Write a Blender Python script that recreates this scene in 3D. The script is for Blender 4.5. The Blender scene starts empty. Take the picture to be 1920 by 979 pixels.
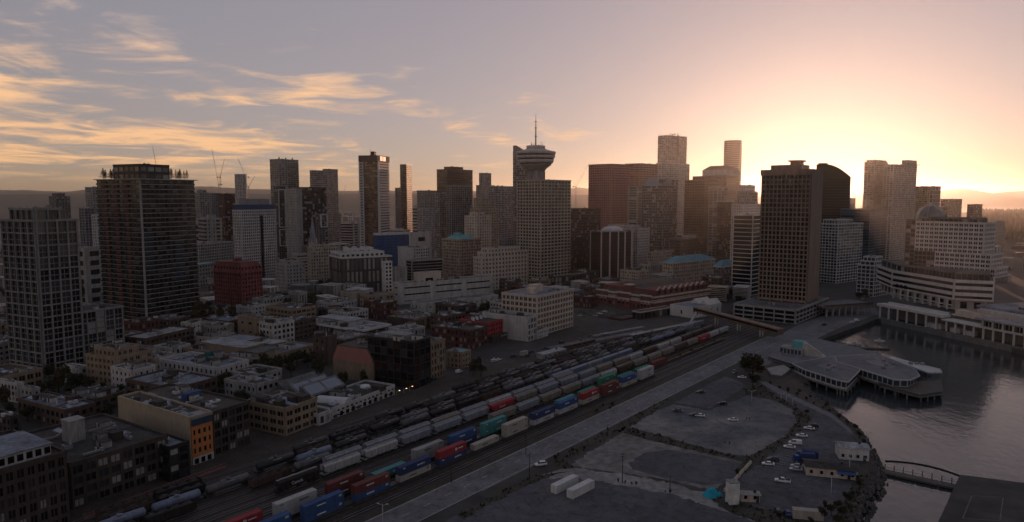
import bpy, math, random
from mathutils import Vector, Matrix
R = math.radians
rnd = random.Random(7)
scene = bpy.context.scene
COL = scene.collection

# ------------------------------------------------------------------ camera
F, YH, CAMZ = 1297.0, 370.0, 100.0            # focal length in pixels of a 1920 wide frame, horizon row, eye height
PITCH = math.atan((489.5 - YH) / F)
CP, SP = math.cos(PITCH), math.sin(PITCH)
cam_d = bpy.data.cameras.new('camera')
cam_d.sensor_width = 36.0
cam_d.lens = F / 1920 * 36.0
cam_d.clip_start = 1.0
cam_d.clip_end = 60000.0
cam = bpy.data.objects.new('camera', cam_d)
COL.objects.link(cam)
cam.location = (0, 0, CAMZ)
cam.rotation_euler = (math.pi / 2 - PITCH, 0, 0)
scene.camera = cam

# ------------------------------------------------------------------ sky, sun, exposure
SUN_AZ, SUN_EL = R(23.9), R(2.3)              # clockwise from +Y, above the horizon
world = bpy.data.worlds.new('World')
scene.world = world
world.use_nodes = True
wt = world.node_tree
wt.nodes.clear()
def wn(kind, **kw):
    n = wt.nodes.new(kind)
    for k, v in kw.items():
        setattr(n, k, v)
    return n
def wl(a, b):
    wt.links.new(a, b)
def wmath(op, a, b=None, clamp=False):
    n = wn('ShaderNodeMath', operation=op, use_clamp=clamp)
    for i, v in enumerate((a, b)):
        if v is None:
            continue
        if isinstance(v, (int, float)):
            n.inputs[i].default_value = v
        else:
            wl(v, n.inputs[i])
    return n.outputs[0]
w_out = wn('ShaderNodeOutputWorld')
w_bg = wn('ShaderNodeBackground')
sky = wn('ShaderNodeTexSky', sky_type='NISHITA')
sky.sun_disc = False
sky.sun_elevation = SUN_EL
sky.sun_rotation = SUN_AZ
sky.altitude = 100.0
sky.air_density = 1.0
sky.dust_density = 0.85
sky.ozone_density = 1.7
w_bg.inputs['Strength'].default_value = 0.15
# thin cloud deck: the view direction is projected on a level sheet, so the clouds flatten towards the horizon
tc = wn('ShaderNodeTexCoord')
sep = wn('ShaderNodeSeparateXYZ')
wl(tc.outputs['Generated'], sep.inputs[0])
dz = wmath('MAXIMUM', sep.outputs[2], 0.0)
den = wmath('ADD', dz, 0.055)
cx = wmath('DIVIDE', sep.outputs[0], den)
cy = wmath('DIVIDE', sep.outputs[1], den)
comb = wn('ShaderNodeCombineXYZ')
wl(cx, comb.inputs[0]); wl(cy, comb.inputs[1])
def wnoise(scale, detail, rough, dist, sx=1.0, sy=1.0, off=(0, 0, 0)):
    mp = wn('ShaderNodeMapping')
    mp.inputs['Scale'].default_value = (sx, sy, 1)
    mp.inputs['Location'].default_value = off
    wl(comb.outputs[0], mp.inputs['Vector'])
    n = wn('ShaderNodeTexNoise')
    n.inputs['Scale'].default_value = scale
    n.inputs['Detail'].default_value = detail
    n.inputs['Roughness'].default_value = rough
    n.inputs['Distortion'].default_value = dist
    wl(mp.outputs[0], n.inputs['Vector'])
    return n.outputs['Fac']
big = wnoise(0.62, 3, 0.5, 0.4, 1.0, 0.8, (0.4, 7.3, 0))
fine = wnoise(1.5, 9, 0.58, 0.8, 1.0, 0.85, (5.7, 8.1, 0))
wisps = wnoise(3.6, 8, 0.6, 1.6, 0.6, 1.9, (2.4, 9.3, 0))
s1 = wmath('ADD', wmath('MULTIPLY', big, 0.85), wmath('MULTIPLY', fine, 0.95))
s1 = wmath('ADD', s1, wmath('MULTIPLY', wisps, 0.22))
# a cloud field that thins out towards the sun's side of the sky
side = wmath('DIVIDE', sep.outputs[0], wmath('MAXIMUM', sep.outputs[1], 0.2))
east = wn('ShaderNodeMapRange', interpolation_type='SMOOTHSTEP')
east.inputs['From Min'].default_value = -0.75
east.inputs['From Max'].default_value = 0.62
east.inputs['To Min'].default_value = -0.07
east.inputs['To Max'].default_value = 0.33
wl(side, east.inputs['Value'])
high = wn('ShaderNodeMapRange', interpolation_type='SMOOTHSTEP')
high.inputs['From Min'].default_value = 0.12
high.inputs['From Max'].default_value = 0.29
high.inputs['To Min'].default_value = 0.0
high.inputs['To Max'].default_value = 0.34
wl(sep.outputs[2], high.inputs['Value'])
s2 = wmath('SUBTRACT', wmath('SUBTRACT', s1, east.outputs[0]), high.outputs[0])
cover = wn('ShaderNodeMapRange', interpolation_type='SMOOTHSTEP')
cover.inputs['From Min'].default_value = 0.92
cover.inputs['From Max'].default_value = 1.24
wl(s2, cover.inputs['Value'])
low = wn('ShaderNodeMapRange', interpolation_type='SMOOTHSTEP')
low.inputs['From Min'].default_value = 0.01
low.inputs['From Max'].default_value = 0.05
wl(sep.outputs[2], low.inputs['Value'])
fac = wmath('MULTIPLY', wmath('MULTIPLY', cover.outputs[0], low.outputs[0]), 0.8)
# cloud light: sky light behind, warmed where the low sun reaches the thin edges
ramp = wn('ShaderNodeValToRGB')
ramp.color_ramp.elements[0].position = 0.0
ramp.color_ramp.elements[0].color = (1.0, 0.54, 0.24, 1)
ramp.color_ramp.elements[1].position = 0.26
ramp.color_ramp.elements[1].color = (0.68, 0.52, 0.47, 1)
e = ramp.color_ramp.elements.new(0.15); e.color = (1.0, 0.58, 0.29, 1)
wl(sep.outputs[2], ramp.inputs[0])
cl = wn('ShaderNodeMixRGB', blend_type='MULTIPLY')
cl.inputs[0].default_value = 1.0
CLOUD_GAIN = cl.inputs[2]
CLOUD_GAIN.default_value = (4.2, 4.2, 4.2, 1)
wl(ramp.outputs[0], cl.inputs[1])
hs = wn('ShaderNodeHueSaturation')
hs.inputs['Saturation'].default_value = 0.80
gm = wn('ShaderNodeGamma')
gm.inputs['Gamma'].default_value = 0.40
air = wn('ShaderNodeMixRGB', blend_type='MULTIPLY')
air.inputs[0].default_value = 1.0
air.inputs[2].default_value = (1.20, 0.76, 1.02, 1)
wl(sky.outputs[0], air.inputs[1])
wl(air.outputs[0], gm.inputs['Color'])
wl(gm.outputs[0], hs.inputs['Color'])
mx = wn('ShaderNodeMixRGB')
wl(fac, mx.inputs[0]); wl(hs.outputs[0], mx.inputs[1]); wl(cl.outputs[0], mx.inputs[2])
wl(mx.outputs[0], w_bg.inputs['Color'])
wl(w_bg.outputs[0], w_out.inputs['Surface'])

sun_d = bpy.data.lights.new('sun', 'SUN')
sun_d.energy = 2.0
sun_d.angle = R(0.53)
sun_d.color = (1.0, 0.54, 0.33)
sun = bpy.data.objects.new('sun', sun_d)
COL.objects.link(sun)
sun.location = (300, 600, 400)
SUNV = Vector((math.sin(SUN_AZ) * math.cos(SUN_EL), math.cos(SUN_AZ) * math.cos(SUN_EL), math.sin(SUN_EL)))
sun.rotation_euler = SUNV.to_track_quat('Z', 'Y').to_euler()

vs = scene.view_settings
vs.view_transform = 'Standard'
vs.look = 'None'
vs.gamma = 1.0
vs.use_curve_mapping = False
vs.exposure = 0.85
cy_ = scene.cycles
cy_.use_denoising = True
cy_.max_bounces = 6
cy_.diffuse_bounces = 2
cy_.glossy_bounces = 3
cy_.volume_bounces = 0
cy_.transparent_max_bounces = 6
cy_.caustics_reflective = False
cy_.caustics_refractive = False
cy_.sample_clamp_indirect = 4.0

# ------------------------------------------------------------------ pixel <-> place
def ray(px, py):
    a = (px - 960) / F
    b = (489.5 - py) / F
    return (a, CP + b * SP, -SP + b * CP)
def P(px, py, z=0.0):
    d = ray(px, py)
    t = (z - CAMZ) / d[2]
    return (d[0] * t, d[1] * t)
def P3(px, py, z=0.0):
    x, y = P(px, py, z)
    return (x, y, z)
def K(px, py):
    d = ray(px, py)
    return d[0] / d[1]
def zat(px, py, D):
    d = ray(px, py)
    return CAMZ + D * d[2] / d[1]
def depth(py, z=0.0):
    return P(960, py, z)[1]
# ------------------------------------------------------------------ materials
def M(name, rgb, rough=0.85, var=0.28, scale=0.25, metal=0.0, spec=0.35, streak=False, bump=0.0, bscale=None, fine=True):
    m = bpy.data.materials.new(name)
    m.use_nodes = True
    nt = m.node_tree
    b = nt.nodes['Principled BSDF']
    b.inputs['Roughness'].default_value = rough
    b.inputs['Metallic'].default_value = metal
    b.inputs['Specular IOR Level'].default_value = spec
    geo = nt.nodes.new('ShaderNodeNewGeometry')
    mp = nt.nodes.new('ShaderNodeMapping')
    mp.inputs['Scale'].default_value = (1, 1, 0.16) if streak else (1, 1, 1)
    nt.links.new(geo.outputs['Position'], mp.inputs['Vector'])
    n = nt.nodes.new('ShaderNodeTexNoise')
    n.inputs['Scale'].default_value = scale
    n.inputs['Detail'].default_value = 7
    n.inputs['Roughness'].default_value = 0.65
    nt.links.new(mp.outputs[0], n.inputs['Vector'])
    r = nt.nodes.new('ShaderNodeValToRGB')
    r.color_ramp.elements[0].position = 0.3
    r.color_ramp.elements[1].position = 0.7
    lo, hi = 1 - var, 1 + var
    r.color_ramp.elements[0].color = (rgb[0] * lo, rgb[1] * lo, rgb[2] * lo, 1)
    r.color_ramp.elements[1].color = (min(1, rgb[0] * hi), min(1, rgb[1] * hi), min(1, rgb[2] * hi), 1)
    nt.links.new(n.outputs['Fac'], r.inputs[0])
    g2 = nt.nodes.new('ShaderNodeTexNoise')
    g2.inputs['Scale'].default_value = scale * 7 if not streak else 1.6
    g2.inputs['Detail'].default_value = 5
    nt.links.new(mp.outputs[0], g2.inputs['Vector'])
    r2 = nt.nodes.new('ShaderNodeMapRange')
    r2.inputs['From Min'].default_value = 0.35; r2.inputs['From Max'].default_value = 0.65
    r2.inputs['To Min'].default_value = 1 - var * 0.9; r2.inputs['To Max'].default_value = 1 + var * 0.45
    nt.links.new(g2.outputs['Fac'], r2.inputs['Value'])
    mm = nt.nodes.new('ShaderNodeMixRGB'); mm.blend_type = 'MULTIPLY'; mm.inputs[0].default_value = 1.0
    nt.links.new(r.outputs[0], mm.inputs[1]); nt.links.new(r2.outputs[0], mm.inputs[2])
    nt.links.new(mm.outputs[0], b.inputs['Base Color'])
    if bump:
        n2 = nt.nodes.new('ShaderNodeTexNoise')
        n2.inputs['Scale'].default_value = bscale or scale * 8
        n2.inputs['Detail'].default_value = 4
        nt.links.new(geo.outputs['Position'], n2.inputs['Vector'])
        bp = nt.nodes.new('ShaderNodeBump')
        bp.inputs['Strength'].default_value = bump
        bp.inputs['Distance'].default_value = 0.3
        nt.links.new(n2.outputs['Fac'], bp.inputs['Height'])
        nt.links.new(bp.outputs[0], b.inputs['Normal'])
    return m
def G(name, rgb, rough=0.12, ior=1.6, wav=0.04, metal=0.0):
    m = bpy.data.materials.new(name)
    m.use_nodes = True
    nt = m.node_tree
    b = nt.nodes['Principled BSDF']
    b.inputs['Base Color'].default_value = (*rgb, 1)
    b.inputs['Roughness'].default_value = rough
    b.inputs['IOR'].default_value = ior
    b.inputs['Metallic'].default_value = metal
    geo = nt.nodes.new('ShaderNodeNewGeometry')
    n = nt.nodes.new('ShaderNodeTexNoise')
    n.inputs['Scale'].default_value = 0.35
    n.inputs['Detail'].default_value = 2
    nt.links.new(geo.outputs['Position'], n.inputs['Vector'])
    bp = nt.nodes.new('ShaderNodeBump')
    bp.inputs['Strength'].default_value = wav
    bp.inputs['Distance'].default_value = 1.0
    nt.links.new(n.outputs['Fac'], bp.inputs['Height'])
    nt.links.new(bp.outputs[0], b.inputs['Normal'])
    return m
MAT = {}
def mk(key, *a, **k):
    MAT[key] = M(key, *a, **k)
def mg(key, *a, **k):
    MAT[key] = G(key, *a, **k)
mk('concrete', (0.27, 0.26, 0.245), streak=True)
mk('pale_concrete', (0.40, 0.38, 0.35), streak=True)
mk('white_concrete', (0.56, 0.54, 0.51), streak=True, var=0.15)
mk('white_paint', (0.50, 0.485, 0.465), streak=True, var=0.15)
mk('white_wall', (0.40, 0.385, 0.37), streak=True, var=0.22)
mk('tan_concrete', (0.225, 0.165, 0.125), streak=True, var=0.2)
mk('lattice_concrete', (0.20, 0.195, 0.19), streak=True)
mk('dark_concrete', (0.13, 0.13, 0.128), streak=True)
mk('grey_panel', (0.20, 0.205, 0.21), streak=True, var=0.18)
mk('beige_stone', (0.34, 0.30, 0.245), streak=True)
mk('cream_stone', (0.46, 0.395, 0.33), streak=True, var=0.18)
mk('tan_stone', (0.31, 0.255, 0.20), streak=True)
mk('pink_granite', (0.36, 0.165, 0.135), streak=True, var=0.15)
mk('brown_panel', (0.13, 0.085, 0.065), streak=True)
mk('red_brick', (0.15, 0.05, 0.042), streak=True, var=0.35)
mk('bright_red_paint', (0.33, 0.035, 0.045), streak=True, var=0.3)
mk('dark_red_brick', (0.095, 0.036, 0.032), streak=True, var=0.35)
mk('rose_brick', (0.19, 0.05, 0.052), streak=True, var=0.4)
mk('brown_brick', (0.085, 0.058, 0.045), streak=True, var=0.35)
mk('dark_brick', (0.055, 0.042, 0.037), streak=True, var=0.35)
mk('tan_brick', (0.20, 0.15, 0.10), streak=True, var=0.25)
mk('buff_brick', (0.24, 0.18, 0.125), streak=True, var=0.2)
mk('buff_render', (0.33, 0.265, 0.19), streak=True, var=0.16, scale=0.12)
mk('orange_paint', (0.42, 0.16, 0.055), streak=True, var=0.15)
mk('pink_metal', (0.27, 0.12, 0.105), var=0.12)
mk('blue_cladding', (0.02, 0.075, 0.20), var=0.35, streak=True)
mk('blue_mesh', (0.025, 0.05, 0.12), var=0.3)
mk('copper_green', (0.12, 0.32, 0.34), var=0.25, scale=0.12)
mk('copper_blue', (0.11, 0.26, 0.33), var=0.25, scale=0.12)
mk('teal_panel', (0.012, 0.11, 0.115), var=0.2)
mk('turquoise_roof', (0.10, 0.33, 0.34), var=0.15)
mk('black_metal', (0.018, 0.018, 0.02), rough=0.5, var=0.3)
mk('dark_metal', (0.04, 0.04, 0.043), rough=0.5, var=0.3)
mk('grey_metal', (0.20, 0.20, 0.205), rough=0.45, var=0.2)
mk('light_metal', (0.42, 0.42, 0.42), rough=0.4, var=0.15)
mk('roof_dark', (0.045, 0.041, 0.04), var=0.45, scale=0.12)
mk('roof_brown', (0.068, 0.056, 0.048), var=0.4, scale=0.12)
mk('roof_grey', (0.12, 0.118, 0.118), var=0.35, scale=0.12)
mk('roof_light', (0.27, 0.275, 0.29), var=0.35, scale=0.10)
mk('roof_bluegrey', (0.17, 0.19, 0.23), var=0.3, scale=0.1)
mk('terminal_roof', (0.085, 0.092, 0.115), rough=0.5, var=0.3, scale=0.15)
mk('plaza_paving', (0.15, 0.15, 0.157), var=0.25, scale=0.3)
mk('asphalt', (0.082, 0.084, 0.094), var=0.26, scale=0.05, bump=0.15, bscale=3)
mk('road_asphalt', (0.145, 0.142, 0.148), var=0.2, scale=0.08, bump=0.1, bscale=3)
mk('street_asphalt', (0.05, 0.048, 0.048), var=0.25, scale=0.06)
mk('town_ground', (0.042, 0.040, 0.038), var=0.4, scale=0.02)
mk('ballast', (0.052, 0.043, 0.037), var=0.45, scale=0.12, bump=0.5, bscale=4)
mk('ballast_dark', (0.030, 0.026, 0.024), var=0.4, scale=0.3, bump=0.5, bscale=4)
mk('rail_steel', (0.34, 0.32, 0.30), rough=0.4, metal=0.7, var=0.2)
mk('gravel', (0.165, 0.155, 0.146), var=0.42, scale=0.045, bump=0.4, bscale=2)
mk('gravel_pale', (0.22, 0.21, 0.20), var=0.34, scale=0.06, bump=0.3, bscale=2)
mk('mud', (0.065, 0.052, 0.042), var=0.35, scale=0.08, bump=0.5, bscale=1.2)
mk('verge', (0.045, 0.041, 0.030), var=0.5, scale=0.15, bump=0.8, bscale=1.5)
mk('rock', (0.09, 0.082, 0.075), var=0.5, scale=0.5)
mk('paint_white', (0.55, 0.55, 0.53), var=0.25, scale=0.5)
mk('paint_yellow', (0.5, 0.33, 0.04), var=0.2)
mk('bark', (0.045, 0.034, 0.026), var=0.3)
mk('leaf_dark', (0.026, 0.032, 0.016), var=0.4, scale=0.3)
mk('leaf_mid', (0.042, 0.045, 0.02), var=0.4, scale=0.3)
mk('leaf_brown', (0.07, 0.045, 0.022), var=0.4, scale=0.3)
mk('hill', (0.035, 0.045, 0.035), var=0.3, scale=0.002)
mk('wood_deck', (0.09, 0.078, 0.068), var=0.3, scale=0.3)
mk('hopper_grey', (0.20, 0.21, 0.235), streak=True, var=0.22, scale=0.5)
mk('hopper_tan', (0.19, 0.165, 0.135), streak=True, var=0.25, scale=0.5)
mk('hopper_white', (0.34, 0.33, 0.315), streak=True, var=0.22, scale=0.5)
mk('hopper_brown', (0.075, 0.045, 0.035), streak=True, var=0.3, scale=0.5)
mk('hopper_red', (0.33, 0.035, 0.045), streak=True, var=0.2, scale=0.5)
mk('hopper_black', (0.022, 0.018, 0.017), streak=True, var=0.3, scale=0.5)
mk('tank_black', (0.028, 0.027, 0.028), rough=0.5, streak=True, var=0.35, scale=0.5)
mk('tank_grey', (0.085, 0.085, 0.09), rough=0.55, streak=True, var=0.3, scale=0.5)
mk('tank_blue', (0.13, 0.16, 0.23), rough=0.5, streak=True, var=0.2, scale=0.5)
mk('box_maroon', (0.13, 0.036, 0.034), var=0.2, streak=True)
mk('box_red', (0.26, 0.035, 0.04), var=0.2, streak=True)
mk('box_blue', (0.03, 0.075, 0.19), var=0.2, streak=True)
mk('box_navy', (0.028, 0.045, 0.12), var=0.2, streak=True)
mk('box_teal', (0.06, 0.22, 0.22), var=0.2, streak=True)
mk('box_green', (0.03, 0.18, 0.115), var=0.2, streak=True)
mk('box_white', (0.36, 0.36, 0.355), var=0.15, streak=True)
mk('box_cream', (0.33, 0.305, 0.265), var=0.15, streak=True)
mk('box_grey', (0.26, 0.26, 0.255), var=0.2, streak=True)
mk('cyan_tarp', (0.02, 0.30, 0.42), var=0.2)
mk('trailer_white', (0.52, 0.52, 0.51), var=0.15, streak=True)
mk('car_white', (0.65, 0.65, 0.65), rough=0.3, var=0.04)
mk('car_silver', (0.36, 0.37, 0.38), rough=0.3, var=0.04)
mk('car_black', (0.015, 0.015, 0.017), rough=0.25, var=0.1)
mk('car_blue', (0.015, 0.05, 0.20), rough=0.3, var=0.1)
mk('car_dark', (0.05, 0.052, 0.058), rough=0.3, var=0.1)
mk('rubber', (0.014, 0.014, 0.014), rough=0.9, var=0.2)
mk('sign_red', (0.62, 0.03, 0.025), rough=0.4, var=0.05)
mk('blind', (0.24, 0.23, 0.21), rough=0.5, var=0.3, spec=0.6)
mk('cream_trim', (0.42, 0.37, 0.32), streak=True, var=0.2)
mk('fabric_white', (0.56, 0.56, 0.55), var=0.1)
mg('glass_dark', (0.012, 0.013, 0.015), ior=1.5)
mg('glass_grey', (0.03, 0.033, 0.037), ior=1.7)
mg('glass_mid', (0.07, 0.075, 0.085), ior=1.7, rough=0.2)
mg('glass_blue', (0.022, 0.045, 0.075), ior=1.9)
mg('glass_teal', (0.03, 0.05, 0.052), ior=1.8)
mg('glass_bronze', (0.06, 0.028, 0.016), ior=1.9)
mg('glass_brown', (0.03, 0.018, 0.014), ior=1.6)
mg('glass_pale', (0.16, 0.165, 0.17), ior=1.9, rough=0.18)
mg('glass_black', (0.006, 0.006, 0.007), ior=1.45)
mg('glass_gold', (0.20, 0.10, 0.03), ior=2.2, rough=0.16)
mg('skylight', (0.10, 0.13, 0.17), ior=1.8, rough=0.2)
for key, rgb, s in (('lamp_warm', (1.0, 0.62, 0.28), 1.6), ('lamp_white', (1.0, 0.86, 0.66), 1.2)):
    m = bpy.data.materials.new(key); m.use_nodes = True
    b = m.node_tree.nodes['Principled BSDF']
    b.inputs['Base Color'].default_value = (0.3, 0.3, 0.28, 1)
    b.inputs['Emission Color'].default_value = (*rgb, 1)
    b.inputs['Emission Strength'].default_value = s
    MAT[key] = m
# water: a dark body under a rippled skin
m = bpy.data.materials.new('water'); m.use_nodes = True
nt = m.node_tree; b = nt.nodes['Principled BSDF']
b.inputs['Base Color'].default_value = (0.03, 0.037, 0.042, 1)
b.inputs['Roughness'].default_value = 0.07
b.inputs['IOR'].default_value = 1.48
geo = nt.nodes.new('ShaderNodeNewGeometry')
hgt = None
for sc, det, st, wgt in ((0.10, 3, (1, 0.55, 1), 1.0), (0.45, 3, (1, 0.5, 1), 0.5), (1.6, 2, (1, 0.6, 1), 0.16)):
    mp = nt.nodes.new('ShaderNodeMapping'); mp.inputs['Scale'].default_value = st
    mp.inputs['Rotation'].default_value = (0, 0, 0.5)
    nt.links.new(geo.outputs['Position'], mp.inputs[0])
    n = nt.nodes.new('ShaderNodeTexNoise'); n.inputs['Scale'].default_value = sc; n.inputs['Detail'].default_value = det
    n.inputs['Distortion'].default_value = 0.6
    nt.links.new(mp.outputs[0], n.inputs['Vector'])
    mu = nt.nodes.new('ShaderNodeMath'); mu.operation = 'MULTIPLY'; mu.inputs[1].default_value = wgt
    nt.links.new(n.outputs['Fac'], mu.inputs[0])
    if hgt is None:
        hgt = mu.outputs[0]
    else:
        ad = nt.nodes.new('ShaderNodeMath'); ad.operation = 'ADD'
        nt.links.new(hgt, ad.inputs[0]); nt.links.new(mu.outputs[0], ad.inputs[1]); hgt = ad.outputs[0]
bp = nt.nodes.new('ShaderNodeBump'); bp.inputs['Strength'].default_value = 0.14; bp.inputs['Distance'].default_value = 1.4
nt.links.new(hgt, bp.inputs['Height']); nt.links.new(bp.outputs[0], b.inputs['Normal'])
MAT['water'] = m
# lot surface: worn asphalt with pale gravel coming through in patches
def patchy(key, a, c, scale, lo, hi):
    m = M(key, a, var=0.2, scale=0.4, bump=0.3, bscale=2)
    nt = m.node_tree; b = nt.nodes['Principled BSDF']
    geo = nt.nodes.new('ShaderNodeNewGeometry')
    n = nt.nodes.new('ShaderNodeTexNoise'); n.inputs['Scale'].default_value = scale; n.inputs['Detail'].default_value = 9
    n.inputs['Roughness'].default_value = 0.62; n.inputs['Distortion'].default_value = 0.8
    nt.links.new(geo.outputs['Position'], n.inputs['Vector'])
    r = nt.nodes.new('ShaderNodeValToRGB'); r.color_ramp.elements[0].position = lo; r.color_ramp.elements[1].position = hi
    nt.links.new(n.outputs['Fac'], r.inputs[0])
    old = b.inputs['Base Color'].links[0].from_socket
    mx = nt.nodes.new('ShaderNodeMixRGB'); mx.inputs[2].default_value = (*c, 1)
    nt.links.new(r.outputs[0], mx.inputs[0]); nt.links.new(old, mx.inputs[1]); nt.links.new(mx.outputs[0], b.inputs['Base Color'])
    MAT[key] = m
patchy('lot_worn', (0.095, 0.10, 0.115), (0.20, 0.19, 0.178), 0.03, 0.42, 0.60)
patchy('lot_dark', (0.075, 0.077, 0.088), (0.14, 0.134, 0.128), 0.03, 0.50, 0.74)

def cracked(key, scale=0.16, width=0.022, dark=0.45):
    m = MAT[key]; nt = m.node_tree; b = nt.nodes['Principled BSDF']
    geo = nt.nodes.new('ShaderNodeNewGeometry')
    nz = nt.nodes.new('ShaderNodeTexNoise'); nz.inputs['Scale'].default_value = 0.5; nz.inputs['Detail'].default_value = 4
    nt.links.new(geo.outputs['Position'], nz.inputs['Vector'])
    ad = nt.nodes.new('ShaderNodeVectorMath'); ad.operation = 'MULTIPLY_ADD'
    nt.links.new(nz.outputs['Color'], ad.inputs[0]); ad.inputs[1].default_value = (4, 4, 0); nt.links.new(geo.outputs['Position'], ad.inputs[2])
    vo = nt.nodes.new('ShaderNodeTexVoronoi'); vo.feature = 'DISTANCE_TO_EDGE'; vo.inputs['Scale'].default_value = scale
    nt.links.new(ad.outputs[0], vo.inputs['Vector'])
    mr = nt.nodes.new('ShaderNodeMapRange'); mr.inputs['From Max'].default_value = width; mr.inputs['To Min'].default_value = dark; mr.inputs['To Max'].default_value = 1.0
    nt.links.new(vo.outputs['Distance'], mr.inputs['Value'])
    # oil stains and patched squares
    st = nt.nodes.new('ShaderNodeTexNoise'); st.inputs['Scale'].default_value = 0.22; st.inputs['Detail'].default_value = 6; st.inputs['Roughness'].default_value = 0.7
    nt.links.new(geo.outputs['Position'], st.inputs['Vector'])
    sr = nt.nodes.new('ShaderNodeMapRange'); sr.inputs['From Min'].default_value = 0.36; sr.inputs['From Max'].default_value = 0.5; sr.inputs['To Min'].default_value = 0.62; sr.inputs['To Max'].default_value = 1.0
    nt.links.new(st.outputs['Fac'], sr.inputs['Value'])
    pv = nt.nodes.new('ShaderNodeTexVoronoi'); pv.distance = 'CHEBYCHEV'; pv.inputs['Scale'].default_value = 0.07
    rt = nt.nodes.new('ShaderNodeMapping'); rt.inputs['Rotation'].default_value = (0, 0, 0.68)
    nt.links.new(geo.outputs['Position'], rt.inputs[0]); nt.links.new(rt.outputs[0], pv.inputs['Vector'])
    sp = nt.nodes.new('ShaderNodeSeparateXYZ'); nt.links.new(pv.outputs['Color'], sp.inputs[0])
    pr = nt.nodes.new('ShaderNodeMapRange'); pr.inputs['To Min'].default_value = 0.84; pr.inputs['To Max'].default_value = 1.14
    nt.links.new(sp.outputs[0], pr.inputs['Value'])
    cur = b.inputs['Base Color'].links[0].from_socket
    for q in (mr, sr, pr):
        mx = nt.nodes.new('ShaderNodeMixRGB'); mx.blend_type = 'MULTIPLY'; mx.inputs[0].default_value = 1.0
        nt.links.new(cur, mx.inputs[1]); nt.links.new(q.outputs[0], mx.inputs[2]); cur = mx.outputs[0]
    nt.links.new(cur, b.inputs['Base Color'])
for k_ in ('asphalt', 'lot_dark', 'lot_worn', 'road_asphalt', 'street_asphalt'):
    cracked(k_)
for k_ in ('roof_dark', 'roof_brown', 'roof_grey', 'roof_light', 'roof_bluegrey'):
    cracked(k_, 0.22, 0.012, 0.7)

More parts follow.
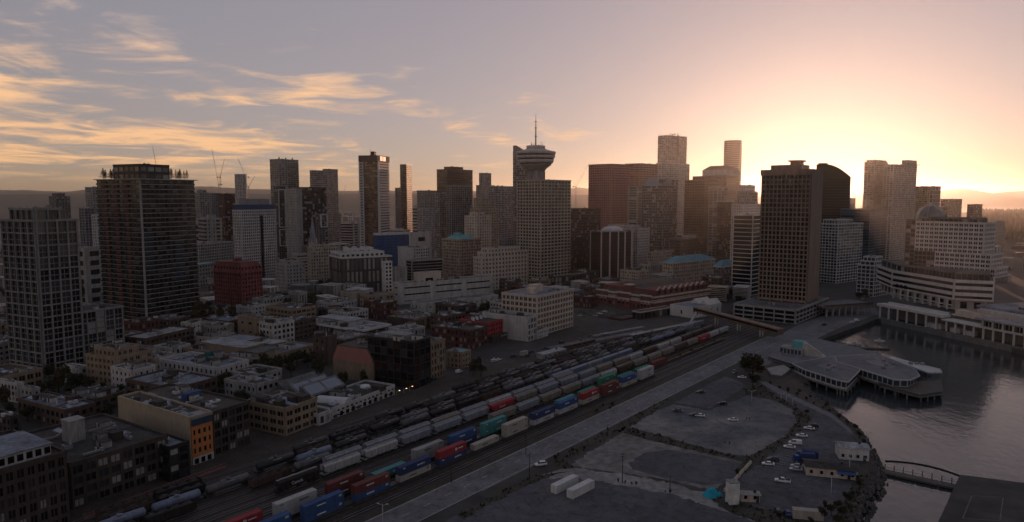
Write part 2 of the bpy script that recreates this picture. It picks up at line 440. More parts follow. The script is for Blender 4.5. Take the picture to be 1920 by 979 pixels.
# ------------------------------------------------------------------ mesh building
class MB:
    def __init__(self):
        self.v, self.f, self.m, self.s = [], [], [], []
    def poly(self, pts, mi=0, smooth=False):
        n = len(self.v)
        self.v.extend(pts)
        self.f.append(tuple(range(n, n + len(pts)))); self.m.append(mi); self.s.append(smooth)
    def hexa(self, p, mi=0):
        # p: 4 bottom points counter-clockwise seen from above, then the 4 top points
        n = len(self.v)
        self.v.extend(p)
        for q in ((3, 2, 1, 0), (4, 5, 6, 7), (0, 1, 5, 4), (1, 2, 6, 5), (2, 3, 7, 6), (3, 0, 4, 7)):
            self.f.append(tuple(n + i for i in q)); self.m.append(mi); self.s.append(False)
    def box(self, x0, y0, z0, x1, y1, z1, mi=0):
        self.hexa([(x0, y0, z0), (x1, y0, z0), (x1, y1, z0), (x0, y1, z0), (x0, y0, z1), (x1, y0, z1), (x1, y1, z1), (x0, y1, z1)], mi)
    def wall(self, p0, p1, a, b, d0, d1, z0, z1, mi=0):
        """box on the wall line p0->p1 from distance a to b along it, d0 to d1 outward (to the right of the line)"""
        L = math.hypot(p1[0] - p0[0], p1[1] - p0[1])
        tx, ty = (p1[0] - p0[0]) / L, (p1[1] - p0[1]) / L
        nx, ny = ty, -tx
        q = [(p0[0] + tx * s + nx * d, p0[1] + ty * s + ny * d) for s, d in ((a, d1), (b, d1), (b, d0), (a, d0))]
        self.hexa([(x, y, z0) for x, y in q] + [(x, y, z1) for x, y in q], mi)
    def prism(self, poly, z0, z1, mi=0, mtop=None, bottom=True, smooth=False):
        n = len(self.v); k = len(poly)
        self.v.extend([(x, y, z0) for x, y in poly] + [(x, y, z1) for x, y in poly])
        for i in range(k):
            j = (i + 1) % k
            self.f.append((n + i, n + j, n + k + j, n + k + i)); self.m.append(mi); self.s.append(smooth)
        self.f.append(tuple(n + k + i for i in range(k))); self.m.append(mi if mtop is None else mtop); self.s.append(False)
        if bottom:
            self.f.append(tuple(n + k - 1 - i for i in range(k))); self.m.append(mi); self.s.append(False)
    def loft(self, pa, pb, mi=0, cap=True):
        """pa, pb: rings of 3d points with the same count (counter-clockwise from above, pa below)"""
        n = len(self.v); k = len(pa)
        self.v.extend(pa); self.v.extend(pb)
        for i in range(k):
            j = (i + 1) % k
            self.f.append((n + i, n + j, n + k + j, n + k + i)); self.m.append(mi); self.s.append(False)
        if cap:
            self.f.append(tuple(n + k + i for i in range(k))); self.m.append(mi); self.s.append(False)
            self.f.append(tuple(n + k - 1 - i for i in range(k))); self.m.append(mi); self.s.append(False)
    def tube(self, p0, p1, r0, r1=None, n=8, mi=0, cap=True, smooth=True):
        r1 = r0 if r1 is None else r1
        a, c = Vector(p0), Vector(p1)
        d = (c - a).normalized()
        u = d.orthogonal().normalized(); w = d.cross(u)
        k = len(self.v)
        for q, r in ((a, r0), (c, r1)):
            for i in range(n):
                t = 2 * math.pi * i / n
                self.v.append(tuple(q + u * (math.cos(t) * r) + w * (math.sin(t) * r)))
        for i in range(n):
            j = (i + 1) % n
            self.f.append((k + i, k + j, k + n + j, k + n + i)); self.m.append(mi); self.s.append(smooth)
        if cap:
            self.f.append(tuple(k + n - 1 - i for i in range(n))); self.m.append(mi); self.s.append(False)
            self.f.append(tuple(k + n + i for i in range(n))); self.m.append(mi); self.s.append(False)
    def lathe(self, prof, n=32, c=(0, 0), mi=0, smooth=True):
        k = len(self.v)
        for r, z in prof:
            for i in range(n):
                t = 2 * math.pi * i / n
                self.v.append((c[0] + r * math.cos(t), c[1] + r * math.sin(t), z))
        for q in range(len(prof) - 1):
            for i in range(n):
                j = (i + 1) % n
                self.f.append((k + q * n + i, k + q * n + j, k + (q + 1) * n + j, k + (q + 1) * n + i)); self.m.append(mi); self.s.append(smooth)
        for q, rev in ((0, True), (len(prof) - 1, False)):
            if prof[q][0] > 0.01:
                ring = [k + q * n + i for i in range(n)]
                self.f.append(tuple(reversed(ring)) if rev else tuple(ring)); self.m.append(mi); self.s.append(False)
    def mesh(self, name, mats):
        me = bpy.data.meshes.new(name)
        me.from_pydata(self.v, [], self.f)
        for k in mats:
            me.materials.append(MAT[k])
        me.polygons.foreach_set('material_index', self.m)
        me.polygons.foreach_set('use_smooth', self.s)
        me.update()
        return me
    def build(self, name, mats, parent=None, loc=None, rz=None):
        return link(name, self.mesh(name, mats if isinstance(mats, (list, tuple)) else [mats]), parent, loc, rz)
def link(name, me, parent=None, loc=None, rz=None):
    o = bpy.data.objects.new(name, me)
    COL.objects.link(o)
    if parent is not None:
        o.parent = parent
    if loc is not None:
        o.location = loc
    if rz is not None:
        o.rotation_euler = (0, 0, rz)
    return o
LABELS = {}
def tag(o, label, cat, group=None):
    o['label'] = label; o['category'] = cat
    if group:
        o['group'] = group
    return o
def thing(name, label, cat, loc=(0, 0, 0), rz=0.0, group=None):
    o = bpy.data.objects.new(name, None)
    COL.objects.link(o)
    o.empty_display_size = 1.0
    o.location = loc; o.rotation_euler = (0, 0, rz)
    return tag(o, label, cat, group)
def kind(o, k):
    o['kind'] = k
    return o
def dup(root, loc, rz, label=None, group=None, mats=None):
    r = root.copy(); COL.objects.link(r); r.location = loc; r.rotation_euler = (0, 0, rz)
    if label: r['label'] = label
    if group: r['group'] = group
    for ch in root.children:
        c = ch.copy(); COL.objects.link(c); c.parent = r
        for g in ch.children:
            d = g.copy(); COL.objects.link(d); d.parent = c
    return r
# ------------------------------------------------------------------ the setting
def structure(o):
    return kind(o, 'structure')
SHORE_PX = [(1598, 979), (1628, 925), (1648, 893), (1642, 868), (1630, 835), (1605, 800), (1560, 765), (1525, 741), (1508, 722), (1510, 706), (1478, 690)]
BASIN_PX = [(1500, 652), (1530, 640), (1575, 624), (1612, 611), (1645, 598), (1720, 607), (1800, 625), (1920, 658), (2100, 708)]
shore = [P(*p) for p in SHORE_PX]
basin = [P(*p) for p in BASIN_PX]
land = [(-15000, -1400), (85, -1400), (95, 130)] + shore + basin + [(420, 440), (560, 560), (900, 900), (2000, 1500), (15000, 1700), (15000, 15000), (-15000, 15000)]
mb = MB(); mb.prism(land, -7, 0)
structure(mb.build('ground', 'town_ground'))
mb = MB(); mb.poly([(-200, -1300, -3), (15000, -1300, -3), (15000, 1750, -3), (-200, 1750, -3)])
structure(mb.build('harbour_water', 'water'))
# the bay beyond the park, an open sheet between the city and the far mountains
mb = MB(); mb.poly([(2300, 4700, 0.6), (12500, 3200, 0.6), (12500, 8700, 0.6), (2300, 8700, 0.6)])
structure(mb.build('bay_water', 'water'))

def smooth(t):
    t = max(0.0, min(1.0, t))
    return t * t * (3 - 2 * t)
def hills(name, D, pts, slope=1800.0, seed=1, amp=0.12):
    r = random.Random(seed)
    mb = MB()
    xs = []
    for (a, ya), (b_, yb) in zip(pts, pts[1:]):
        n = max(2, int(abs(b_ - a) / 12))
        for i in range(n):
            t = i / n
            xs.append((a + (b_ - a) * t, ya + (yb - ya) * smooth(t)))
    xs.append(pts[-1])
    ph = [r.uniform(0, 6.28) for _ in range(6)]
    rows = []
    for px, py in xs:
        k = K(px, py)
        h = max(5.0, zat(px, py, D))
        w = sum(math.sin(px * f + q) / (i + 1) for i, (f, q) in enumerate(zip((0.021, 0.05, 0.11, 0.23, 0.41, 0.8), ph)))
        h = h * (1 + amp * 0.28 * w)
        row = []
        for j, (dy, hh) in enumerate(((-slope, -1), (-slope * 0.62, 0.30), (-slope * 0.3, 0.70), (0, 1.0), (slope * 0.8, 0.55), (slope * 1.4, -0.02))):
            wob = 1 + 0.10 * math.sin(px * 0.031 + j * 2.1 + ph[j % 6]) if 0 < j < 5 and j != 3 else 1
            y = D + dy
            row.append((k * y, y, h * hh * wob if hh > 0 else -3))
        rows.append(row)
    n = len(rows[0])
    mb.v = [p for row in rows for p in row]
    for i in range(len(rows) - 1):
        for j in range(n - 1):
            mb.f.append((i * n + j, (i + 1) * n + j, (i + 1) * n + j + 1, i * n + j + 1)); mb.m.append(0); mb.s.append(True)
    return structure(mb.build(name, 'hill'))
hills('mountains', 10500, [(-200, 356), (40, 357), (110, 359), (175, 354), (260, 350), (330, 351), (400, 349), (470, 354), (560, 356), (640, 358), (760, 357), (900, 359), (1000, 356), (1085, 352), (1150, 357), (1300, 360), (1500, 363), (1760, 363)], 1800, 3)
hills('hills', 6400, [(-250, 364), (60, 364), (200, 363), (420, 364), (700, 363), (900, 364), (1100, 366), (1300, 368), (1500, 369)], 1300, 5, 0.05)
hills('mountains', 10600, [(1640, 385), (1700, 371), (1763, 359), (1790, 355), (1806, 353), (1832, 357), (1862, 362), (1890, 359), (1920, 357), (2000, 350), (2120, 356), (2250, 362)], 1700, 9)

VERGES = []
def patch(name, pts, mat, z, px=True):
    q = [P(*p) for p in pts] if px else pts
    if mat in ('verge', 'gravel', 'gravel_pale', 'lot_worn', 'lot_dark', 'mud'):
        # ragged edges: no kerb there, the surface just wears out
        rr_ = random.Random(len(pts) * 7 + int(abs(q[0][0])))
        amp = {'verge': .8, 'gravel': 1.0, 'gravel_pale': 1.1, 'lot_worn': .9, 'lot_dark': .5, 'mud': .9}[mat]
        out = []
        for i in range(len(q)):
            a, b_ = q[i], q[(i + 1) % len(q)]
            n = max(1, int(math.hypot(b_[0] - a[0], b_[1] - a[1]) / 1.6))
            for j in range(n):
                t = j / n
                out.append((a[0] + (b_[0] - a[0]) * t + rr_.uniform(-amp, amp), a[1] + (b_[1] - a[1]) * t + rr_.uniform(-amp, amp)))
        q = out
        if mat == 'verge': VERGES.append(q)
    mb = MB(); mb.poly([(x, y, z) for x, y in q])
    a = sum(q[i - 1][0] * q[i][1] - q[i][0] * q[i - 1][1] for i in range(len(q)))
    if a < 0:
        mb.f = [tuple(reversed(mb.f[0]))]
    return structure(mb.build(name, mat))

# --- the rail yard frame: s along the tracks, o towards the town
T0 = (-45.2, 225.6)
TA = R(51.3)
tx_, ty_ = math.cos(TA), math.sin(TA)
def TR(s, o):
    if o > 30 and s > 170:
        o = 30 + (o - 30) * (1 - 0.30 * smooth((s - 170) / 220))
    if o < 0 and s > 300:
        o = o + 0.0
    x, y, h = T0[0], T0[1], TA
    bend = max(0.0, s - 345)
    s0 = min(s, 345)
    x += tx_ * s0; y += ty_ * s0
    if bend > 0:
        k = R(16) / 260.0
        a = min(bend, 260)
        # arc turning right
        x += (math.sin(h) - math.sin(h - k * a)) / k
        y += (math.cos(h - k * a) - math.cos(h)) / k
        h = h - k * a
        x += math.cos(h) * (bend - a); y += math.sin(h) * (bend - a)
    return (x - math.sin(h) * o, y + math.cos(h) * o)
def TRang(s, o):
    a, b_ = TR(s - 1, o), TR(s + 1, o)
    return math.atan2(b_[1] - a[1], b_[0] - a[0])
def strip(name, s0, s1, oa, ob, mat, z, step=12.0):
    mb = MB()
    n = max(1, int((s1 - s0) / step))
    L = [TR(s0 + (s1 - s0) * i / n, oa) for i in range(n + 1)]
    Q = [TR(s0 + (s1 - s0) * i / n, ob) for i in range(n + 1)]
    for i in range(n):
        mb.poly([(*L[i], z), (*L[i + 1], z), (*Q[i + 1], z), (*Q[i], z)])
    return structure(mb.build(name, mat))
strip('rail_yard_ground', -140, 620, -8.6, 92, 'ballast', 0.02)
strip('verge', -140, 380, -12.2, -8.6, 'verge', 0.03)
strip('road', -140, 352, -25.2, -12.2, 'road_asphalt', 0.05)
patch('road', [(1388, 664), (1402, 654), (1462, 628), (1500, 607), (1560, 587), (1640, 577), (1652, 588), (1580, 612), (1520, 640), (1494, 654), (1440, 684), (1412, 690)], 'road_asphalt', 0.045)
for q, (oa, ob) in enumerate(((-12.55, -12.40), (-25.0, -24.85))):
    strip('road_line', -140, 345, oa, ob, 'paint_white', 0.056)
mb = MB()
for i in range(48):
    a, b_ = -120 + i * 9.5, -120 + i * 9.5 + 3.2
    p = [TR(a, -18.6), TR(b_, -18.6), TR(b_, -18.45), TR(a, -18.45)]
    mb.poly([(x, y, 0.056) for x, y in reversed(p)])
structure(mb.build('lane_marking', 'paint_white'))
# kerbs
def kerb(s0, s1, o):
    mb = MB()
    n = int((s1 - s0) / 15)
    for i in range(n):
        a, b_ = TR(s0 + (s1 - s0) * i / n, o - 0.1), TR(s0 + (s1 - s0) * (i + 1) / n, o - 0.1)
        mb.wall(a, b_, 0, math.hypot(b_[0] - a[0], b_[1] - a[1]), 0, 0.2, 0, 0.17)
    return structure(mb.build('kerb', 'concrete'))
kerb(-140, 340, -12.1)
kerb(24, 145, -25.5)

# --- lots on the waterfront
patch('parking_lot', [(700, 1060), (862, 962), (1000, 893), (1062, 884), (1110, 890), (1370, 945), (1400, 960), (1560, 1010), (1560, 1200), (500, 1300)], 'lot_dark', 0.010)
patch('gravel_track', [(1010, 893), (1062, 874), (1130, 884), (1240, 902), (1370, 935), (1420, 958), (1560, 1000), (1540, 1012), (1400, 972), (1250, 925), (1110, 899), (1040, 897)], 'gravel_pale', 0.016)
patch('gravel_lot', [(1068, 872), (1165, 812), (1200, 816), (1330, 851), (1395, 866), (1386, 900), (1330, 918), (1240, 898), (1120, 880)], 'gravel', 0.022)
patch('parking_lot', [(1178, 870), (1205, 850), (1250, 843), (1310, 852), (1392, 872), (1380, 905), (1318, 910), (1230, 892), (1185, 880)], 'lot_dark', 0.030)
patch('gravel_lot', [(1172, 806), (1232, 770), (1262, 758), (1330, 770), (1402, 742), (1455, 752), (1488, 770), (1496, 793), (1470, 820), (1405, 858), (1370, 858), (1300, 840), (1215, 815)], 'lot_worn', 0.022)
patch('parking_lot', [(1266, 755), (1310, 730), (1360, 705), (1392, 718), (1394, 727), (1330, 767)], 'lot_dark', 0.030)
patch('parking_lot', [(1392, 888), (1440, 848), (1490, 812), (1524, 782), (1500, 768), (1452, 738), (1432, 722), (1446, 722), (1500, 750), (1560, 778), (1592, 806), (1604, 830), (1612, 880), (1590, 925), (1560, 979), (1540, 1010), (1470, 965), (1400, 950), (1388, 915)], 'asphalt', 0.026)
patch('verge', [(1395, 727), (1432, 722), (1455, 742), (1504, 772), (1526, 785), (1470, 832), (1420, 872), (1390, 892), (1380, 880), (1402, 858), (1470, 818), (1494, 792), (1486, 768), (1450, 748), (1400, 740)], 'verge', 0.034)
patch('verge', [(1158, 808), (1172, 800), (1215, 810), (1300, 834), (1372, 853), (1405, 854), (1400, 864), (1330, 852), (1200, 821)], 'verge', 0.036)
patch('verge', [(1030, 868), (1100, 828), (1160, 795), (1248, 748), (1256, 752), (1180, 798), (1062, 866), (1080, 876), (1060, 880), (1036, 878)], 'verge', 0.036)
patch('verge', [(862, 964), (920, 930), (1000, 892), (1064, 884), (1040, 892), (980, 915), (905, 952), (872, 975)], 'verge', 0.036)
patch('verge', [(1334, 936), (1352, 930), (1400, 948), (1470, 962), (1545, 985), (1560, 979), (1590, 930), (1615, 890), (1640, 885), (1626, 925), (1596, 979), (1580, 1010), (1500, 1002), (1420, 978), (1360, 958)], 'verge', 0.040)
patch('mud_bank', [(1404, 688), (1430, 672), (1476, 688), (1508, 705), (1506, 722), (1524, 742), (1560, 767), (1604, 802), (1629, 836), (1640, 868), (1630, 885), (1612, 880), (1606, 830), (1594, 804), (1560, 776), (1500, 748), (1450, 722), (1424, 716)], 'mud', 0.038)
patch('footpath', [(1424, 716), (1436, 716), (1500, 748), (1560, 776), (1594, 804), (1600, 816), (1590, 808), (1556, 782), (1498, 755), (1440, 727)], 'plaza_paving', 0.044)
# streets of the old town that show between the roofs
strip('street', 52, 330, 84, 98, 'street_asphalt', 0.03)
patch('street', [(1560, 585), (1640, 574), (1668, 545), (1690, 522), (1668, 520), (1630, 540), (1590, 556), (1560, 566)], 'street_asphalt', 0.03)
# haze: one closed box of thin air round everything below the sky
mb = MB(); mb.box(-15500, -1450, -8.5, 15500, 15500, 320)
hz = mb.build('haze', 'concrete')
hm = bpy.data.materials.new('haze'); hm.use_nodes = True
nt = hm.node_tree; nt.nodes.clear()
ho = nt.nodes.new('ShaderNodeOutputMaterial'); hv = nt.nodes.new('ShaderNodeVolumePrincipled')
hv.inputs['Color'].default_value = (0.92, 0.88, 0.84, 1)
hv.inputs['Density'].default_value = 0.000034
hv.inputs['Anisotropy'].default_value = 0.80
nt.links.new(hv.outputs[0], ho.inputs['Volume'])
hz.data.materials.clear(); hz.data.materials.append(hm)
kind(hz, 'stuff')
# ------------------------------------------------------------------ buildings
def S(frame, glass, bw=3.2, fh=3.5, pw=0.8, sh=1.1, pd=0.3, sd=None, panes=None, twin=False, roof='roof_grey', solo=True, blank=(), base=None, sill=None):
    return dict(frame=frame, glass=glass, bw=bw, fh=fh, pw=pw, sh=sh, pd=pd, sd=pd - 0.03 if sd is None else sd, panes=panes, twin=twin, roof=roof, solo=solo, blank=blank, base=base)
PANES = ('glass_dark', 'glass_dark', 'glass_grey', 'glass_grey', 'glass_mid', 'blind')
DARK = ('glass_black', 'glass_dark', 'glass_dark', 'glass_dark', 'glass_grey', 'glass_grey', 'blind')
def rect(w, d, l=0.0, r=0.0, f=0.0, b=0.0):
    return [(-w / 2 + l * w, -d / 2 + f * d), (w / 2 - r * w, -d / 2 + f * d), (w / 2 - r * w, d / 2 - b * d), (-w / 2 + l * w, d / 2 - b * d)]
def frac(poly, w, d):
    return [(-w / 2 + x * w, -d / 2 + y * d) for x, y in poly]
def inset(poly, t):
    """moves every edge of a convex counter-clockwise polygon inward by t"""
    n = len(poly); out = []
    for i in range(n):
        a, b_, c = Vector(poly[i - 1]), Vector(poly[i]), Vector(poly[(i + 1) % n])
        e0, e1 = (b_ - a).normalized(), (c - b_).normalized()
        n0, n1 = Vector((-e0.y, e0.x)), Vector((-e1.y, e1.x))
        k = 1 + n0.dot(n1)
        q = b_ + (n0 + n1) * (t / max(0.3, k))
        out.append((q.x, q.y))
    return out
PANE_MESH = {}
def pane_mesh(w, h, mat, frame, twin):
    key = (round(w, 2), round(h, 2), mat, frame, twin)
    if key not in PANE_MESH:
        mb = MB()
        mb.box(-w / 2, -0.07, 0, w / 2, -0.005, h, 0)
        if twin:
            mb.box(-0.12, -0.16, 0, 0.12, -0.02, h, 1)
        mb.box(-w / 2, -0.20, -0.10, w / 2, -0.03, 0.03, 1)
        PANE_MESH[key] = mb.mesh('window', [mat, frame])
    return PANE_MESH[key]
def facade(fr, wins, p0, p1, z0, z1, st, seen, nx=None, ny=None, blank=False):
    L = math.hypot(p1[0] - p0[0], p1[1] - p0[1]); H = z1 - z0
    pd, sd = st['pd'], st['sd']
    if blank:
        fr.wall(p0, p1, 0, L, -0.05, pd - 0.04, z0, z1)
        return
    nx = nx or max(1, round(L / st['bw'])); ny = ny or max(1, round(H / st['fh']))
    bw, fh = L / nx, H / ny
    pw = min(st['pw'], bw * 0.8); sh = min(st['sh'], fh * 0.85)
    if not seen:
        nxs = 1
    if pw > 0.02:
        for i in range(nx + 1):
            a = max(0, i * bw - pw / 2); b_ = min(L, i * bw + pw / 2)
            if i in (0, nx): 
                a = max(0, i * bw - pw * 0.75); b_ = min(L, i * bw + pw * 0.75)
            fr.wall(p0, p1, a, b_, -0.05, pd, z0, z1)
    if sh > 0.02:
        for j in range(ny + 1):
            a = z0 + j * fh - (sh * 0.62 if j else 0); b_ = z0 + j * fh + (sh * 0.38 if j < ny else 0)
            if j == 0: b_ = z0 + sh * 0.5
            fr.wall(p0, p1, 0.0, L, -0.06, sd, a, min(b_, z1))
    if seen and st['panes']:
        tx, ty = (p1[0] - p0[0]) / L, (p1[1] - p0[1]) / L
        rz = math.atan2(ty, tx)
        for j in range(ny):
            za = z0 + j * fh + sh * 0.38
            hh = fh - sh
            if j == 0: za = z0 + sh * 0.5; hh = fh - sh * 1.12
            for i in range(nx):
                s = (i + 0.5) * bw
                wins.append((p0[0] + tx * s, p0[1] + ty * s, za, rz, bw - pw - 0.02, hh))
def fan_unit(mb, x, y, z, r, rg):
    w, d, h = r.uniform(1.4, 4.2) * rg, r.uniform(1.2, 3.2) * rg, r.uniform(0.8, 1.9) * rg
    mb.box(x - w / 2, y - d / 2, z + 0.15, x + w / 2, y + d / 2, z + h, 0)
    mb.box(x - w * 0.46, y - d * 0.46, z - 0.01, x + w * 0.46, y + d * 0.46, z + 0.15, 1)
    if min(w, d) > 1.2:
        mb.tube((x, y, z + h), (x, y, z + h + 0.25), min(w, d) * 0.33, n=8, mi=1)
SIZES = []
DIMS = {}
def bld(name, label, xl, xc, xr, yt, D, th, st, h=None, w=None, d=None, tiers=(), poly=None, nu=None, nv=None, nf=None, par=0.9, units=4, cat='building', roof=None, group=None, z0=0.0, rg=1.0, blank=(), base=None, seedx=0, parmat=None, extra=None, lit=0.0, podium=None):
    r = random.Random(int(abs(xc) * 13 + D * 7 + seedx))
    th = R(th)
    u = (math.cos(th), math.sin(th)); v = (-math.sin(th), math.cos(th))
    k0 = K(xc, yt if yt is not None else 600)
    C = (k0 * D, D)
    if h is None:
        h = zat(xc, yt, D) - z0
    def solve(px, e):
        k = K(px, yt if yt is not None else 600)
        return (k * C[1] - C[0]) / (e[0] - k * e[1])
    if w is None: w = solve(xr, u)
    if d is None: d = solve(xl, v)
    SIZES.append((name, round(w, 1), round(d, 1), round(h, 1)))
    if w < 0 or w > 260 or d < 0 or d > 260:
        print('SIZE?', name, label, round(w, 1), round(d, 1))
        w = min(max(w, 8), 120) if w > 0 else 30; d = min(max(d, 8), 120) if d > 0 else 30
    cx_ = C[0] + u[0] * w / 2 + v[0] * d / 2; cy_2 = C[1] + u[1] * w / 2 + v[1] * d / 2
    root = thing(name, label, cat, (cx_, cy_2, z0), th, group)
    # camera in the building's own frame
    dx, dy = -cx_, -cy_2
    camL = (dx * u[0] + dy * u[1], dx * v[0] + dy * v[1])
    levels = [(frac(poly, w, d) if poly else rect(w, d), 0.0, h, st, nu, nv, nf)]
    zc = h
    for t in tiers:
        l, rr, f, b_, ty, tst = t[:6]
        z1 = (zat(xc, ty, D + f * d) - z0) if ty > 60 else zc + ty
        tp = t[6] if len(t) > 6 else None
        pp = rect(w, d, l, rr, f, b_)
        if tp:
            ww, dd = w * (1 - l - rr), d * (1 - f - b_)
            ox, oy = w * (l - rr) / 2, d * (f - b_) / 2
            pp = [(x + ox, y + oy) for x, y in frac(tp, ww, dd)]
        levels.append((pp, zc, z1, tst or st, None, None, None))
        zc = z1
    for li, (pl, za, zb, s, nu_, nv_, nf_) in enumerate(levels):
        fr = MB(); wins = []
        n = len(pl)
        if base and li == 0:
            zs = za + base[0]
        else:
            zs = za
        for i in range(n):
            p0, p1 = pl[i], pl[(i + 1) % n]
            L = math.hypot(p1[0] - p0[0], p1[1] - p0[1])
            if L < 0.4: continue
            nrm = ((p1[1] - p0[1]) / L, -(p1[0] - p0[0]) / L)
            mid = ((p0[0] + p1[0]) / 2, (p0[1] + p1[1]) / 2)
            seen = nrm[0] * (camL[0] - mid[0]) + nrm[1] * (camL[1] - mid[1]) > 0
            nx = None
            if n == 4:
                nx = nu_ if i in (0, 2) else nv_
            facade(fr, wins, p0, p1, zs, zb, s, seen, nx, nf_, blank=(i in blank) or (i in s['blank']))
            if base and li == 0:
                facade(fr, wins, p0, p1, za, zs, base[1], seen, None, 1)
        core = MB(); core.prism(pl, za, zb - 0.06)
        core.build('glazing', s['glass'], root)
        fr.build('facade_frame', s['frame'], root)
        # roof deck and parapet
        rm = roof or s['roof']
        rf = MB(); rf.prism(inset(pl, -0.02), zb - 0.05, zb + 0.10)
        rfo = rf.build('roof', rm, root)
        if par > 0.05:
            pr = MB()
            e = s['pd'] + 0.05
            op = inset(pl, -e)
            for i in range(n):
                p0, p1 = op[i], op[(i + 1) % n]
                L = math.hypot(p1[0] - p0[0], p1[1] - p0[1])
                if L < 0.4: continue
                pr.wall(p0, p1, 0.0 if i % 2 == 0 else 0.02, L - 0.02, -(e + 0.30), 0.0 - 0.004 * (i % 3), zb - 0.35, zb + par)
            pr.build('parapet', parmat or s['frame'], root)
        # windows
        if wins and s['panes']:
            Dm = cy_2
            pix = F / Dm
            ww, hh = wins[0][4], max(q[5] for q in wins)
            solo = s['solo'] and hh * pix >= 8.0 and ww * pix >= 4.0 and max(ww, hh) * pix >= 9.0
            r.shuffle(wins)
            single, rest = ([], wins)
            if solo:
                single, rest = wins[:300], wins[300:]
            for q in single:
                o = link('window', pane_mesh(q[4], q[5], r.choice(s['panes']), s['frame'], s['twin']), root, (q[0], q[1], q[2]), q[3])
            if rest:
                mats = sorted(set(s['panes']), key=s['panes'].index)
                wm = MB()
                for q in rest:
                    c_, s_ = math.cos(q[3]), math.sin(q[3])
                    a = (q[0] - c_ * q[4] / 2, q[1] - s_ * q[4] / 2); b_ = (q[0] + c_ * q[4] / 2, q[1] + s_ * q[4] / 2)
                    mi = mats.index(r.choice(s['panes']))
                    wm.wall(a, b_, 0, q[4], 0.005, 0.07, q[2], q[2] + q[5], mi)
                    if s['twin']:
                        wm.wall(a, b_, q[4] / 2 - 0.12, q[4] / 2 + 0.12, 0.02, 0.14, q[2], q[2] + q[5], len(mats))
                kind(wm.build('window', list(mats) + [s['frame']], root), 'stuff')
    # things bolted to the roof
    pl = levels[-1][0]
    xs = [p[0] for p in pl]; ys = [p[1] for p in pl]
    x0, x1, y0, y1 = min(xs), max(xs), min(ys), max(ys)
    for q in range(units):
        mb = MB()
        x = x0 + (x1 - x0) * r.uniform(0.16, 0.84); y = y0 + (y1 - y0) * r.uniform(0.16, 0.84)
        fan_unit(mb, x, y, zc + 0.1, r, rg)
        mb.build('rooftop_unit', [r.choice(('grey_metal', 'light_metal', 'dark_metal', 'grey_metal')), 'dark_metal'], root)
    DIMS[root.name] = (w, d, h, th)
    if extra:
        extra(root, w, d, zc, r)
    return root
def flat_roof_bits(root, w, d, z, r, n=6):
    """skylights, stair heads and ducts on an old flat roof"""
    for q in range(int(n * 1.8)):
        mb = MB()
        x, y = r.uniform(-0.42, 0.42) * w, r.uniform(-0.42, 0.42) * d
        k = r.random()
        if k < 0.35:
            a, b_ = r.uniform(0.8, 2.2), r.uniform(1.2, 3.2)
            mb.box(x - a, y - b_, z, x + a, y + b_, z + 0.5, 1)
            mb.loft([(x - a * .94, y - b_ * .94, z + .5), (x + a * .94, y - b_ * .94, z + .5), (x + a * .94, y + b_ * .94, z + .5), (x - a * .94, y + b_ * .94, z + .5)],
                    [(x - .05, y - b_ * .8, z + 1.1), (x + .05, y - b_ * .8, z + 1.1), (x + .05, y + b_ * .8, z + 1.1), (x - .05, y + b_ * .8, z + 1.1)], 0)
            mb.build('roof_skylight', ['skylight', 'grey_metal'], root)
        elif k < 0.6:
            a, b_ = r.uniform(1.3, 2.4), r.uniform(1.5, 3.2); hh = r.uniform(2.0, 2.8)
            mb.box(x - a, y - b_, z, x + a, y + b_, z + hh, 0); mb.box(x - a - .15, y - b_ - .15, z + hh, x + a + .15, y + b_ + .15, z + hh + .18, 1)
            mb.box(x - a - 0.05, y - .5, z + 0.02, x - a + 0.02, y + .5, z + 1.95, 1)
            mb.build('stair_head', [r.choice(('dark_brick', 'concrete', 'pale_concrete')), 'roof_dark'], root)
        elif k < 0.8:
            L = r.uniform(3, min(9, w * .5)); 
            mb.box(x - L / 2, y - .35, z + .3, x + L / 2, y + .35, z + .95, 0)
            for s in (-.4, 0, .4): mb.box(x + s * L - .1, y - .3, z - .01, x + s * L + .1, y + .3, z + .3, 0)
            mb.box(x + L / 2, y - .5, z + .1, x + L / 2 + 1.2, y + .5, z + 1.3, 0)
            mb.build('roof_duct', ['grey_metal'], root)
        else:
            mb.tube((x, y, z), (x, y, z + 1.1), 0.22, n=8); mb.tube((x, y, z + 1.1), (x, y, z + 1.5), 0.42, 0.2, n=8)
            mb.build('roof_vent', ['light_metal'], root)
def old_roof(n):
    return lambda root, w, d, z, r: flat_roof_bits(root, w, d, z + 0.1, r, n)
def lettering(parent, text, loc, size, mat='paint_white', rz=0.0):
    cu = bpy.data.curves.new('lettering', 'FONT'); cu.body = text; cu.size = size; cu.extrude = .015; cu.align_x = 'CENTER'; cu.resolution_u = 3
    cu.materials.append(MAT[mat])
    o = bpy.data.objects.new('lettering', cu); COL.objects.link(o)
    dg = bpy.context.evaluated_depsgraph_get()
    me = bpy.data.meshes.new_from_object(o.evaluated_get(dg)); me.name = 'lettering'
    bpy.data.objects.remove(o)
    o = bpy.data.objects.new('lettering', me); COL.objects.link(o); o.parent = parent
    o.location = loc; o.rotation_euler = (math.pi / 2, 0, rz)
    return o
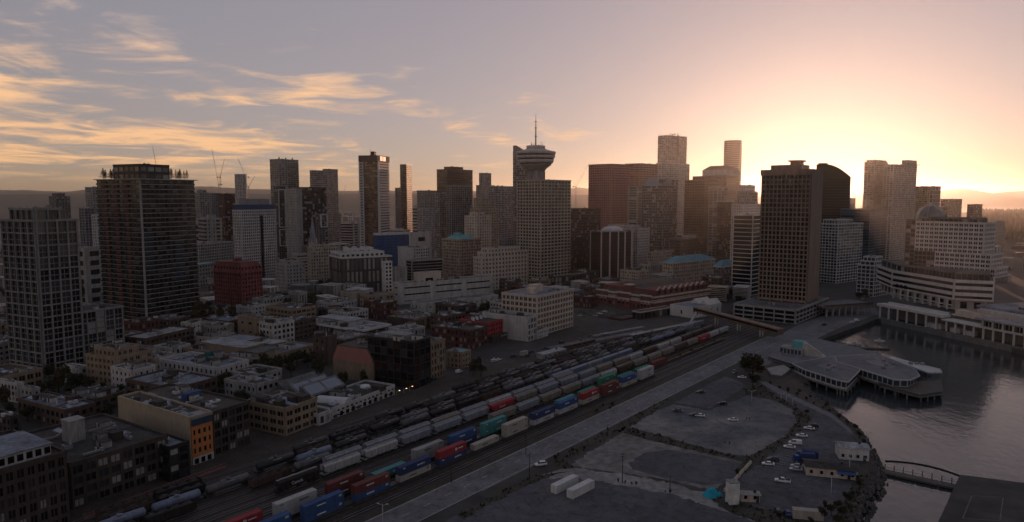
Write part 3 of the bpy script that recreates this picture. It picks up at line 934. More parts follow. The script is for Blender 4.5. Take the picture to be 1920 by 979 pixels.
# ------------------------------------------------------------------ the old town along the tracks
GA = 57
def MBwall(root, w, d, z):
    mb = MB(); mb.box(-w / 2 - .45, -d / 2 + .1, 0, -w / 2 - .31, d / 2, z + .9); mb.build('party_wall', 'dark_brick', root)
old = old_roof
OT, AT, BB, WH = 'office_tower', 'apartment_tower', 'brick_building', 'warehouse'
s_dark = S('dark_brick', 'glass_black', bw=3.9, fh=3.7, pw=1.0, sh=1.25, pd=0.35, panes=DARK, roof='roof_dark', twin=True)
s_brown = S('brown_brick', 'glass_black', bw=3.8, fh=3.7, pw=1.1, sh=1.5, pd=0.35, panes=DARK, roof='roof_brown', twin=True)
def penthouse_white(root, w, d, z, r):
    mb = MB(); mb.box(-w * .40, -d * .42, z - .02, w * .36, d * .1, z + 3.4)
    mb.build('penthouse', 'white_wall', root)
    mb = MB(); mb.box(-w * .42, -d * .44, z + 3.4, w * .38, d * .12, z + 3.75)
    mb.build('penthouse_roof', 'roof_bluegrey', root)
    for i in range(6):
        mb = MB(); x = -w * .36 + i * w * .125
        mb.box(x, -d * .42 - .06, z + .7, x + w * .085, -d * .42 - .01, z + 2.7)
        mb.build('penthouse_window', 'glass_black', root)
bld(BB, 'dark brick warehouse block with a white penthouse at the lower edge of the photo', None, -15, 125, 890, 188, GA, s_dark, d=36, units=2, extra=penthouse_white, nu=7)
def big_stack(root, w, d, z, r):
    mb = MB(); mb.box(-w * .12 - 2.6, -1, z - .05, -w * .12 + 2.6, 4.2, z + 7.5); mb.box(-w * .12 - 2.8, -1.2, z + 7.5, -w * .12 + 2.8, 4.4, z + 7.9)
    mb.build('lift_tower', 'concrete', root)
    flat_roof_bits(root, w, d, z + .1, r, 9)
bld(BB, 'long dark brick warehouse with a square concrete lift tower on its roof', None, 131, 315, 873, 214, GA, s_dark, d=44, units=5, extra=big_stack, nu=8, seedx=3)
bld(BB, 'low black building squeezed between the long brick warehouse and the orange facade', None, 316, 353, 842, 236, GA, S('black_metal', 'glass_black', bw=3.5, fh=3.4, pw=.6, sh=.9, panes=DARK, roof='roof_bluegrey'), d=30, units=2)
s_orange = S('orange_paint', 'glass_black', bw=2.3, fh=3.6, pw=1.15, sh=1.7, pd=.22, panes=('glass_black', 'glass_dark', 'glass_black'), roof='roof_brown')
def orange_front(root, w, d, z, r):
    mb = MB(); mb.box(-w / 2 - .02, -d / 2 - .45, 0, w / 2 + .02, -d / 2 - .01, 2.7); mb.build('shop_front', 'white_wall', root)
    for i in range(3):
        mb = MB(); mb.box(-w / 2 + .8 + i * 2.6, -d / 2 - .52, .2, -w / 2 + 2.4 + i * 2.6, -d / 2 - .44, 2.2); mb.build('shop_window', 'glass_black', root)
    mb = MB(); mb.box(-w / 2 + .1, -d / 2 - .40, z - 2.9, w / 2 - .1, -d / 2 - .02, z - .5); mb.build('attic_glazing', 'glass_blue', root)
    mb = MB(); mb.box(-w / 2 - .3, -d / 2 - .5, z - .4, w / 2 + .3, -d / 2 + 6.5, z + .35); mb.build('attic_roof', 'grey_metal', root)
    # the long blank party wall
    mb = MB(); mb.box(-w / 2 - .5, -d / 2 + .02, 0, -w / 2 - .02, d / 2, z + .95); mb.build('party_wall', 'buff_render', root)
    flat_roof_bits(root, w, d, z + .1, r, 8)
bld(BB, 'narrow building with an orange windowed facade and a long blank beige party wall', 225, 357, 397, 786, 251, GA, s_orange, units=3, extra=orange_front, nu=4, nf=5, blank=(3,), parmat='buff_render')
def blue_box_roof(root, w, d, z, r):
    mb = MB(); mb.box(-3, -2, z, 4, 1.2, z + 2.8)
    mb.build('plant_box', 'box_blue', root); flat_roof_bits(root, w, d, z + .1, r, 8)
bld(BB, 'dark brick building with a blue plant box on its roof beside the orange facade', None, 398, 468, 776, 260, 60, S('dark_brick', 'glass_black', bw=3.4, fh=3.6, pw=.9, sh=1.0, panes=DARK, roof='roof_brown', twin=True), d=52, units=4, extra=blue_box_roof)
s_tan3 = S('buff_brick', 'glass_black', bw=4.3, fh=4.2, pw=1.1, sh=1.7, pd=.3, panes=('glass_black', 'glass_dark', 'glass_grey'), twin=True, roof='roof_dark')
def corner_roof(root, w, d, z, r):
    flat_roof_bits(root, w, d, z + .1, r, 9)
    mb = MB(); mb.box(-w / 2 - .35, -d / 2 + .5, 2, -w / 2 - .3, d / 2, z - 1.2); mb.build('side_wall', 'brown_brick', root)
bld(WH, 'three storey buff corner warehouse with a darker brick side and a black roof', 462, 534, 594, 769, 283, 61, s_tan3, units=4, extra=old(9), nu=4, nf=3, nv=5)
s_mural = S('white_wall', 'glass_black', bw=3.3, fh=3.2, pw=1.3, sh=1.3, pd=.25, panes=('glass_black', 'glass_dark', 'glass_grey', 'blind'), roof='roof_dark')
def mural(root, w, d, z, r):
    # painted shapes on the long white wall, and the round white roof drum and barrel roof
    cols = ['glass_black', 'pink_metal', 'dark_metal', 'grey_panel']
    for i in range(11):
        mb = MB(); x = -w / 2 + w * (.03 + .088 * i); hh = (1.7, 2.3, 2.1, 2.5)[i % 4]
        mb.box(x, -d / 2 - .34, .25, x + w * .045, -d / 2 - .24, hh); mb.build('garage_door' if i % 3 == 0 else 'door', cols[0] if i % 4 else 'dark_metal', root)
    mb = MB(); mb.lathe([(2.6, z), (2.7, z + .8), (2.3, z + 1.5), (.9, z + 1.9), (.01, z + 1.95)], 20, (w * .28, d * .05)); mb.build('roof_drum', 'fabric_white', root)
    flat_roof_bits(root, w, d, z + .1, r, 8)
bld(WH, 'long low white building with a row of dark doors facing the tracks', None, 621, 740, 769, 304.7, 61.5, s_mural, d=19, units=3, extra=mural, nf=2, nu=15)
bld(WH, 'small white annex with a pale shutter beside the long white building', None, 597, 620, 783, 296, 61, S('white_wall', 'glass_black', bw=3, fh=3.4, pw=1.2, sh=1.3, panes=DARK, roof='roof_dark'), d=10, units=1, h=4.6)
# barrel roofed shed
def shed(name, label, px, py, D, L, Wd, h, rise, rz, wallm, roofm, group=None):
    x, y = K(px, py) * D, D
    t = thing(name, label, 'shed', (x, y, 0), rz, group)
    mb = MB(); mb.box(-L / 2, -Wd / 2, 0, L / 2, Wd / 2, h); mb.build('wall', wallm, t)
    mb = MB(); pr = [(Wd / 2 * 1.04 * math.cos(math.pi * i / 10), h + rise * math.sin(math.pi * i / 10)) for i in range(11)]
    for (a, za), (b_, zb) in zip(pr, pr[1:]):
        mb.poly([(-L / 2 - .3, a, za), (L / 2 + .3, a, za), (L / 2 + .3, b_, zb), (-L / 2 - .3, b_, zb)], 0, True)
    for sx in (-L / 2 - .3, L / 2 + .3):
        mb.poly([(sx, a, za) for a, za in (pr if sx > 0 else pr[::-1])])
    mb.build('roof', roofm, t)
    return t
shed('barrel_roof_shed', 'shed with a pale rounded roof behind the white annex', 625, 748, 318, 15, 8, 4.0, 2.6, R(-15), 'white_wall', 'light_metal')
# saw-tooth skylight studio
def studio():
    D = 332; x = K(585, 715) * D
    t = thing('skylight_studio', 'low studio building with two big sloping blue skylight roofs', 'studio', (x, D, 0), R(61))
    L, Wd, h = 24, 22, 7
    mb = MB(); mb.box(-L / 2, -Wd / 2, 0, L / 2, Wd / 2, h); mb.build('wall', 'dark_brick', t)
    for i in range(3):
        y0 = -Wd / 2 + i * Wd / 3; y1 = y0 + Wd / 3
        mb = MB(); mb.loft([(-L / 2, y0, h), (L / 2, y0, h), (L / 2, y1, h), (-L / 2, y1, h)], [(-L / 2, y1 - .3, h + 4.2), (L / 2, y1 - .3, h + 4.2), (L / 2, y1, h + 4.2), (-L / 2, y1, h + 4.2)])
        sl = mb.build('sloped_roof', 'roof_grey', t)
        if i < 2:
            for q in range(2):
                mb = MB(); xa = -L / 2 + 1.2 + q * (L / 2 - .6); xb = xa + L / 2 - 1.8
                dz = 4.2 / (Wd / 3 - .3)
                mb.poly([(xa, y0 + .9, h + .9 * dz + .06), (xb, y0 + .9, h + .9 * dz + .06), (xb, y1 - 1.2, h + (Wd / 3 - 1.2) * dz + .06), (xa, y1 - 1.2, h + (Wd / 3 - 1.2) * dz + .06)])
                mb.build('skylight', 'skylight', sl)
    mb = MB(); mb.wall((-L / 2, -Wd / 2), (-L / 2, Wd / 2), 0, Wd, 0, .4, 0, h + 1); mb.build('parapet', 'concrete', t)
studio()
# pink mansard block
def mansard():
    xl, xc, xr, D, th = 625, 700, 738, 366, R(61)
    u = (math.cos(th), math.sin(th)); v = (-math.sin(th), math.cos(th))
    s = S('tan_brick', 'glass_black', bw=3.0, fh=3.6, pw=1.0, sh=1.3, panes=DARK, roof='roof_brown')
    hb = zat(xc, 684, D); ht = zat(xc, 657, D)
    def ex(root, w, d, z, r):
        mb = MB()
        a = [(-w / 2 - .35, -d / 2 - .35, z), (w / 2 + .2, -d / 2 - .35, z), (w / 2 + .2, d / 2 + .2, z), (-w / 2 - .35, d / 2 + .2, z)]
        b_ = [(-w / 2 - .3, -d / 2 + 4.2, ht), (w / 2 - 1, -d / 2 + 4.2, ht), (w / 2 - 1, d / 2 - 3.5, ht), (-w / 2 - .3, d / 2 - 3.5, ht)]
        mb.loft(a, b_); mr = mb.build('mansard_roof', 'pink_metal', root)
        for q in range(4):
            mb = MB(); xa = -w / 2 + .6 + q * w / 4.2; xb = xa + w / 4.2 - .8; f0, f1 = .12, .88
            def pt(x, f): return (x, -d / 2 - .35 + 4.55 * f - .10, z + (ht - z) * f + .06)
            mb.poly([pt(xa, f0), pt(xb, f0), pt(xb, f1), pt(xa, f1)]); mb.build('glazed_slope', 'skylight', mr)
        mb = MB(); mb.box(-w / 2, -d / 2 + 4.4, ht - .02, w / 2 - 1.2, d / 2 - 3.7, ht + .5); mb.build('roof_deck', 'roof_brown', root)
        for q in range(7):
            mb = MB(); fan_unit(mb, r.uniform(-.3, .3) * w, r.uniform(-.25, .25) * d, ht + .5, r, .8); mb.build('rooftop_unit', ['grey_metal', 'dark_metal'], root)
    bld(BB, 'buff brick block with a pink metal mansard roof and glazed roof slope', xl, xc, xr, 684, D, 61, s, units=0, par=0, blank=(3,), extra=ex)
mansard()
s_blackglass = S('black_metal', 'glass_black', bw=4.4, fh=4.0, pw=.45, sh=.5, pd=.3, panes=('glass_black', 'glass_dark', 'glass_dark', 'glass_brown', 'glass_grey'), roof='roof_grey')
def podium_pent(root, w, d, z, r):
    mb = MB(); mb.box(-w * .3, -d * .25, z, w * .3, d * .3, z + 2.6); mb.build('plant_screen', 'grey_panel', root)
    mb = MB(); mb.box(-w * .24, -d * .18, z + 2.0, w * .24, d * .24, z + 2.72); mb.build('plant_roof', 'roof_light', root); flat_roof_bits(root, w, d, z + .1, r, 7)
bld('office_building', 'black steel and glass office box of six floors near the tracks', 690, 776, 806, 643, 354, 61, s_blackglass, units=5, extra=podium_pent)
s_tanb = S('tan_brick', 'glass_black', bw=3.0, fh=3.7, pw=1.3, sh=1.5, panes=DARK, roof='roof_brown')
bld(BB, 'tan brick building of six floors attached to the black glass office box', None, 807, 834, 646, 371, 61, s_tanb, d=14, units=2)
bld(BB, 'small tan brick building with a pale blue roof near the parked pickup', 838, 866, 882, 662, 397, 60, S('buff_brick', 'glass_black', bw=3.0, fh=3.4, pw=1.5, sh=1.6, panes=DARK, roof='copper_blue'), units=1, par=.5)
s_redbr = S('dark_red_brick', 'glass_dark', bw=3.4, fh=3.9, pw=1.5, sh=1.7, panes=('glass_dark', 'glass_grey', 'blind', 'glass_black'), twin=True, roof='roof_brown')
bld(BB, 'dark red brick hotel with a heavy flat cornice and pairs of windows', 808, 884, 908, 621, 447, 58, s_redbr, units=3, extra=old(9), par=.7, parmat='brown_brick')
def dishes(root, w, d, z, r):
    for i in range(5):
        mb = MB(); x = -w * .42 + i * w * .19; 
        mb.tube((x, d * .1, z), (x, d * .1, z + 1.0), .18, n=6)
        prof = [(.05, 0), (.7, .08), (1.25, .3), (1.7, .7), (1.62, .74), (1.15, .36), (.05, .08)]
        mb2 = MB(); mb2.lathe(prof, 16)
        ang = Matrix.Rotation(R(62), 4, 'X')
        mb2.v = [tuple(ang @ Vector(p) + Vector((x, d * .1, z + 1.4))) for p in mb2.v]
        k = len(mb.v); mb.v += mb2.v; mb.f += [tuple(k + i for i in f) for f in mb2.f]; mb.m += mb2.m; mb.s += mb2.s
        mb.build('satellite_dish', 'light_metal', root)
    mb = MB(); mb.box(-w * .5, -d / 2 - 4.2, 0, w * .5, -d / 2 - .35, 4.2); mb.box(-w * .5 - .2, -d / 2 - 4.6, 4.2, w * .5 + .2, -d / 2 - .3, 4.7)
    mb.build('loading_canopy', 'dark_brick', root)
    mb = MB(); mb.box(-w * .15, -d / 2 - 4.68, 3.2, w * .5, -d / 2 - 4.62, 4.05)
    mb.build('fascia_sign', 'dark_metal', root)
    for i in range(5):
        mb = MB(); x = -w * .1 + i * w * .11
        mb.box(x, -d / 2 - 4.76, 3.35, x + w * .07, -d / 2 - 4.69, 3.9); mb.build('sign_block', 'paint_white', root)
s_red = S('bright_red_paint', 'glass_black', bw=3.0, fh=3.6, pw=1.5, sh=1.7, panes=('glass_black', 'glass_dark'), roof='roof_dark')
bld(BB, 'bright red painted building with a row of white satellite dishes on its roof', None, 914, 952, 607, 470, 57, s_red, d=24, units=1, extra=dishes, nf=4)
bld(BB, 'narrow dark brick building between the red brick hotel and the bright red building', None, 907, 914, 612, 464, 57, S('dark_red_brick', 'glass_black', bw=3, fh=3.6, pw=1.2, sh=1.5, panes=DARK, roof='roof_dark'), w=4.2, d=20, units=1)
bld(BB, 'blue grey painted building of four floors next to the bright red one', None, 953, 973, 601, 492, 57, S('grey_panel', 'glass_black', bw=3.2, fh=3.7, pw=1.6, sh=1.6, panes=DARK, roof='roof_dark'), d=22, units=3)
bld(WH, 'pale grey warehouse with a blank side wall and a wide flat roof', 905, 989, 1005, 597, 474, 56, S('white_wall', 'glass_black', bw=4.2, fh=4.1, pw=1.0, sh=1.2, panes=DARK, roof='roof_grey', twin=True), units=3, extra=old(8), blank=(3,))
s_landing = S('cream_stone', 'glass_black', bw=4.0, fh=3.9, pw=1.3, sh=1.5, pd=.3, panes=('glass_black', 'glass_dark', 'glass_grey'), twin=True, roof='roof_bluegrey')
def landing_top(root, w, d, z, r):
    for x, y, a, b_, hh in ((-w * .25, -d * .1, 3, 3, 4.2), (-w * .02, d * .05, 5, 3.5, 5.5), (w * .2, d * .2, 2.5, 2.5, 3)):
        mb = MB(); mb.box(x - a, y - b_, z, x + a, y + b_, z + hh); mb.build('lift_house', 'cream_stone', root)
bld(BB, 'eight storey cream commercial block with gridded windows at the end of the street', 941, 1007, 1074.5, 557, 492, 54, s_landing, units=4, extra=landing_top)
bld(WH, 'low pale annex with small square windows beside the cream block', None, 1006, 1027, 622, 482, 56, S('white_wall', 'glass_black', bw=3.2, fh=3.6, pw=1.6, sh=1.8, panes=DARK, roof='roof_dark'), d=12, units=1)
# ---- second row of roofs
s_flat = S('brown_brick', 'glass_black', bw=3.6, fh=3.7, pw=1.3, sh=1.7, panes=DARK, roof='roof_bluegrey')
bld(WH, 'low building with a pale blue grey flat roof in front of the white windowed block', 238, 328, 407, 731, 312, 62, s_flat, units=3, extra=old(7))
s_white_w = S('white_wall', 'glass_black', bw=3.5, fh=3.5, pw=2.1, sh=1.7, panes=('glass_black', 'glass_dark'), roof='roof_bluegrey')
bld(BB, 'white rendered block with two rows of small dark windows and a grey roof', 300, 409, 466, 692, 352, 64, s_white_w, units=3, extra=old(7))
s_tanset = S('buff_brick', 'glass_black', bw=3.4, fh=3.5, pw=1.5, sh=1.6, panes=DARK, roof='roof_brown', twin=True)
bld(BB, 'tan brick apartment block with a stepped top floor below the lattice tower', 162, 216, 286, 673, 352, 66, s_tanset, tiers=((.12, .28, .12, .15, 3.6, None),), units=4, extra=old(6))
bld(WH, 'small building with a light blue roof left of the tan brick apartment block', 121, 150, 164, 691, 362, 66, S('white_wall', 'glass_black', bw=3, fh=3.2, pw=1.5, sh=1.5, panes=DARK, roof='roof_light'), units=1)
bld(WH, 'sprawling low building with a patchwork blue grey roof', 36, 122, 178, 772, 292, 62, S('brown_brick', 'glass_black', bw=3.6, fh=3.6, pw=1.3, sh=1.7, panes=DARK, roof='roof_bluegrey'), units=5, extra=old(12))
bld(WH, 'low shed with a ribbed grey roof between the blue roof and the beige wall', 124, 176, 232, 762, 312, 62, S('brown_brick', 'glass_black', bw=3.6, fh=3.6, pw=1.3, sh=1.7, panes=DARK, roof='roof_grey'), h=6.5, units=3, extra=old(8))
bld('house', 'white stucco building with tall windows near the lattice tower foot', -10, 34, 44, 722, 330, 66, S('white_wall', 'glass_black', bw=2.8, fh=3.3, pw=1.2, sh=1.2, panes=DARK, roof='roof_dark'), units=2)
bld('house', 'grey stucco house with a dark roof beside the trees', 40, 62, 74, 732, 322, 66, S('concrete', 'glass_black', bw=2.8, fh=3.3, pw=1.4, sh=1.4, panes=DARK, roof='roof_dark'), units=1)
bld('house', 'low dark building with pale car roofs behind it at the edge of the frame', -30, 20, 36, 775, 285, 62, S('dark_brick', 'glass_black', bw=3, fh=3.3, pw=1.3, sh=1.4, panes=DARK, roof='roof_dark'), h=7, units=3)
bld(WH, 'low long roof with bluish panels below the dark balcony tower', 232, 272, 364, 637, 428, 70, S('brown_brick', 'glass_black', bw=3.6, fh=3.6, pw=1.3, sh=1.7, panes=DARK, roof='roof_light'), units=4)
bld(WH, 'pale rooftop plant block standing right of the balcony tower foot', 340, 360, 376, 608, 478, 70, S('pale_concrete', 'glass_black', bw=4, fh=4, pw=2.2, sh=2.2, panes=DARK, roof='roof_light'), units=2)
s_arc = S('buff_brick', 'glass_dark', bw=2.3, fh=4.6, pw=.7, sh=1.8, panes=('glass_dark', 'blind', 'glass_grey'), roof='roof_bluegrey')
def monitors(root, w, d, z, r):
    for x, y, a, b_, hh, mt in ((-w * .22, d * .05, w * .16, d * .30, 4.2, 'roof_light'), (w * .12, d * .22, w * .14, d * .16, 3.2, 'roof_bluegrey'), (w * .18, -d * .18, w * .12, d * .09, 2.8, 'roof_light'), (-w * .2, -d * .36, w * .18, d * .08, 2.6, 'roof_grey')):
        mb = MB(); mb.box(x - a, y - b_, z, x + a, y + b_, z + hh); ro = mb.build('roof_monitor', 'buff_brick', root)
        mb = MB(); mb.box(x - a - .5, y - b_ - .5, z + hh, x + a + .5, y + b_ + .5, z + hh + .35); mb.build('monitor_roof', mt, ro)
    flat_roof_bits(root, w, d, z + .1, r, 16)
bld(WH, 'huge old mall with many roof monitors and a long windowed brick front', 345, 478, 590, 676, 388, 61, s_arc, units=8, extra=monitors, nf=2)
def teal(root, w, d, z, r):
    mb = MB(); mb.box(-w / 2, -.3, z, w / 2, .3, z + 3.2); mb.build('hoarding', 'teal_panel', root)
bld(WH, 'flat roof lined by a dark teal hoarding behind the white windowed block', 366, 402, 428, 676, 366, 64, s_flat, units=0, extra=lambda root, w, d, z, r: (teal(root, w, d, z, r), flat_roof_bits(root, w, d, z + .1, r, 3)))
bld(BB, 'tall narrow blank brown brick block beside the mall', 588, 612, 631, 634, 405, 61, S('brown_brick', 'glass_black', bw=4.5, fh=3.9, pw=3.2, sh=2.4, panes=DARK, roof='roof_brown'), units=2, extra=old(3))
s_wh2 = S('dark_brick', 'glass_black', bw=3.2, fh=3.9, pw=1.5, sh=1.6, panes=('glass_dark', 'blind', 'glass_black', 'glass_grey'), roof='roof_light')
def white_edges(root, w, d, z, r):
    mb = MB(); mb.box(-w * .2, -d * .15, z, w * .32, d * .38, z + 3.4); mb.build('penthouse', 'white_wall', root)
    mb = MB(); mb.box(-w * .22, -d * .17, z + 3.4, w * .34, d * .40, z + 3.8); mb.build('penthouse_roof', 'roof_light', root); flat_roof_bits(root, w, d, z + .1, r, 10)
bld(BB, 'dark walled block with bright white roof edges and a white penthouse', 566, 678, 733, 622, 470, 56, s_wh2, units=4, extra=white_edges, parmat='white_paint', par=1.0)
bld(BB, 'dark slate walled building with tan window bays on its street side', 728, 777, 800, 601, 500, 57, S('tan_brick', 'glass_black', bw=3.0, fh=4.2, pw=.9, sh=1.2, panes=DARK, roof='roof_grey', twin=True), units=4, extra=lambda root, w, d, z, r: (MBwall(root, w, d, z), flat_roof_bits(root, w, d, z + .1, r, 6)), blank=(3,))
bld(BB, 'brown brick building with small windows behind the tan window bays', None, 800, 823, 596, 520, 57, s_brown, d=20, units=3, extra=old(4))
# ------------------------------------------------------------------ towers and blocks of the city
DT = 47
def slabs(root, w, d, zs, over=1.4, th=.28, faces=(0, 3), mat='pale_concrete', rail='glass_grey', name='balcony_slab', frac0=0.0, frac1=1.0):
    """each floor's balcony edge is a piece of its own on every seen face"""
    pl = rect(w, d)
    cache = {}
    for f in faces:
        p0, p1 = pl[f], pl[(f + 1) % 4]
        L = math.hypot(p1[0] - p0[0], p1[1] - p0[1])
        mb = MB(); mb.wall(p0, p1, L * frac0, L * frac1 + (over if f == 3 else 0), .2, over, 0, th, 0)
        mb.wall(p0, p1, L * frac0 + .1, L * frac1 - .1, over - .12, over - .04, th, th + 1.0, 1)
        me = mb.mesh(name, [mat, rail])
        for z in zs:
            link(name, me, root, (0, 0, z))
# --- lattice tower and its wing
s_lat = S('lattice_concrete', 'glass_black', bw=6.3, fh=6.6, pw=.85, sh=.75, pd=.9, sd=.8, panes=('glass_black', 'glass_black', 'glass_dark', 'glass_dark', 'glass_grey'), twin=True, roof='roof_dark')
def mid_lines(h, n):
    def ex(root, w, d, z, r):
        pl = rect(w, d)
        for f in (0, 3):
            p0, p1 = pl[f], pl[(f + 1) % 4]
            L = math.hypot(p1[0] - p0[0], p1[1] - p0[1])
            mb = MB()
            mb.wall(p0, p1, .5, L - .5, -.02, .30, 0, .55)
            me = mb.mesh('floor_edge', [MAT['dark_concrete'].name])
            for i in range(n):
                link('floor_edge', me, root, (0, 0, (i + .5) * h / n))
    return ex
bld(AT, 'slender apartment tower wrapped in a pale concrete lattice at the edge of the photo', 3, 66, 143, 415, 379, 64, s_lat, tiers=((0, .42, 0, .30, 393, None),), nu=4, nv=5, nf=13, extra=mid_lines(86, 13), units=3)
bld('podium_block', 'low lattice fronted wing joined to the concrete lattice tower', None, 144, 229, 588, 399, 64, S('lattice_concrete', 'glass_black', bw=7, fh=6.3, pw=.7, sh=.6, pd=.8, panes=DARK, twin=True, roof='roof_dark'), d=22, nu=5, extra=mid_lines(31, 5), units=3)
# --- dark balcony tower with rooftop trees
s_wood = S('dark_metal', 'glass_black', bw=4.1, fh=3.53, pw=.5, sh=.5, pd=.3, panes=('glass_black', 'glass_dark', 'glass_dark', 'glass_grey', 'glass_mid'), roof='roof_dark')
def wood_extra(root, w, d, z, r):
    h = DIMS[root.name][2]
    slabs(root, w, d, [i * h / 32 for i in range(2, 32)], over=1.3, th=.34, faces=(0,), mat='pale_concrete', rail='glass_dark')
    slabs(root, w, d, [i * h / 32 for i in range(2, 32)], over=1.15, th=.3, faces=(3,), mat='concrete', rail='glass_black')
    pl = rect(w, d)
    mb = MB(); mb.box(-w / 2 - 1.0, -d / 2 - 1.4, 0, -w / 2 + .1, -d / 2 - .3, h + .4); mb.build('corner_column', 'concrete', root)
    for a, b_ in ((.16, .24), (.40, .50), (.66, .74)):
        mb = MB(); p0, p1 = pl[3], pl[0]; L = d
        mb.wall(p0, p1, a * L, b_ * L, .2, 1.0, 0, h - 1); mb.build('brick_pier', 'dark_red_brick', root)
    for a, b_ in ((.47, .53),):
        mb = MB(); mb.wall(pl[0], pl[1], a * w, b_ * w, .2, 1.1, 0, h - 1); mb.build('dark_recess', 'black_metal', root)
    for a, b_, z0_, z1_ in ((.03, .19, .42, .66), (.58, .72, .30, .62)):
        mb = MB(); mb.wall(pl[0], pl[1], a * w, b_ * w, .15, .36, h * z0_, h * z1_); mb.build('blue_glazing', 'glass_blue', root)
    mb = MB(); mb.box(-w / 2 - 2.2, -d / 2 - 2.6, h + .25, w / 2 + 1.6, d / 2 + 1, h + .85); mb.build('roof_canopy', 'pale_concrete', root)
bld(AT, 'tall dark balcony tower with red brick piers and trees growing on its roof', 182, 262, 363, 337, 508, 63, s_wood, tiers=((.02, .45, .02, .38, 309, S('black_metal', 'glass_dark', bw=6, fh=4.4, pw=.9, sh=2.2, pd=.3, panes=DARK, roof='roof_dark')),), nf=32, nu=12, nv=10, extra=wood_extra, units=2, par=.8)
def low_canopy(root, w, d, z, r):
    pass
# --- red mansard landmark
s_dom = S('rose_brick', 'glass_black', bw=3.0, fh=3.5, pw=1.5, sh=1.5, pd=.3, panes=('glass_black', 'glass_dark', 'glass_grey'), roof='roof_dark')
def dom_roof(root, w, d, z, r):
    mb = MB()
    mb.loft([(-w / 2 - .6, -d / 2 - .6, z), (w / 2 + .6, -d / 2 - .6, z), (w / 2 + .6, d / 2 + .6, z), (-w / 2 - .6, d / 2 + .6, z)],
            [(-w / 2 + 1.8, -d / 2 + 1.8, z + 8), (w / 2 - 1.8, -d / 2 + 1.8, z + 8), (w / 2 - 1.8, d / 2 - 1.8, z + 8), (-w / 2 + 1.8, d / 2 - 1.8, z + 8)])
    mr = mb.build('mansard_roof', 'rose_brick', root)
    for f in (0, 3):
        L = w if f == 0 else d
        n = int(L / 3.6)
        for i in range(n):
            s = -L / 2 + (i + .5) * L / n
            mb = MB()
            if f == 0: mb.box(s - .7, -d / 2 + .1, z + 2, s + .7, -d / 2 + 1.9, z + 4.6)
            else: mb.box(-w / 2 + .1, s - .7, z + 2, -w / 2 + 1.9, s + .7, z + 4.6)
            mb.build('dormer', 'glass_black', mr)
    mb = MB(); mb.box(-w * .42, -d * .42, z + 8, w * .42, d * .42, z + 8.6); mb.build('roof_deck', 'dark_red_brick', root)
    mb = MB(); mb.box(-2.5, -2.5, z + 8.6, 2.5, 2.5, z + 11.5); mb.build('lift_house', 'rose_brick', root)
    mb = MB(); 
    for i, zz in ((0, z - .5),): mb.box(-w / 2 - .9, -d / 2 - .9, zz, w / 2 + .9, d / 2 + .9, zz + .55)
    mb.build('cornice', 'rose_brick', root)
bld('landmark_building', 'rose red brick landmark with a mansard roof and dormers', 401, 452, 491, 512, 590, 60, s_dom, units=0, par=0, extra=dom_roof)
# --- middle distance, left to right
s_wgrid = S('white_wall', 'glass_dark', bw=2.9, fh=3.3, pw=1.25, sh=1.35, pd=.35, panes=('glass_black', 'glass_dark', 'glass_grey', 'glass_blue'), roof='roof_grey')
def wrap(root, w, d, z, r):
    for zz, a, mt in ((z, .47, 'blue_mesh'), (z + 6.5, .36, 'grey_panel')):
        mb = MB(); mb.box(-w * a, -d * a, zz - .05, w * a, d * a, zz + 6.4); mb.build('wrapped_top' if mt == 'blue_mesh' else 'lift_house', mt, root)
    mb = MB(); mb.wall((-w / 2, -d / 2), (w / 2, -d / 2), w * .52, w * .60, .1, .42, 0, z - 6); mb.build('dark_slot', 'glass_black', root)
bld(AT, 'white square windowed tower topped by a dark blue wrapped storey', 436, 452, 517, 395, 760, 62, s_wgrid, extra=wrap, units=2)
s_small = S('pale_concrete', 'glass_dark', bw=2.8, fh=3.6, pw=.9, sh=1.0, pd=.4, panes=('glass_dark', 'glass_black', 'glass_grey'), roof='roof_grey')
bld('office_block', 'wide pale office block with a fine window grid behind the balcony tower', 340, 372, 436, 459, 830, 70, s_small, units=6)
bld('pavilion', 'low pavilion with a bright turquoise roof behind the balcony tower', 352, 368, 404, 497, 760, 70, S('concrete', 'glass_dark', bw=4, fh=4, pw=2, sh=2, panes=DARK, roof='turquoise_roof'), units=0, par=.3)
s_resid = S('concrete', 'glass_grey', bw=3.8, fh=3.0, pw=1.3, sh=1.1, pd=.5, panes=PANES)
s_resd = S('dark_concrete', 'glass_dark', bw=4.2, fh=3.1, pw=1.5, sh=1.2, pd=.4, panes=DARK)
s_blueres = S('grey_panel', 'glass_blue', bw=3.6, fh=3.0, pw=.8, sh=.8, pd=.4, panes=('glass_blue', 'glass_grey', 'glass_dark'))
bld(AT, 'hazy grey tower with a blocky top rising left of the balcony tower', 160, 172, 188, 352, 900, 60, s_resid, units=2)
bld(AT, 'dark slab tower with a flat top standing beyond the lattice tower', 92, 104, 131, 369, 1150, 60, s_resd, tiers=((.1, .3, .1, .3, 5, None),), units=1)
bld(AT, 'slim blue glass apartment tower between the lattice and balcony towers', 148, 158, 176, 391, 760, 66, s_blueres, units=2)
bld(AT, 'pale apartment tower with dark window specks beside the slim blue glass one', 172, 180, 194, 404, 700, 66, S('white_wall', 'glass_dark', bw=3.2, fh=3, pw=1.4, sh=1.2, panes=DARK), units=1)
bld(WH, 'blank grey box building at the foot of the pale apartment tower', None, 160, 192, 467, 640, 66, S('concrete', 'glass_dark', bw=12, fh=9, pw=5, sh=4, panes=None), d=24, units=2)
bld(WH, 'white low building with ribbon windows below the blank grey box', None, 164, 196, 500, 560, 66, S('white_wall', 'glass_dark', bw=6, fh=3.6, pw=1, sh=1.6, panes=DARK), d=24, h=9, units=3)
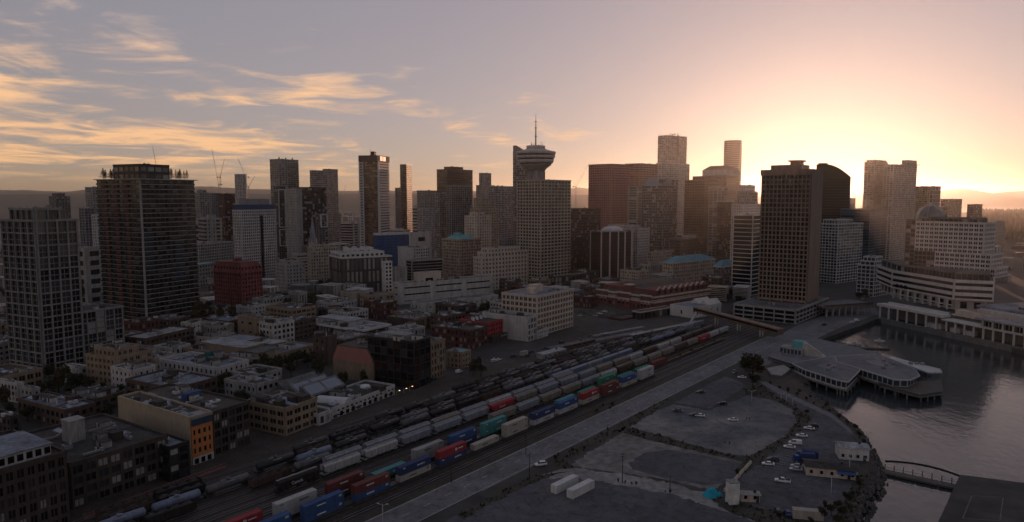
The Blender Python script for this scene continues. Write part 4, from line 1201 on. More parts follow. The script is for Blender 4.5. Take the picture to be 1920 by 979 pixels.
bld(AT, 'grey apartment tower just right of the balcony tower with a rounded top box', 364, 374, 392, 362, 1000, 55, s_resid, tiers=((.2, .2, .2, .2, 4, None),), units=1)
bld(AT, 'grey blue tower of fine windows between the white tower and the balcony tower', 386, 396, 414, 363, 1080, 55, s_blueres, units=2)
bld(AT, 'rust brown tower under construction beside a thin crane', 410, 420, 440, 364, 980, 55, S('dark_red_brick', 'glass_black', bw=4, fh=3.1, pw=.7, sh=.9, panes=DARK), units=2)
bld(AT, 'short white cylinder like tower seen above the blue wrapped storey', 436, 449, 466, 327, 1500, 50, S('white_wall', 'glass_grey', bw=3.4, fh=3.1, pw=1.2, sh=1.0, panes=PANES), units=2, poly=[(.3, 0), (.7, 0), (1, .3), (1, .7), (.7, 1), (.3, 1), (0, .7), (0, .3)])
def ragged(root, w, d, z, r):
    for i in range(9):
        mb = MB(); x, y = -w / 2 + (i + .5) * w / 9, -d * .48 + (i % 3) * d * .3
        mb.box(x - .5, y - .5, z, x + .5, y + .5, z + r.uniform(2, 4)); mb.build('column_stub', 'concrete', root)
def wallcol(root, w, d, z, r):
    ragged(root, w, d, z, r)
    h = z
    slabs(root, w, d, [i * 3.3 for i in range(12, int(h / 3.3))], over=1.3, th=.3, faces=(0,), mat='concrete', rail='glass_grey', frac0=.45)
bld(AT, 'grey concrete tower under construction with rough column stubs on top', 506, 522, 559, 299, 1080, 55, S('concrete', 'glass_grey', bw=5.0, fh=3.3, pw=1.4, sh=1.0, pd=.4, panes=PANES), extra=wallcol, units=1)
def frame_out(root, w, d, z, r):
    # white outline frames fixed on the face
    for a, b_, z0_, z1_ in ((.06, .9, .52, .97), (.06, .9, .30, .50)):
        mb = MB(); p0, p1 = (-w / 2, -d / 2), (w / 2, -d / 2)
        for q in ((a, a + .06, z0_, z1_), (b_ - .06, b_, z0_, z1_)): mb.wall(p0, p1, q[0] * w, q[1] * w, .2, 1.2, q[2] * z, q[3] * z)
        mb.wall(p0, p1, a * w, b_ * w, .2, 1.17, z1_ * z - 1.2, z1_ * z); mb.wall(p0, p1, a * w, b_ * w, .2, 1.17, z0_ * z, z0_ * z + 1.2)
        mb.build('face_frame', 'white_paint', root)
bld(AT, 'glassy tower with two white outlined frames on its face', 514, 520, 535, 350, 930, 55, S('dark_concrete', 'glass_grey', bw=3.5, fh=3.2, pw=.5, sh=.7, panes=DARK), extra=frame_out, units=1)
bld(OT, 'plain pale slab tower standing against a black glass tower', 535, 556, 566, 355, 900, 55, S('concrete', 'glass_grey', bw=2.8, fh=3.4, pw=1.9, sh=2.2, pd=.12, panes=PANES), units=2)
bld(OT, 'black glass office tower behind the church spire', 560, 566, 611, 352, 940, 50, S('black_metal', 'glass_dark', bw=3.2, fh=3.6, pw=.35, sh=.9, pd=.15, panes=DARK), units=2)
def sq_sign(root, w, d, z, r):
    mb = MB(); p0, p1 = (-w / 2, -d / 2), (w / 2, -d / 2)
    a, b_, z0_, z1_ = .05 * w, .8 * w, z + 3, z + 19
    mb.wall(p0, p1, a, a + 1, 3, 4, z0_, z1_); mb.wall(p0, p1, b_ - 1, b_, 3, 4, z0_, z1_); mb.wall(p0, p1, a, b_, 3.05, 3.95, z1_ - 1, z1_); mb.wall(p0, p1, a, b_, 3.05, 3.95, z0_, z0_ + 1)
    mb.build('roof_frame', 'white_paint', root)
bld('office_block', 'dark office block carrying a big open white square frame', 592, 597, 614, 402, 860, 50, s_resd, extra=lambda root, w, d, z, r: sq_sign(root, w, d, z - 19, r), units=1)
bld(AT, 'pale grey tower with banded floors and a crane stub left of the red signed tower', 581, 588, 633, 320, 1180, 55, S('concrete', 'glass_grey', bw=4.6, fh=3.3, pw=.6, sh=1.3, pd=.4, panes=PANES), tiers=((.5, 0, 0, .2, 3, None),), units=2)
# red signed bank tower
s_bank = S('brown_panel', 'glass_bronze', bw=3.2, fh=3.9, pw=.3, sh=1.1, pd=.2, panes=('glass_bronze', 'glass_brown', 'glass_bronze', 'glass_dark'), roof='roof_dark')
def bank(root, w, d, z, r):
    pl = rect(w, d)
    nfl = int((z - 8) / 3.9)
    # ribbed pale strips on the flanks: every storey's spandrel is a piece
    mb = MB(); mb.wall(pl[0], pl[1], .06 * w, w, .2, 1.6, 0, .0 + 1.9); me = mb.mesh('flank_spandrel', ['white_paint'])
    for i in range(nfl): link('flank_spandrel', me, root, (0, 0, 4 + i * 3.9))
    mb = MB(); mb.wall(pl[3], pl[0], 0, .22 * d, .2, 1.2, 0, 1.9); me = mb.mesh('flank_spandrel', ['white_paint'])
    for i in range(nfl): link('flank_spandrel', me, root, (0, 0, 4 + i * 3.9))
    mb = MB(); mb.wall(pl[0], pl[1], -.3, .10 * w, .2, 1.9, 0, z + .4); mb.wall(pl[3], pl[0], .2 * d, .25 * d, .2, 1.5, 0, z - 8); mb.wall(pl[3], pl[0], -.2, .05 * d, .2, 1.5, 0, z - .5); mb.build('corner_column', 'white_paint', root)
    mb = MB(); mb.wall(pl[3], pl[0], .0, d, .3, 1.9, z - 8.2, z + .6); mb.wall(pl[0], pl[1], 0, w, .3, 2.0, z - 8, z + .5); mb.build('crown_band', 'brown_panel', root)
    mb = MB(); mb.wall(pl[0], pl[1], .12 * w, .62 * w, 2.0, 2.4, z - 7, z - .6); sg = mb.build('roof_sign', 'sign_red', root)
    # white letter S drawn on a globe outline
    lettering(sg, 'S', (-w / 2 + w * .37, -d / 2 - 2.45, z - 6.2), 7.5).name = 'sign_letter'
    for x, y, hh in ((-w * .3, 0, 11), (w * .15, d * .15, 7)):
        mb = MB(); mb.tube((x, y, z), (x, y, z + hh), .35, .15, 6); mb.build('antenna', 'grey_metal', root)
    mb = MB(); mb.box(0, 0, z, w * .35, d * .3, z + 2)
    for i in range(4): mb.box(i * 2, -1, z + 2, i * 2 + .3, 5, z + 7.5)
    for j in range(3): mb.box(0, -1, z + 3 + j * 2, 7, -.7, z + 3.3 + j * 2)
    mb.build('mast_rack', 'dark_metal', root)
bld(OT, 'bronze glass bank tower with ribbed pale flanks and a red roof sign', 673, 707, 728, 292, 1000, 76, s_bank, extra=bank, units=1, par=.5)
bld(OT, 'slim dark bronze tower with a bright curved edge', 750, 762, 772, 309, 1350, 76, S('dark_metal', 'glass_brown', bw=3.5, fh=3.6, pw=.25, sh=.7, pd=.15, panes=('glass_brown', 'glass_bronze', 'glass_dark')), units=1)
bld(OT, 'short dark shoulder block attached to the slim bronze tower', 741, 745, 752, 353, 1320, 60, s_resd, units=1)
bld(OT, 'copper brown boxy tower with a low penthouse', 819, 838, 886, 318, 1150, 50, S('brown_panel', 'glass_bronze', bw=3.4, fh=3.8, pw=.5, sh=1.2, pd=.2, panes=('glass_bronze', 'glass_brown', 'glass_dark')), tiers=((.2, .3, .2, .2, 313, None),), units=2)
bld(AT, 'teal grey glass residential tower in front of the copper brown tower', 837, 846, 884, 349, 960, 50, S('concrete', 'glass_teal', bw=3.6, fh=3.0, pw=.5, sh=.55, pd=.5, panes=('glass_teal', 'glass_grey', 'glass_dark')), units=3)
bld(AT, 'narrow grey tower next to the teal residential tower', 817, 824, 839, 363, 985, 50, S('concrete', 'glass_grey', bw=3.4, fh=3.0, pw=.9, sh=.9, panes=PANES), units=1)
bld('hotel', 'flat topped grey hotel slab left of the copper brown tower', 782, 796, 822, 358, 1280, 50, s_resid, units=2)
bld(AT, 'low white apartment block in front of the grey hotel slab', 784, 792, 814, 392, 1120, 50, S('white_wall', 'glass_grey', bw=3.4, fh=3.0, pw=1.2, sh=1.1, panes=PANES), units=1)
bld(OT, 'stepped brown tower seen left of the white gridded block', 893, 902, 927, 348, 1250, 50, s_resid, tiers=((.15, .2, .15, .2, 325, None),), units=1)
bld(AT, 'white gridded apartment block left of the lookout tower', 917, 926, 962, 350, 960, 50, S('white_wall', 'glass_dark', bw=3.2, fh=3.1, pw=.6, sh=.8, pd=.4, panes=DARK), units=3)
bld('hotel', 'old tan hotel with a stepped dark top in front of the white gridded block', 882, 902, 934, 392, 890, 47, S('tan_stone', 'glass_black', bw=3.0, fh=3.5, pw=1.6, sh=1.6, panes=DARK), tiers=((.12, .12, .12, .12, 372, None),), units=1)
bld(BB, 'cream brick tower block with blank walls left of the cream department store', 871, 894, 921, 406, 850, 47, S('cream_stone', 'glass_black', bw=4.5, fh=3.5, pw=2.6, sh=1.7, panes=DARK), units=2, tiers=((.1, .4, .1, .3, 4, None),))
bld(BB, 'small grey slab with a plain top right of the cream brick tower block', 936, 946, 968, 450, 840, 47, S('grey_panel', 'glass_black', bw=4.5, fh=3.5, pw=2.2, sh=1.4, panes=DARK), units=1)
def copper_top(root, w, d, z, r):
    mb = MB(); mb.loft([(-w * .42, -d * .42, z), (w * .42, -d * .42, z), (w * .42, d * .42, z), (-w * .42, d * .42, z)], [(-w * .25, -d * .25, z + 4.5), (w * .25, -d * .25, z + 4.5), (w * .25, d * .25, z + 4.5), (-w * .25, d * .25, z + 4.5)])
    mb.build('copper_roof', 'copper_green', root)
    mb = MB(); mb.box(-w * .3, -d * .2, z + 3, -w * .1, d * .1, z + 7.5); mb.build('lift_house', 'copper_green', root)
    mb = MB(); mb.box(-w / 2 - 1, -d / 2 - 1, z - 1.2, w / 2 + 1, d / 2 + 1, z + .3); mb.build('cornice', 'tan_stone', root)
bld('office_block', 'old tan stone office block with a verdigris copper roof', 829, 862, 900, 450, 800, 47, S('tan_stone', 'glass_black', bw=2.7, fh=3.6, pw=1.2, sh=1.4, panes=DARK), extra=copper_top, units=0)
s_spencer = S('cream_stone', 'glass_black', bw=4.6, fh=4.2, pw=2.3, sh=1.9, pd=.4, panes=('glass_black', 'glass_dark'), twin=True)
bld('department_store', 'broad cream stone department store with paired windows and a stepped skyline', 888, 903, 1032, 484, 735, 40, s_spencer, tiers=((.05, .12, .1, .05, 5, None), (.1, .45, .15, .1, 4, None)), units=4)
# lookout tower office block
s_hc = S('beige_stone', 'glass_black', bw=3.3, fh=3.75, pw=1.25, sh=1.35, pd=.5, panes=('glass_black', 'glass_dark', 'glass_dark', 'glass_grey'))
hc = bld(OT, 'beige gridded office block that carries the round lookout tower', 970, 1014, 1070, 338, 765, DT, s_hc, units=3, nu=9, nv=8)
def lookout():
    D = 800; x = K(1004.5, 300) * D
    t = thing('lookout_tower', 'round flying saucer shaped lookout pod on a concrete shaft with a spire', 'lookout tower', (x, D, 0), 0)
    Z = lambda y: zat(1004, y, D); pxm = D / F
    zr = Z(338)
    mb = MB()
    for a in range(8):
        q = a * math.pi / 4
        mb.box(9.2 * math.cos(q) - 1.6, 9.2 * math.sin(q) - 1.6, zr - 20, 9.2 * math.cos(q) + 1.6, 9.2 * math.sin(q) + 1.6, Z(318))
    mb.lathe([(8.6, zr - 20), (8.6, Z(317))], 24); mb.build('shaft', 'concrete', t)
    prof = [(10, Z(321)), (13, Z(315.5)), (17.5, Z(310)), (17.8, Z(308.2))]
    mb = MB(); mb.lathe(prof, 40); mb.build('pod_underside', 'concrete', t)
    for k, (ra, ya, rb, yb, mt, nm) in enumerate(((17.9, 308.2, 19.2, 306.2, 'glass_black', 'pod_glazing'), (19.6, 306.2, 21.0, 300.0, 'white_wall', 'pod_band'), (20.2, 300.0, 20.8, 297.6, 'glass_black', 'pod_glazing'), (21.2, 297.6, 22.4, 292.4, 'white_wall', 'pod_band'), (21.8, 292.4, 22.2, 289.4, 'glass_black', 'pod_glazing'))):
        mb = MB(); mb.lathe([(ra, Z(ya)), (rb, Z(yb))], 40); mb.build(nm, mt, t)
    mb = MB(); mb.lathe([(22.9, Z(289.4)), (22.9, Z(284.8)), (18.5, Z(283.6)), (11.4, Z(279.8))], 40); mb.build('pod_roof', 'white_wall', t)
    mb = MB(); mb.lathe([(10.9, Z(282)), (10.7, Z(273.5))], 32); mb.build('drum', 'white_wall', t)
    mb = MB(); mb.tube((0, 0, Z(274)), (0, 0, Z(240)), .85, .6, 8); mb.tube((0, 0, Z(240)), (0, 0, Z(213)), .5, .15, 6)
    for y_, rr in ((256, 2.0), (240, 1.9), (228, 1.6)): mb.tube((0, 0, Z(y_) - .25), (0, 0, Z(y_) + .25), rr, n=10)
    mb.build('spire', 'grey_metal', t)
    rr = random.Random(5)
    for i in range(11):
        a = rr.uniform(0, 6.28); q = rr.uniform(3, 9)
        mb = MB(); x_, y_ = q * math.cos(a), q * math.sin(a)
        mb.tube((x_, y_, Z(273.6)), (x_, y_, Z(273.6) + rr.uniform(1.5, 5)), .18, n=5); mb.build('aerial', 'dark_metal', t)
lookout()
bld(OT, 'pale tower with a sharp slanted tip hidden behind the lookout shaft', 962, 968, 990, 284, 1050, 50, S('concrete', 'glass_grey', bw=4, fh=3.4, pw=.5, sh=.8, panes=PANES), units=0, par=0,
    extra=lambda root, w, d, z, r: (lambda mb: (mb.loft([(-w / 2, -d / 2, z), (w / 2, -d / 2, z), (w / 2, d / 2, z), (-w / 2, d / 2, z)], [(-w / 2, -d / 2, z + 9), (w / 2, -d / 2, z + .2), (w / 2, d / 2, z + .2), (-w / 2, d / 2, z + 9)]), mb.build('slanted_roof', 'grey_panel', root)))(MB()))
def plant_cage(root, w, d, z, r):
    mb = MB()
    for a in (0, 1):
        for b_ in (0, 1): mb.tube((a * 7 - 3.5, b_ * 7 - 3.5, z), (a * 3 - 1.5, b_ * 3 - 1.5, z + 7), .25, n=5)
    mb.box(-1.7, -1.7, z + 6.8, 1.7, 1.7, z + 7.2); mb.build('roof_pyramid', 'grey_metal', root)
bld('office_block', 'brown brick construction block with scaffold floors behind the domed black tower', 1064, 1078, 1126, 392, 900, 42, S('brown_panel', 'glass_black', bw=4, fh=3.6, pw=.7, sh=1.3, panes=DARK), units=4)
bld('office_block', 'dark masonry block with balconies between the beige lookout block and the domed tower', 1062, 1072, 1108, 446, 830, DT, S('dark_brick', 'glass_black', bw=3.2, fh=3.4, pw=.8, sh=1.0, panes=DARK), units=2)
bld('office_block', 'low dark pitched roof hall in front of the beige lookout block', 1030, 1040, 1104, 520, 720, 40, S('dark_brick', 'glass_black', bw=5, fh=6, pw=1.2, sh=1.2, panes=DARK, roof='roof_dark'), units=2, extra=lambda root, w, d, z, r: [(lambda mb, i: (mb.box(-w * .48 + i * w * .09, -d * .5, z, -w * .48 + i * w * .09 + .5, -d * .1, z + 2.2), mb.build('roof_rib', 'concrete', root)))(MB(), i) for i in range(11)])
# domed black tower
s_blk = S('black_metal', 'glass_black', bw=3.0, fh=3.6, pw=.25, sh=.35, pd=.12, panes=('glass_black', 'glass_black', 'glass_dark'), roof='roof_grey')
def dome(root, w, d, z, r):
    pl = frac(OCT, w, d)
    for i, (x, y) in enumerate(pl):
        mb = MB(); mb.box(x - .6, y - .6, 0, x + .6, y + .6, z + 2); mb.build('light_column', 'light_metal', root)
    for i in (0, 1, 7):
        p0, p1 = pl[i], pl[(i + 1) % 8]
        L = math.hypot(p1[0] - p0[0], p1[1] - p0[1])
        mb = MB(); mb.wall(p0, p1, L * .46, L * .54, .05, .5, 0, z + 1); mb.build('light_column', 'light_metal', root)
    R0 = min(w, d) * .36
    mb = MB(); mb.lathe([(R0 * 1.5, z + .1), (R0 * 1.5, z + .9), (R0 * 1.05, z + 1.0)], 8); mb.build('roof_rim', 'concrete', root)
    mb = MB(); mb.lathe([(R0 * math.cos(a * math.pi / 16), z + 1 + R0 * .42 * math.sin(a * math.pi / 16)) for a in range(8)] + [(.01, z + 1 + R0 * .42)], 28); mb.build('dome', 'light_metal', root)
OCT = [(.29, 0), (.71, 0), (1, .29), (1, .71), (.71, 1), (.29, 1), (0, .71), (0, .29)]
bld(OT, 'black glass octagonal tower with a shallow pale dome on top', 1094, 1142, 1200, 437, 790, DT, s_blk, poly=OCT, extra=dome, units=0)
bld(OT, 'white punched window block just behind the domed black tower', 1160, 1196, 1218, 430, 850, DT, S('white_wall', 'glass_black', bw=2.8, fh=3.4, pw=1.3, sh=1.5, panes=DARK), units=2)
bld(OT, 'pale ribbed block with a blank end rising beside the domed black tower', 1140, 1188, 1200, 424, 880, DT, S('pale_concrete', 'glass_grey', bw=3, fh=5, pw=1.6, sh=1.5, panes=PANES), units=2)
# pink granite pair and neighbours
s_pink = S('pink_granite', 'glass_brown', bw=3.6, fh=3.7, pw=1.6, sh=1.6, pd=.3, panes=('glass_brown', 'glass_dark', 'glass_bronze', 'glass_grey'))
bld(OT, 'pink granite tower with a fine square window grid and a flat top', 1104, 1147, 1180, 308, 1050, DT, s_pink, units=4)
bld(OT, 'pinkish banded tower standing behind the pink granite tower', 1172, 1200, 1233, 307, 1160, DT, S('pink_granite', 'glass_brown', bw=9, fh=3.7, pw=1.4, sh=1.9, pd=.3, panes=('glass_brown', 'glass_dark', 'glass_bronze')), units=3)
bld(OT, 'grey tower edge with dark louvre stripes beside the slanted grey tower', 1178, 1196, 1212, 350, 980, DT, S('concrete', 'glass_black', bw=12, fh=3.6, pw=2.4, sh=1.5, panes=DARK), units=1)
def slant(root, w, d, z, r):
    mb = MB(); mb.loft([(-w / 2, -d / 2, z - .02), (w * .1, -d / 2, z - .02), (w * .1, d / 2, z - .02), (-w / 2, d / 2, z - .02)], [(-w * .1, -d / 2, z + 10), (w * .1, -d / 2, z + 10), (w * .1, d / 2, z + 10), (-w * .1, d / 2, z + 10)])
    mb.build('sloped_crown', 'grey_panel', root)
bld(OT, 'dark grey glass tower with one shoulder sloping down', 1204, 1243, 1270, 348, 900, DT, S('grey_panel', 'glass_dark', bw=2.6, fh=3.6, pw=.35, sh=.8, pd=.18, panes=DARK), extra=slant, units=0, par=0)
bld(OT, 'flat topped dark grey glass tower slab joined to the sloping shoulder', 1236, 1244, 1271, 336, 905, DT, S('grey_panel', 'glass_dark', bw=2.6, fh=3.6, pw=.35, sh=.8, pd=.18, panes=DARK), units=2)
# tall pale pair far behind
def gantry(root, w, d, z, r):
    mb = MB(); mb.box(-.8, -d / 2 - 1.5, z - 42, .8, -d / 2 - .5, z + 6); mb.box(3, -d / 2 - 1.5, z - 42, 4.4, -d / 2 - .5, z + 2); mb.build('facade_rail', 'dark_metal', root)
    mb = MB(); mb.box(-11, -.6, z + 5, 9, .6, z + 6); mb.box(6, -1.2, z + 4.6, 9.5, 1.2, z + 7); mb.box(-.7, -.7, z, .7, .7, z + 5); mb.build('cleaning_crane', 'dark_metal', root)
bld(AT, 'tallest pale glass tower with a cleaning crane on its roof', 1234, 1252, 1288, 254, 1500, 40, S('concrete', 'glass_pale', bw=5, fh=3.5, pw=.3, sh=.5, pd=.3, panes=('glass_pale', 'glass_mid', 'glass_grey')), extra=gantry, units=0)
bld(OT, 'broad pale glass tower right below the tallest pale tower', 1230, 1240, 1293, 306, 1250, 40, S('light_metal', 'glass_pale', bw=5, fh=3.6, pw=.3, sh=.5, pd=.3, panes=('glass_pale', 'glass_mid', 'glass_pale')), units=2)
# red brown glass group
s_rb = S('brown_panel', 'glass_bronze', bw=4, fh=3.6, pw=.25, sh=.95, pd=.3, panes=('glass_bronze', 'glass_brown', 'glass_dark'))
bld(OT, 'red brown banded glass tower with a staggered top', 1284, 1322, 1346, 338, 930, DT, s_rb, tiers=((.3, 0, .1, .2, 331, None),), units=2)
bld(OT, 'narrow ribbed tower edge with white verticals beside the red brown banded tower', 1330, 1346, 1364, 352, 910, DT, S('white_wall', 'glass_dark', bw=8, fh=3.6, pw=.7, sh=.8, pd=.5, panes=DARK), units=1)
def bevel_crown(root, w, d, z, r):
    mb = MB(); mb.loft([(-w / 2 - .4, -d / 2 - .4, z), (w / 2 + .4, -d / 2 - .4, z), (w / 2 + .4, d / 2 + .4, z), (-w / 2 - .4, d / 2 + .4, z)], [(-w * .3, -d * .3, z + 7), (w * .3, -d * .3, z + 7), (w * .3, d * .3, z + 7), (-w * .3, d * .3, z + 7)])
    mb.build('hipped_crown', 'brown_panel', root)
    mb = MB(); mb.box(-w / 2 - .6, -d / 2 - .6, z - 9, w / 2 + .6, d / 2 + .6, z); mb.build('crown_band', 'pale_concrete', root)
bld(OT, 'bronze glass tower with a pale crown band and hipped roof', 1318, 1362, 1386, 318, 1100, DT, s_rb, extra=bevel_crown, units=0, par=0)
# twisted tower
def twist():
    D = 1480; x = K(1374, 290) * D
    t = thing('twisted_tower', 'slender twisting tower with a flat top beside the sun glow', 'tower', (x, D, 0), R(20))
    Z1 = zat(1374, 264, D); n = 54
    half = 16.5
    def ring(z, grow=0.0):
        a = R(45) * (z / Z1); k = half * (1.0 if z / Z1 < .72 else 1.0) + grow
        k = k * (.86 + .16 * (z / Z1))
        return [(k * (math.cos(a) * px_ - math.sin(a) * py_), k * (math.sin(a) * px_ + math.cos(a) * py_), z) for px_, py_ in ((-1, -.55), (-.55, -1), (.55, -1), (1, -.55), (1, .55), (.55, 1), (-.55, 1), (-1, .55))]
    core = MB()
    for i in range(n):
        core.loft(ring(Z1 * i / n), ring(Z1 * (i + 1) / n), cap=(i == n - 1))
    core.build('glazing', 'glass_bronze', t)
    fl = MB()
    for i in range(1, n + 1):
        z = Z1 * i / n
        fl.loft(ring(z - .5, .5), ring(z, .5))
    kind(fl.build('floor_slab', 'pink_granite', t), 'stuff')
twist()
# curved top tower in front of the sun
def curved():
    xl, xr, D, th = 1534, 1588, 960, R(47)
    t_x = K(1561, 360) * D
    t = thing('curved_tower', 'dark glass tower with a curved shoulder right under the sun', 'office tower', (t_x, D, 0), R(-24))
    wd = (xr - xl) * D / F / math.cos(R(24)) * .98
    z1 = zat(1545, 309, D); z2 = zat(1588, 333, D)
    pts = [(-wd / 2, 0), (wd / 2, 0)]
    for i in range(9):
        a = i / 8
        pts.append((wd / 2 - a * wd * .72, z2 + (z1 - z2) * math.sin(a * math.pi / 2)))
    pts.append((-wd / 2, z1))
    core = MB(); dp = 34
    n = len(pts); k0 = len(core.v)
    core.v += [(x, -dp / 2, z) for x, z in pts] + [(x, dp / 2, z) for x, z in pts]
    core.f.append(tuple(k0 + i for i in range(n))); core.f.append(tuple(k0 + 2 * n - 1 - i for i in range(n)))
    for i in range(n):
        j = (i + 1) % n
        core.f.append((k0 + j, k0 + i, k0 + n + i, k0 + n + j))
    core.m += [0] * (n + 2); core.s += [False] * (n + 2)
    core.build('glazing', 'glass_brown', t)
    fl = MB()
    for i in range(1, int(z2 / 3.7)):
        z = i * 3.7
        fl.box(-wd / 2 - .25, -dp / 2 - .25, z - .8, wd / 2 + .25, dp / 2 + .25, z)
    kind(fl.build('floor_band', 'brown_panel', t), 'stuff')
    mb = MB(); mb.box(-wd / 2 + 2, -3, z1 - .05, -wd / 2 + 14, 3, z1 + 2.4); mb.build('plant_room', 'brown_panel', t)
curved()
# stepped white block and striped block left of the great brown slab
bld(OT, 'white tower of small square windows stepping down toward the striped block', 1372, 1394, 1429, 384, 850, DT, S('white_paint', 'glass_black', bw=2.9, fh=3.4, pw=1.4, sh=1.5, panes=DARK), tiers=((.1, .2, .1, .3, 360, S('concrete', 'glass_grey', bw=3.5, fh=3.6, pw=1, sh=1.4, panes=PANES)), (.2, .3, .2, .3, 348, None)), units=2)
bld(OT, 'slim black glass tower edge with a pale flat cap', 1345, 1356, 1376, 378, 890, DT, S('dark_metal', 'glass_black', bw=4, fh=3.6, pw=.3, sh=.8, panes=DARK), units=1, parmat='white_paint')
s_stripe = S('white_paint', 'glass_black', bw=30, fh=4.4, pw=.5, sh=.75, pd=.5, panes=None, roof='roof_dark')
bld(OT, 'black glass block striped with thin white floor bands', 1376, 1412, 1428, 404, 700, DT, s_stripe, units=2, blank=())
# great brown gridded slab
s_gran = S('tan_concrete', 'glass_black', bw=3.3, fh=3.5, pw=.95, sh=1.05, pd=.75, panes=('glass_black', 'glass_black', 'glass_dark', 'glass_brown'))
s_granside = S('tan_concrete', 'glass_black', bw=5, fh=3.5, pw=4.2, sh=3.0, pd=.75, panes=None)
def gran(root, w, d, z, r):
    mb = MB(); mb.box(-w * .38, -d * .28, z, w * .3, d * .36, z + 4.6); mb.build('penthouse', 'tan_concrete', root)
    mb = MB(); mb.box(-w * .2, -d * .20, z + 4.6, w * .12, d * .0, z + 7.5); mb.box(-w * .24, -d * .24, z + 7.5, w * .16, d * .04, z + 8.6); mb.build('lift_house', 'tan_concrete', root)
    # blank end wall with a dark slot and the open storeys at the foot
    mb = MB(); mb.wall((-w / 2, -d / 2), (w / 2, -d / 2), 0, w, .3, 1.0, 12, z + .5); mb.build('end_wall', 'tan_concrete', root)
    mb = MB(); mb.wall((-w / 2, d / 2), (-w / 2, -d / 2), -1.2, d + 1.2, .2, 1.4, z - 4.2, z + .6); mb.build('crown_band', 'tan_concrete', root)
bld(OT, 'great brown concrete slab with a deep square window grid', 1430, 1521, 1542, 318, 575, 52, s_gran, extra=gran, units=0, par=.6, nv=12, nf=28, base=(13, S('tan_concrete', 'glass_black', bw=9.5, fh=11, pw=1.4, sh=2.2, pd=1.0, panes=None)))
s_park = S('concrete', 'glass_black', bw=8.6, fh=4.2, pw=.9, sh=1.1, pd=.6, panes=None, roof='roof_grey')
def plaza(root, w, d, z, r):
    flat_roof_bits(root, w, d, z, r, 8)
bld('parking_deck', 'open sided concrete parking podium below the great brown slab', 1376, 1492, 1552, 583, 540, 50, s_park, extra=plaza, units=0, par=1.0, nf=3)
# waterfront glass group
bld(OT, 'white gridded glass tower with mirrored middle bays', 1538, 1572, 1618, 421, 800, 36, S('white_paint', 'glass_blue', bw=3.9, fh=3.5, pw=.5, sh=.75, pd=.35, panes=('glass_black', 'glass_dark', 'glass_blue', 'glass_mid')), tiers=((.05, .35, .1, .1, 413, None),), units=2, nu=9)
bld(OT, 'wide dark blue glass tower with thin pale floor lines', 1577, 1632, 1663, 393, 900, 44, S('grey_panel', 'glass_blue', bw=18, fh=3.7, pw=.25, sh=.5, pd=.3, panes=('glass_blue', 'glass_dark')), units=3)
bld('office_block', 'terraced white gridded block with blue glass at the street end', 1608, 1640, 1668, 499, 690, 40, S('white_paint', 'glass_blue', bw=4.6, fh=4.0, pw=.7, sh=.9, pd=.3, panes=('glass_blue', 'glass_mid', 'glass_dark')), tiers=((.08, .2, .08, .1, 4, None), (.2, .35, .15, .15, 4, None)), units=1)
bld(AT, 'tall pale residential tower with stacked balconies right of the sun', 1622, 1640, 1664, 304, 1080, 40, S('concrete', 'glass_grey', bw=4.2, fh=3.2, pw=.5, sh=1.0, pd=.9, panes=PANES), tiers=((.08, .05, .1, .1, 3, None),), units=2)
def sail(root, w, d, z, r):
    mb = MB(); mb.box(w * .12, -d / 2, z, w * .5, d * .2, z + 9); mb.box(w * .05, -d / 2 - 2, z + 2, w * .62, d * .2, z + 2.8); mb.build('roof_blade', 'concrete', root)
bld(AT, 'tall pale residential tower with a square blade on its roof corner', 1658, 1676, 1719, 309, 1040, 40, S('pale_concrete', 'glass_mid', bw=4.6, fh=3.2, pw=1.0, sh=.9, pd=.6, panes=PANES), extra=sail, units=1)
bld('hotel', 'dark green glass hotel slab behind the glass dome', 1714, 1740, 1748, 350, 1150, 40, S('dark_concrete', 'glass_teal', bw=4, fh=3.3, pw=.3, sh=.7, panes=('glass_teal', 'glass_dark')), units=1)
bld('hotel', 'glass hotel end bay with a raked roofline behind the glass dome', 1744, 1750, 1764, 350, 1140, 40, S('concrete', 'glass_dark', bw=4, fh=6.4, pw=.5, sh=.7, panes=DARK), units=1)
bld(AT, 'distant dark red tower right of the raked hotel', 1764, 1778, 1804, 374, 1450, 40, S('brown_panel', 'glass_brown', bw=5, fh=3.3, pw=.6, sh=1.0, panes=DARK), units=2)
bld(AT, 'distant brown tower at the edge of the forest park', 1814, 1826, 1842, 384, 1300, 40, S('brown_panel', 'glass_brown', bw=5, fh=3.3, pw=.6, sh=1.0, panes=DARK), units=1)
bld(AT, 'small distant pale slab in front of the forest park', 1862, 1868, 1884, 416, 1300, 40, S('concrete', 'glass_grey', bw=4, fh=3.2, pw=1.4, sh=1.0, panes=PANES), units=0)
bld(AT, 'small hazy block between the sun and the balcony tower', 1586, 1594, 1604, 372, 1500, 40, s_resid, units=1)
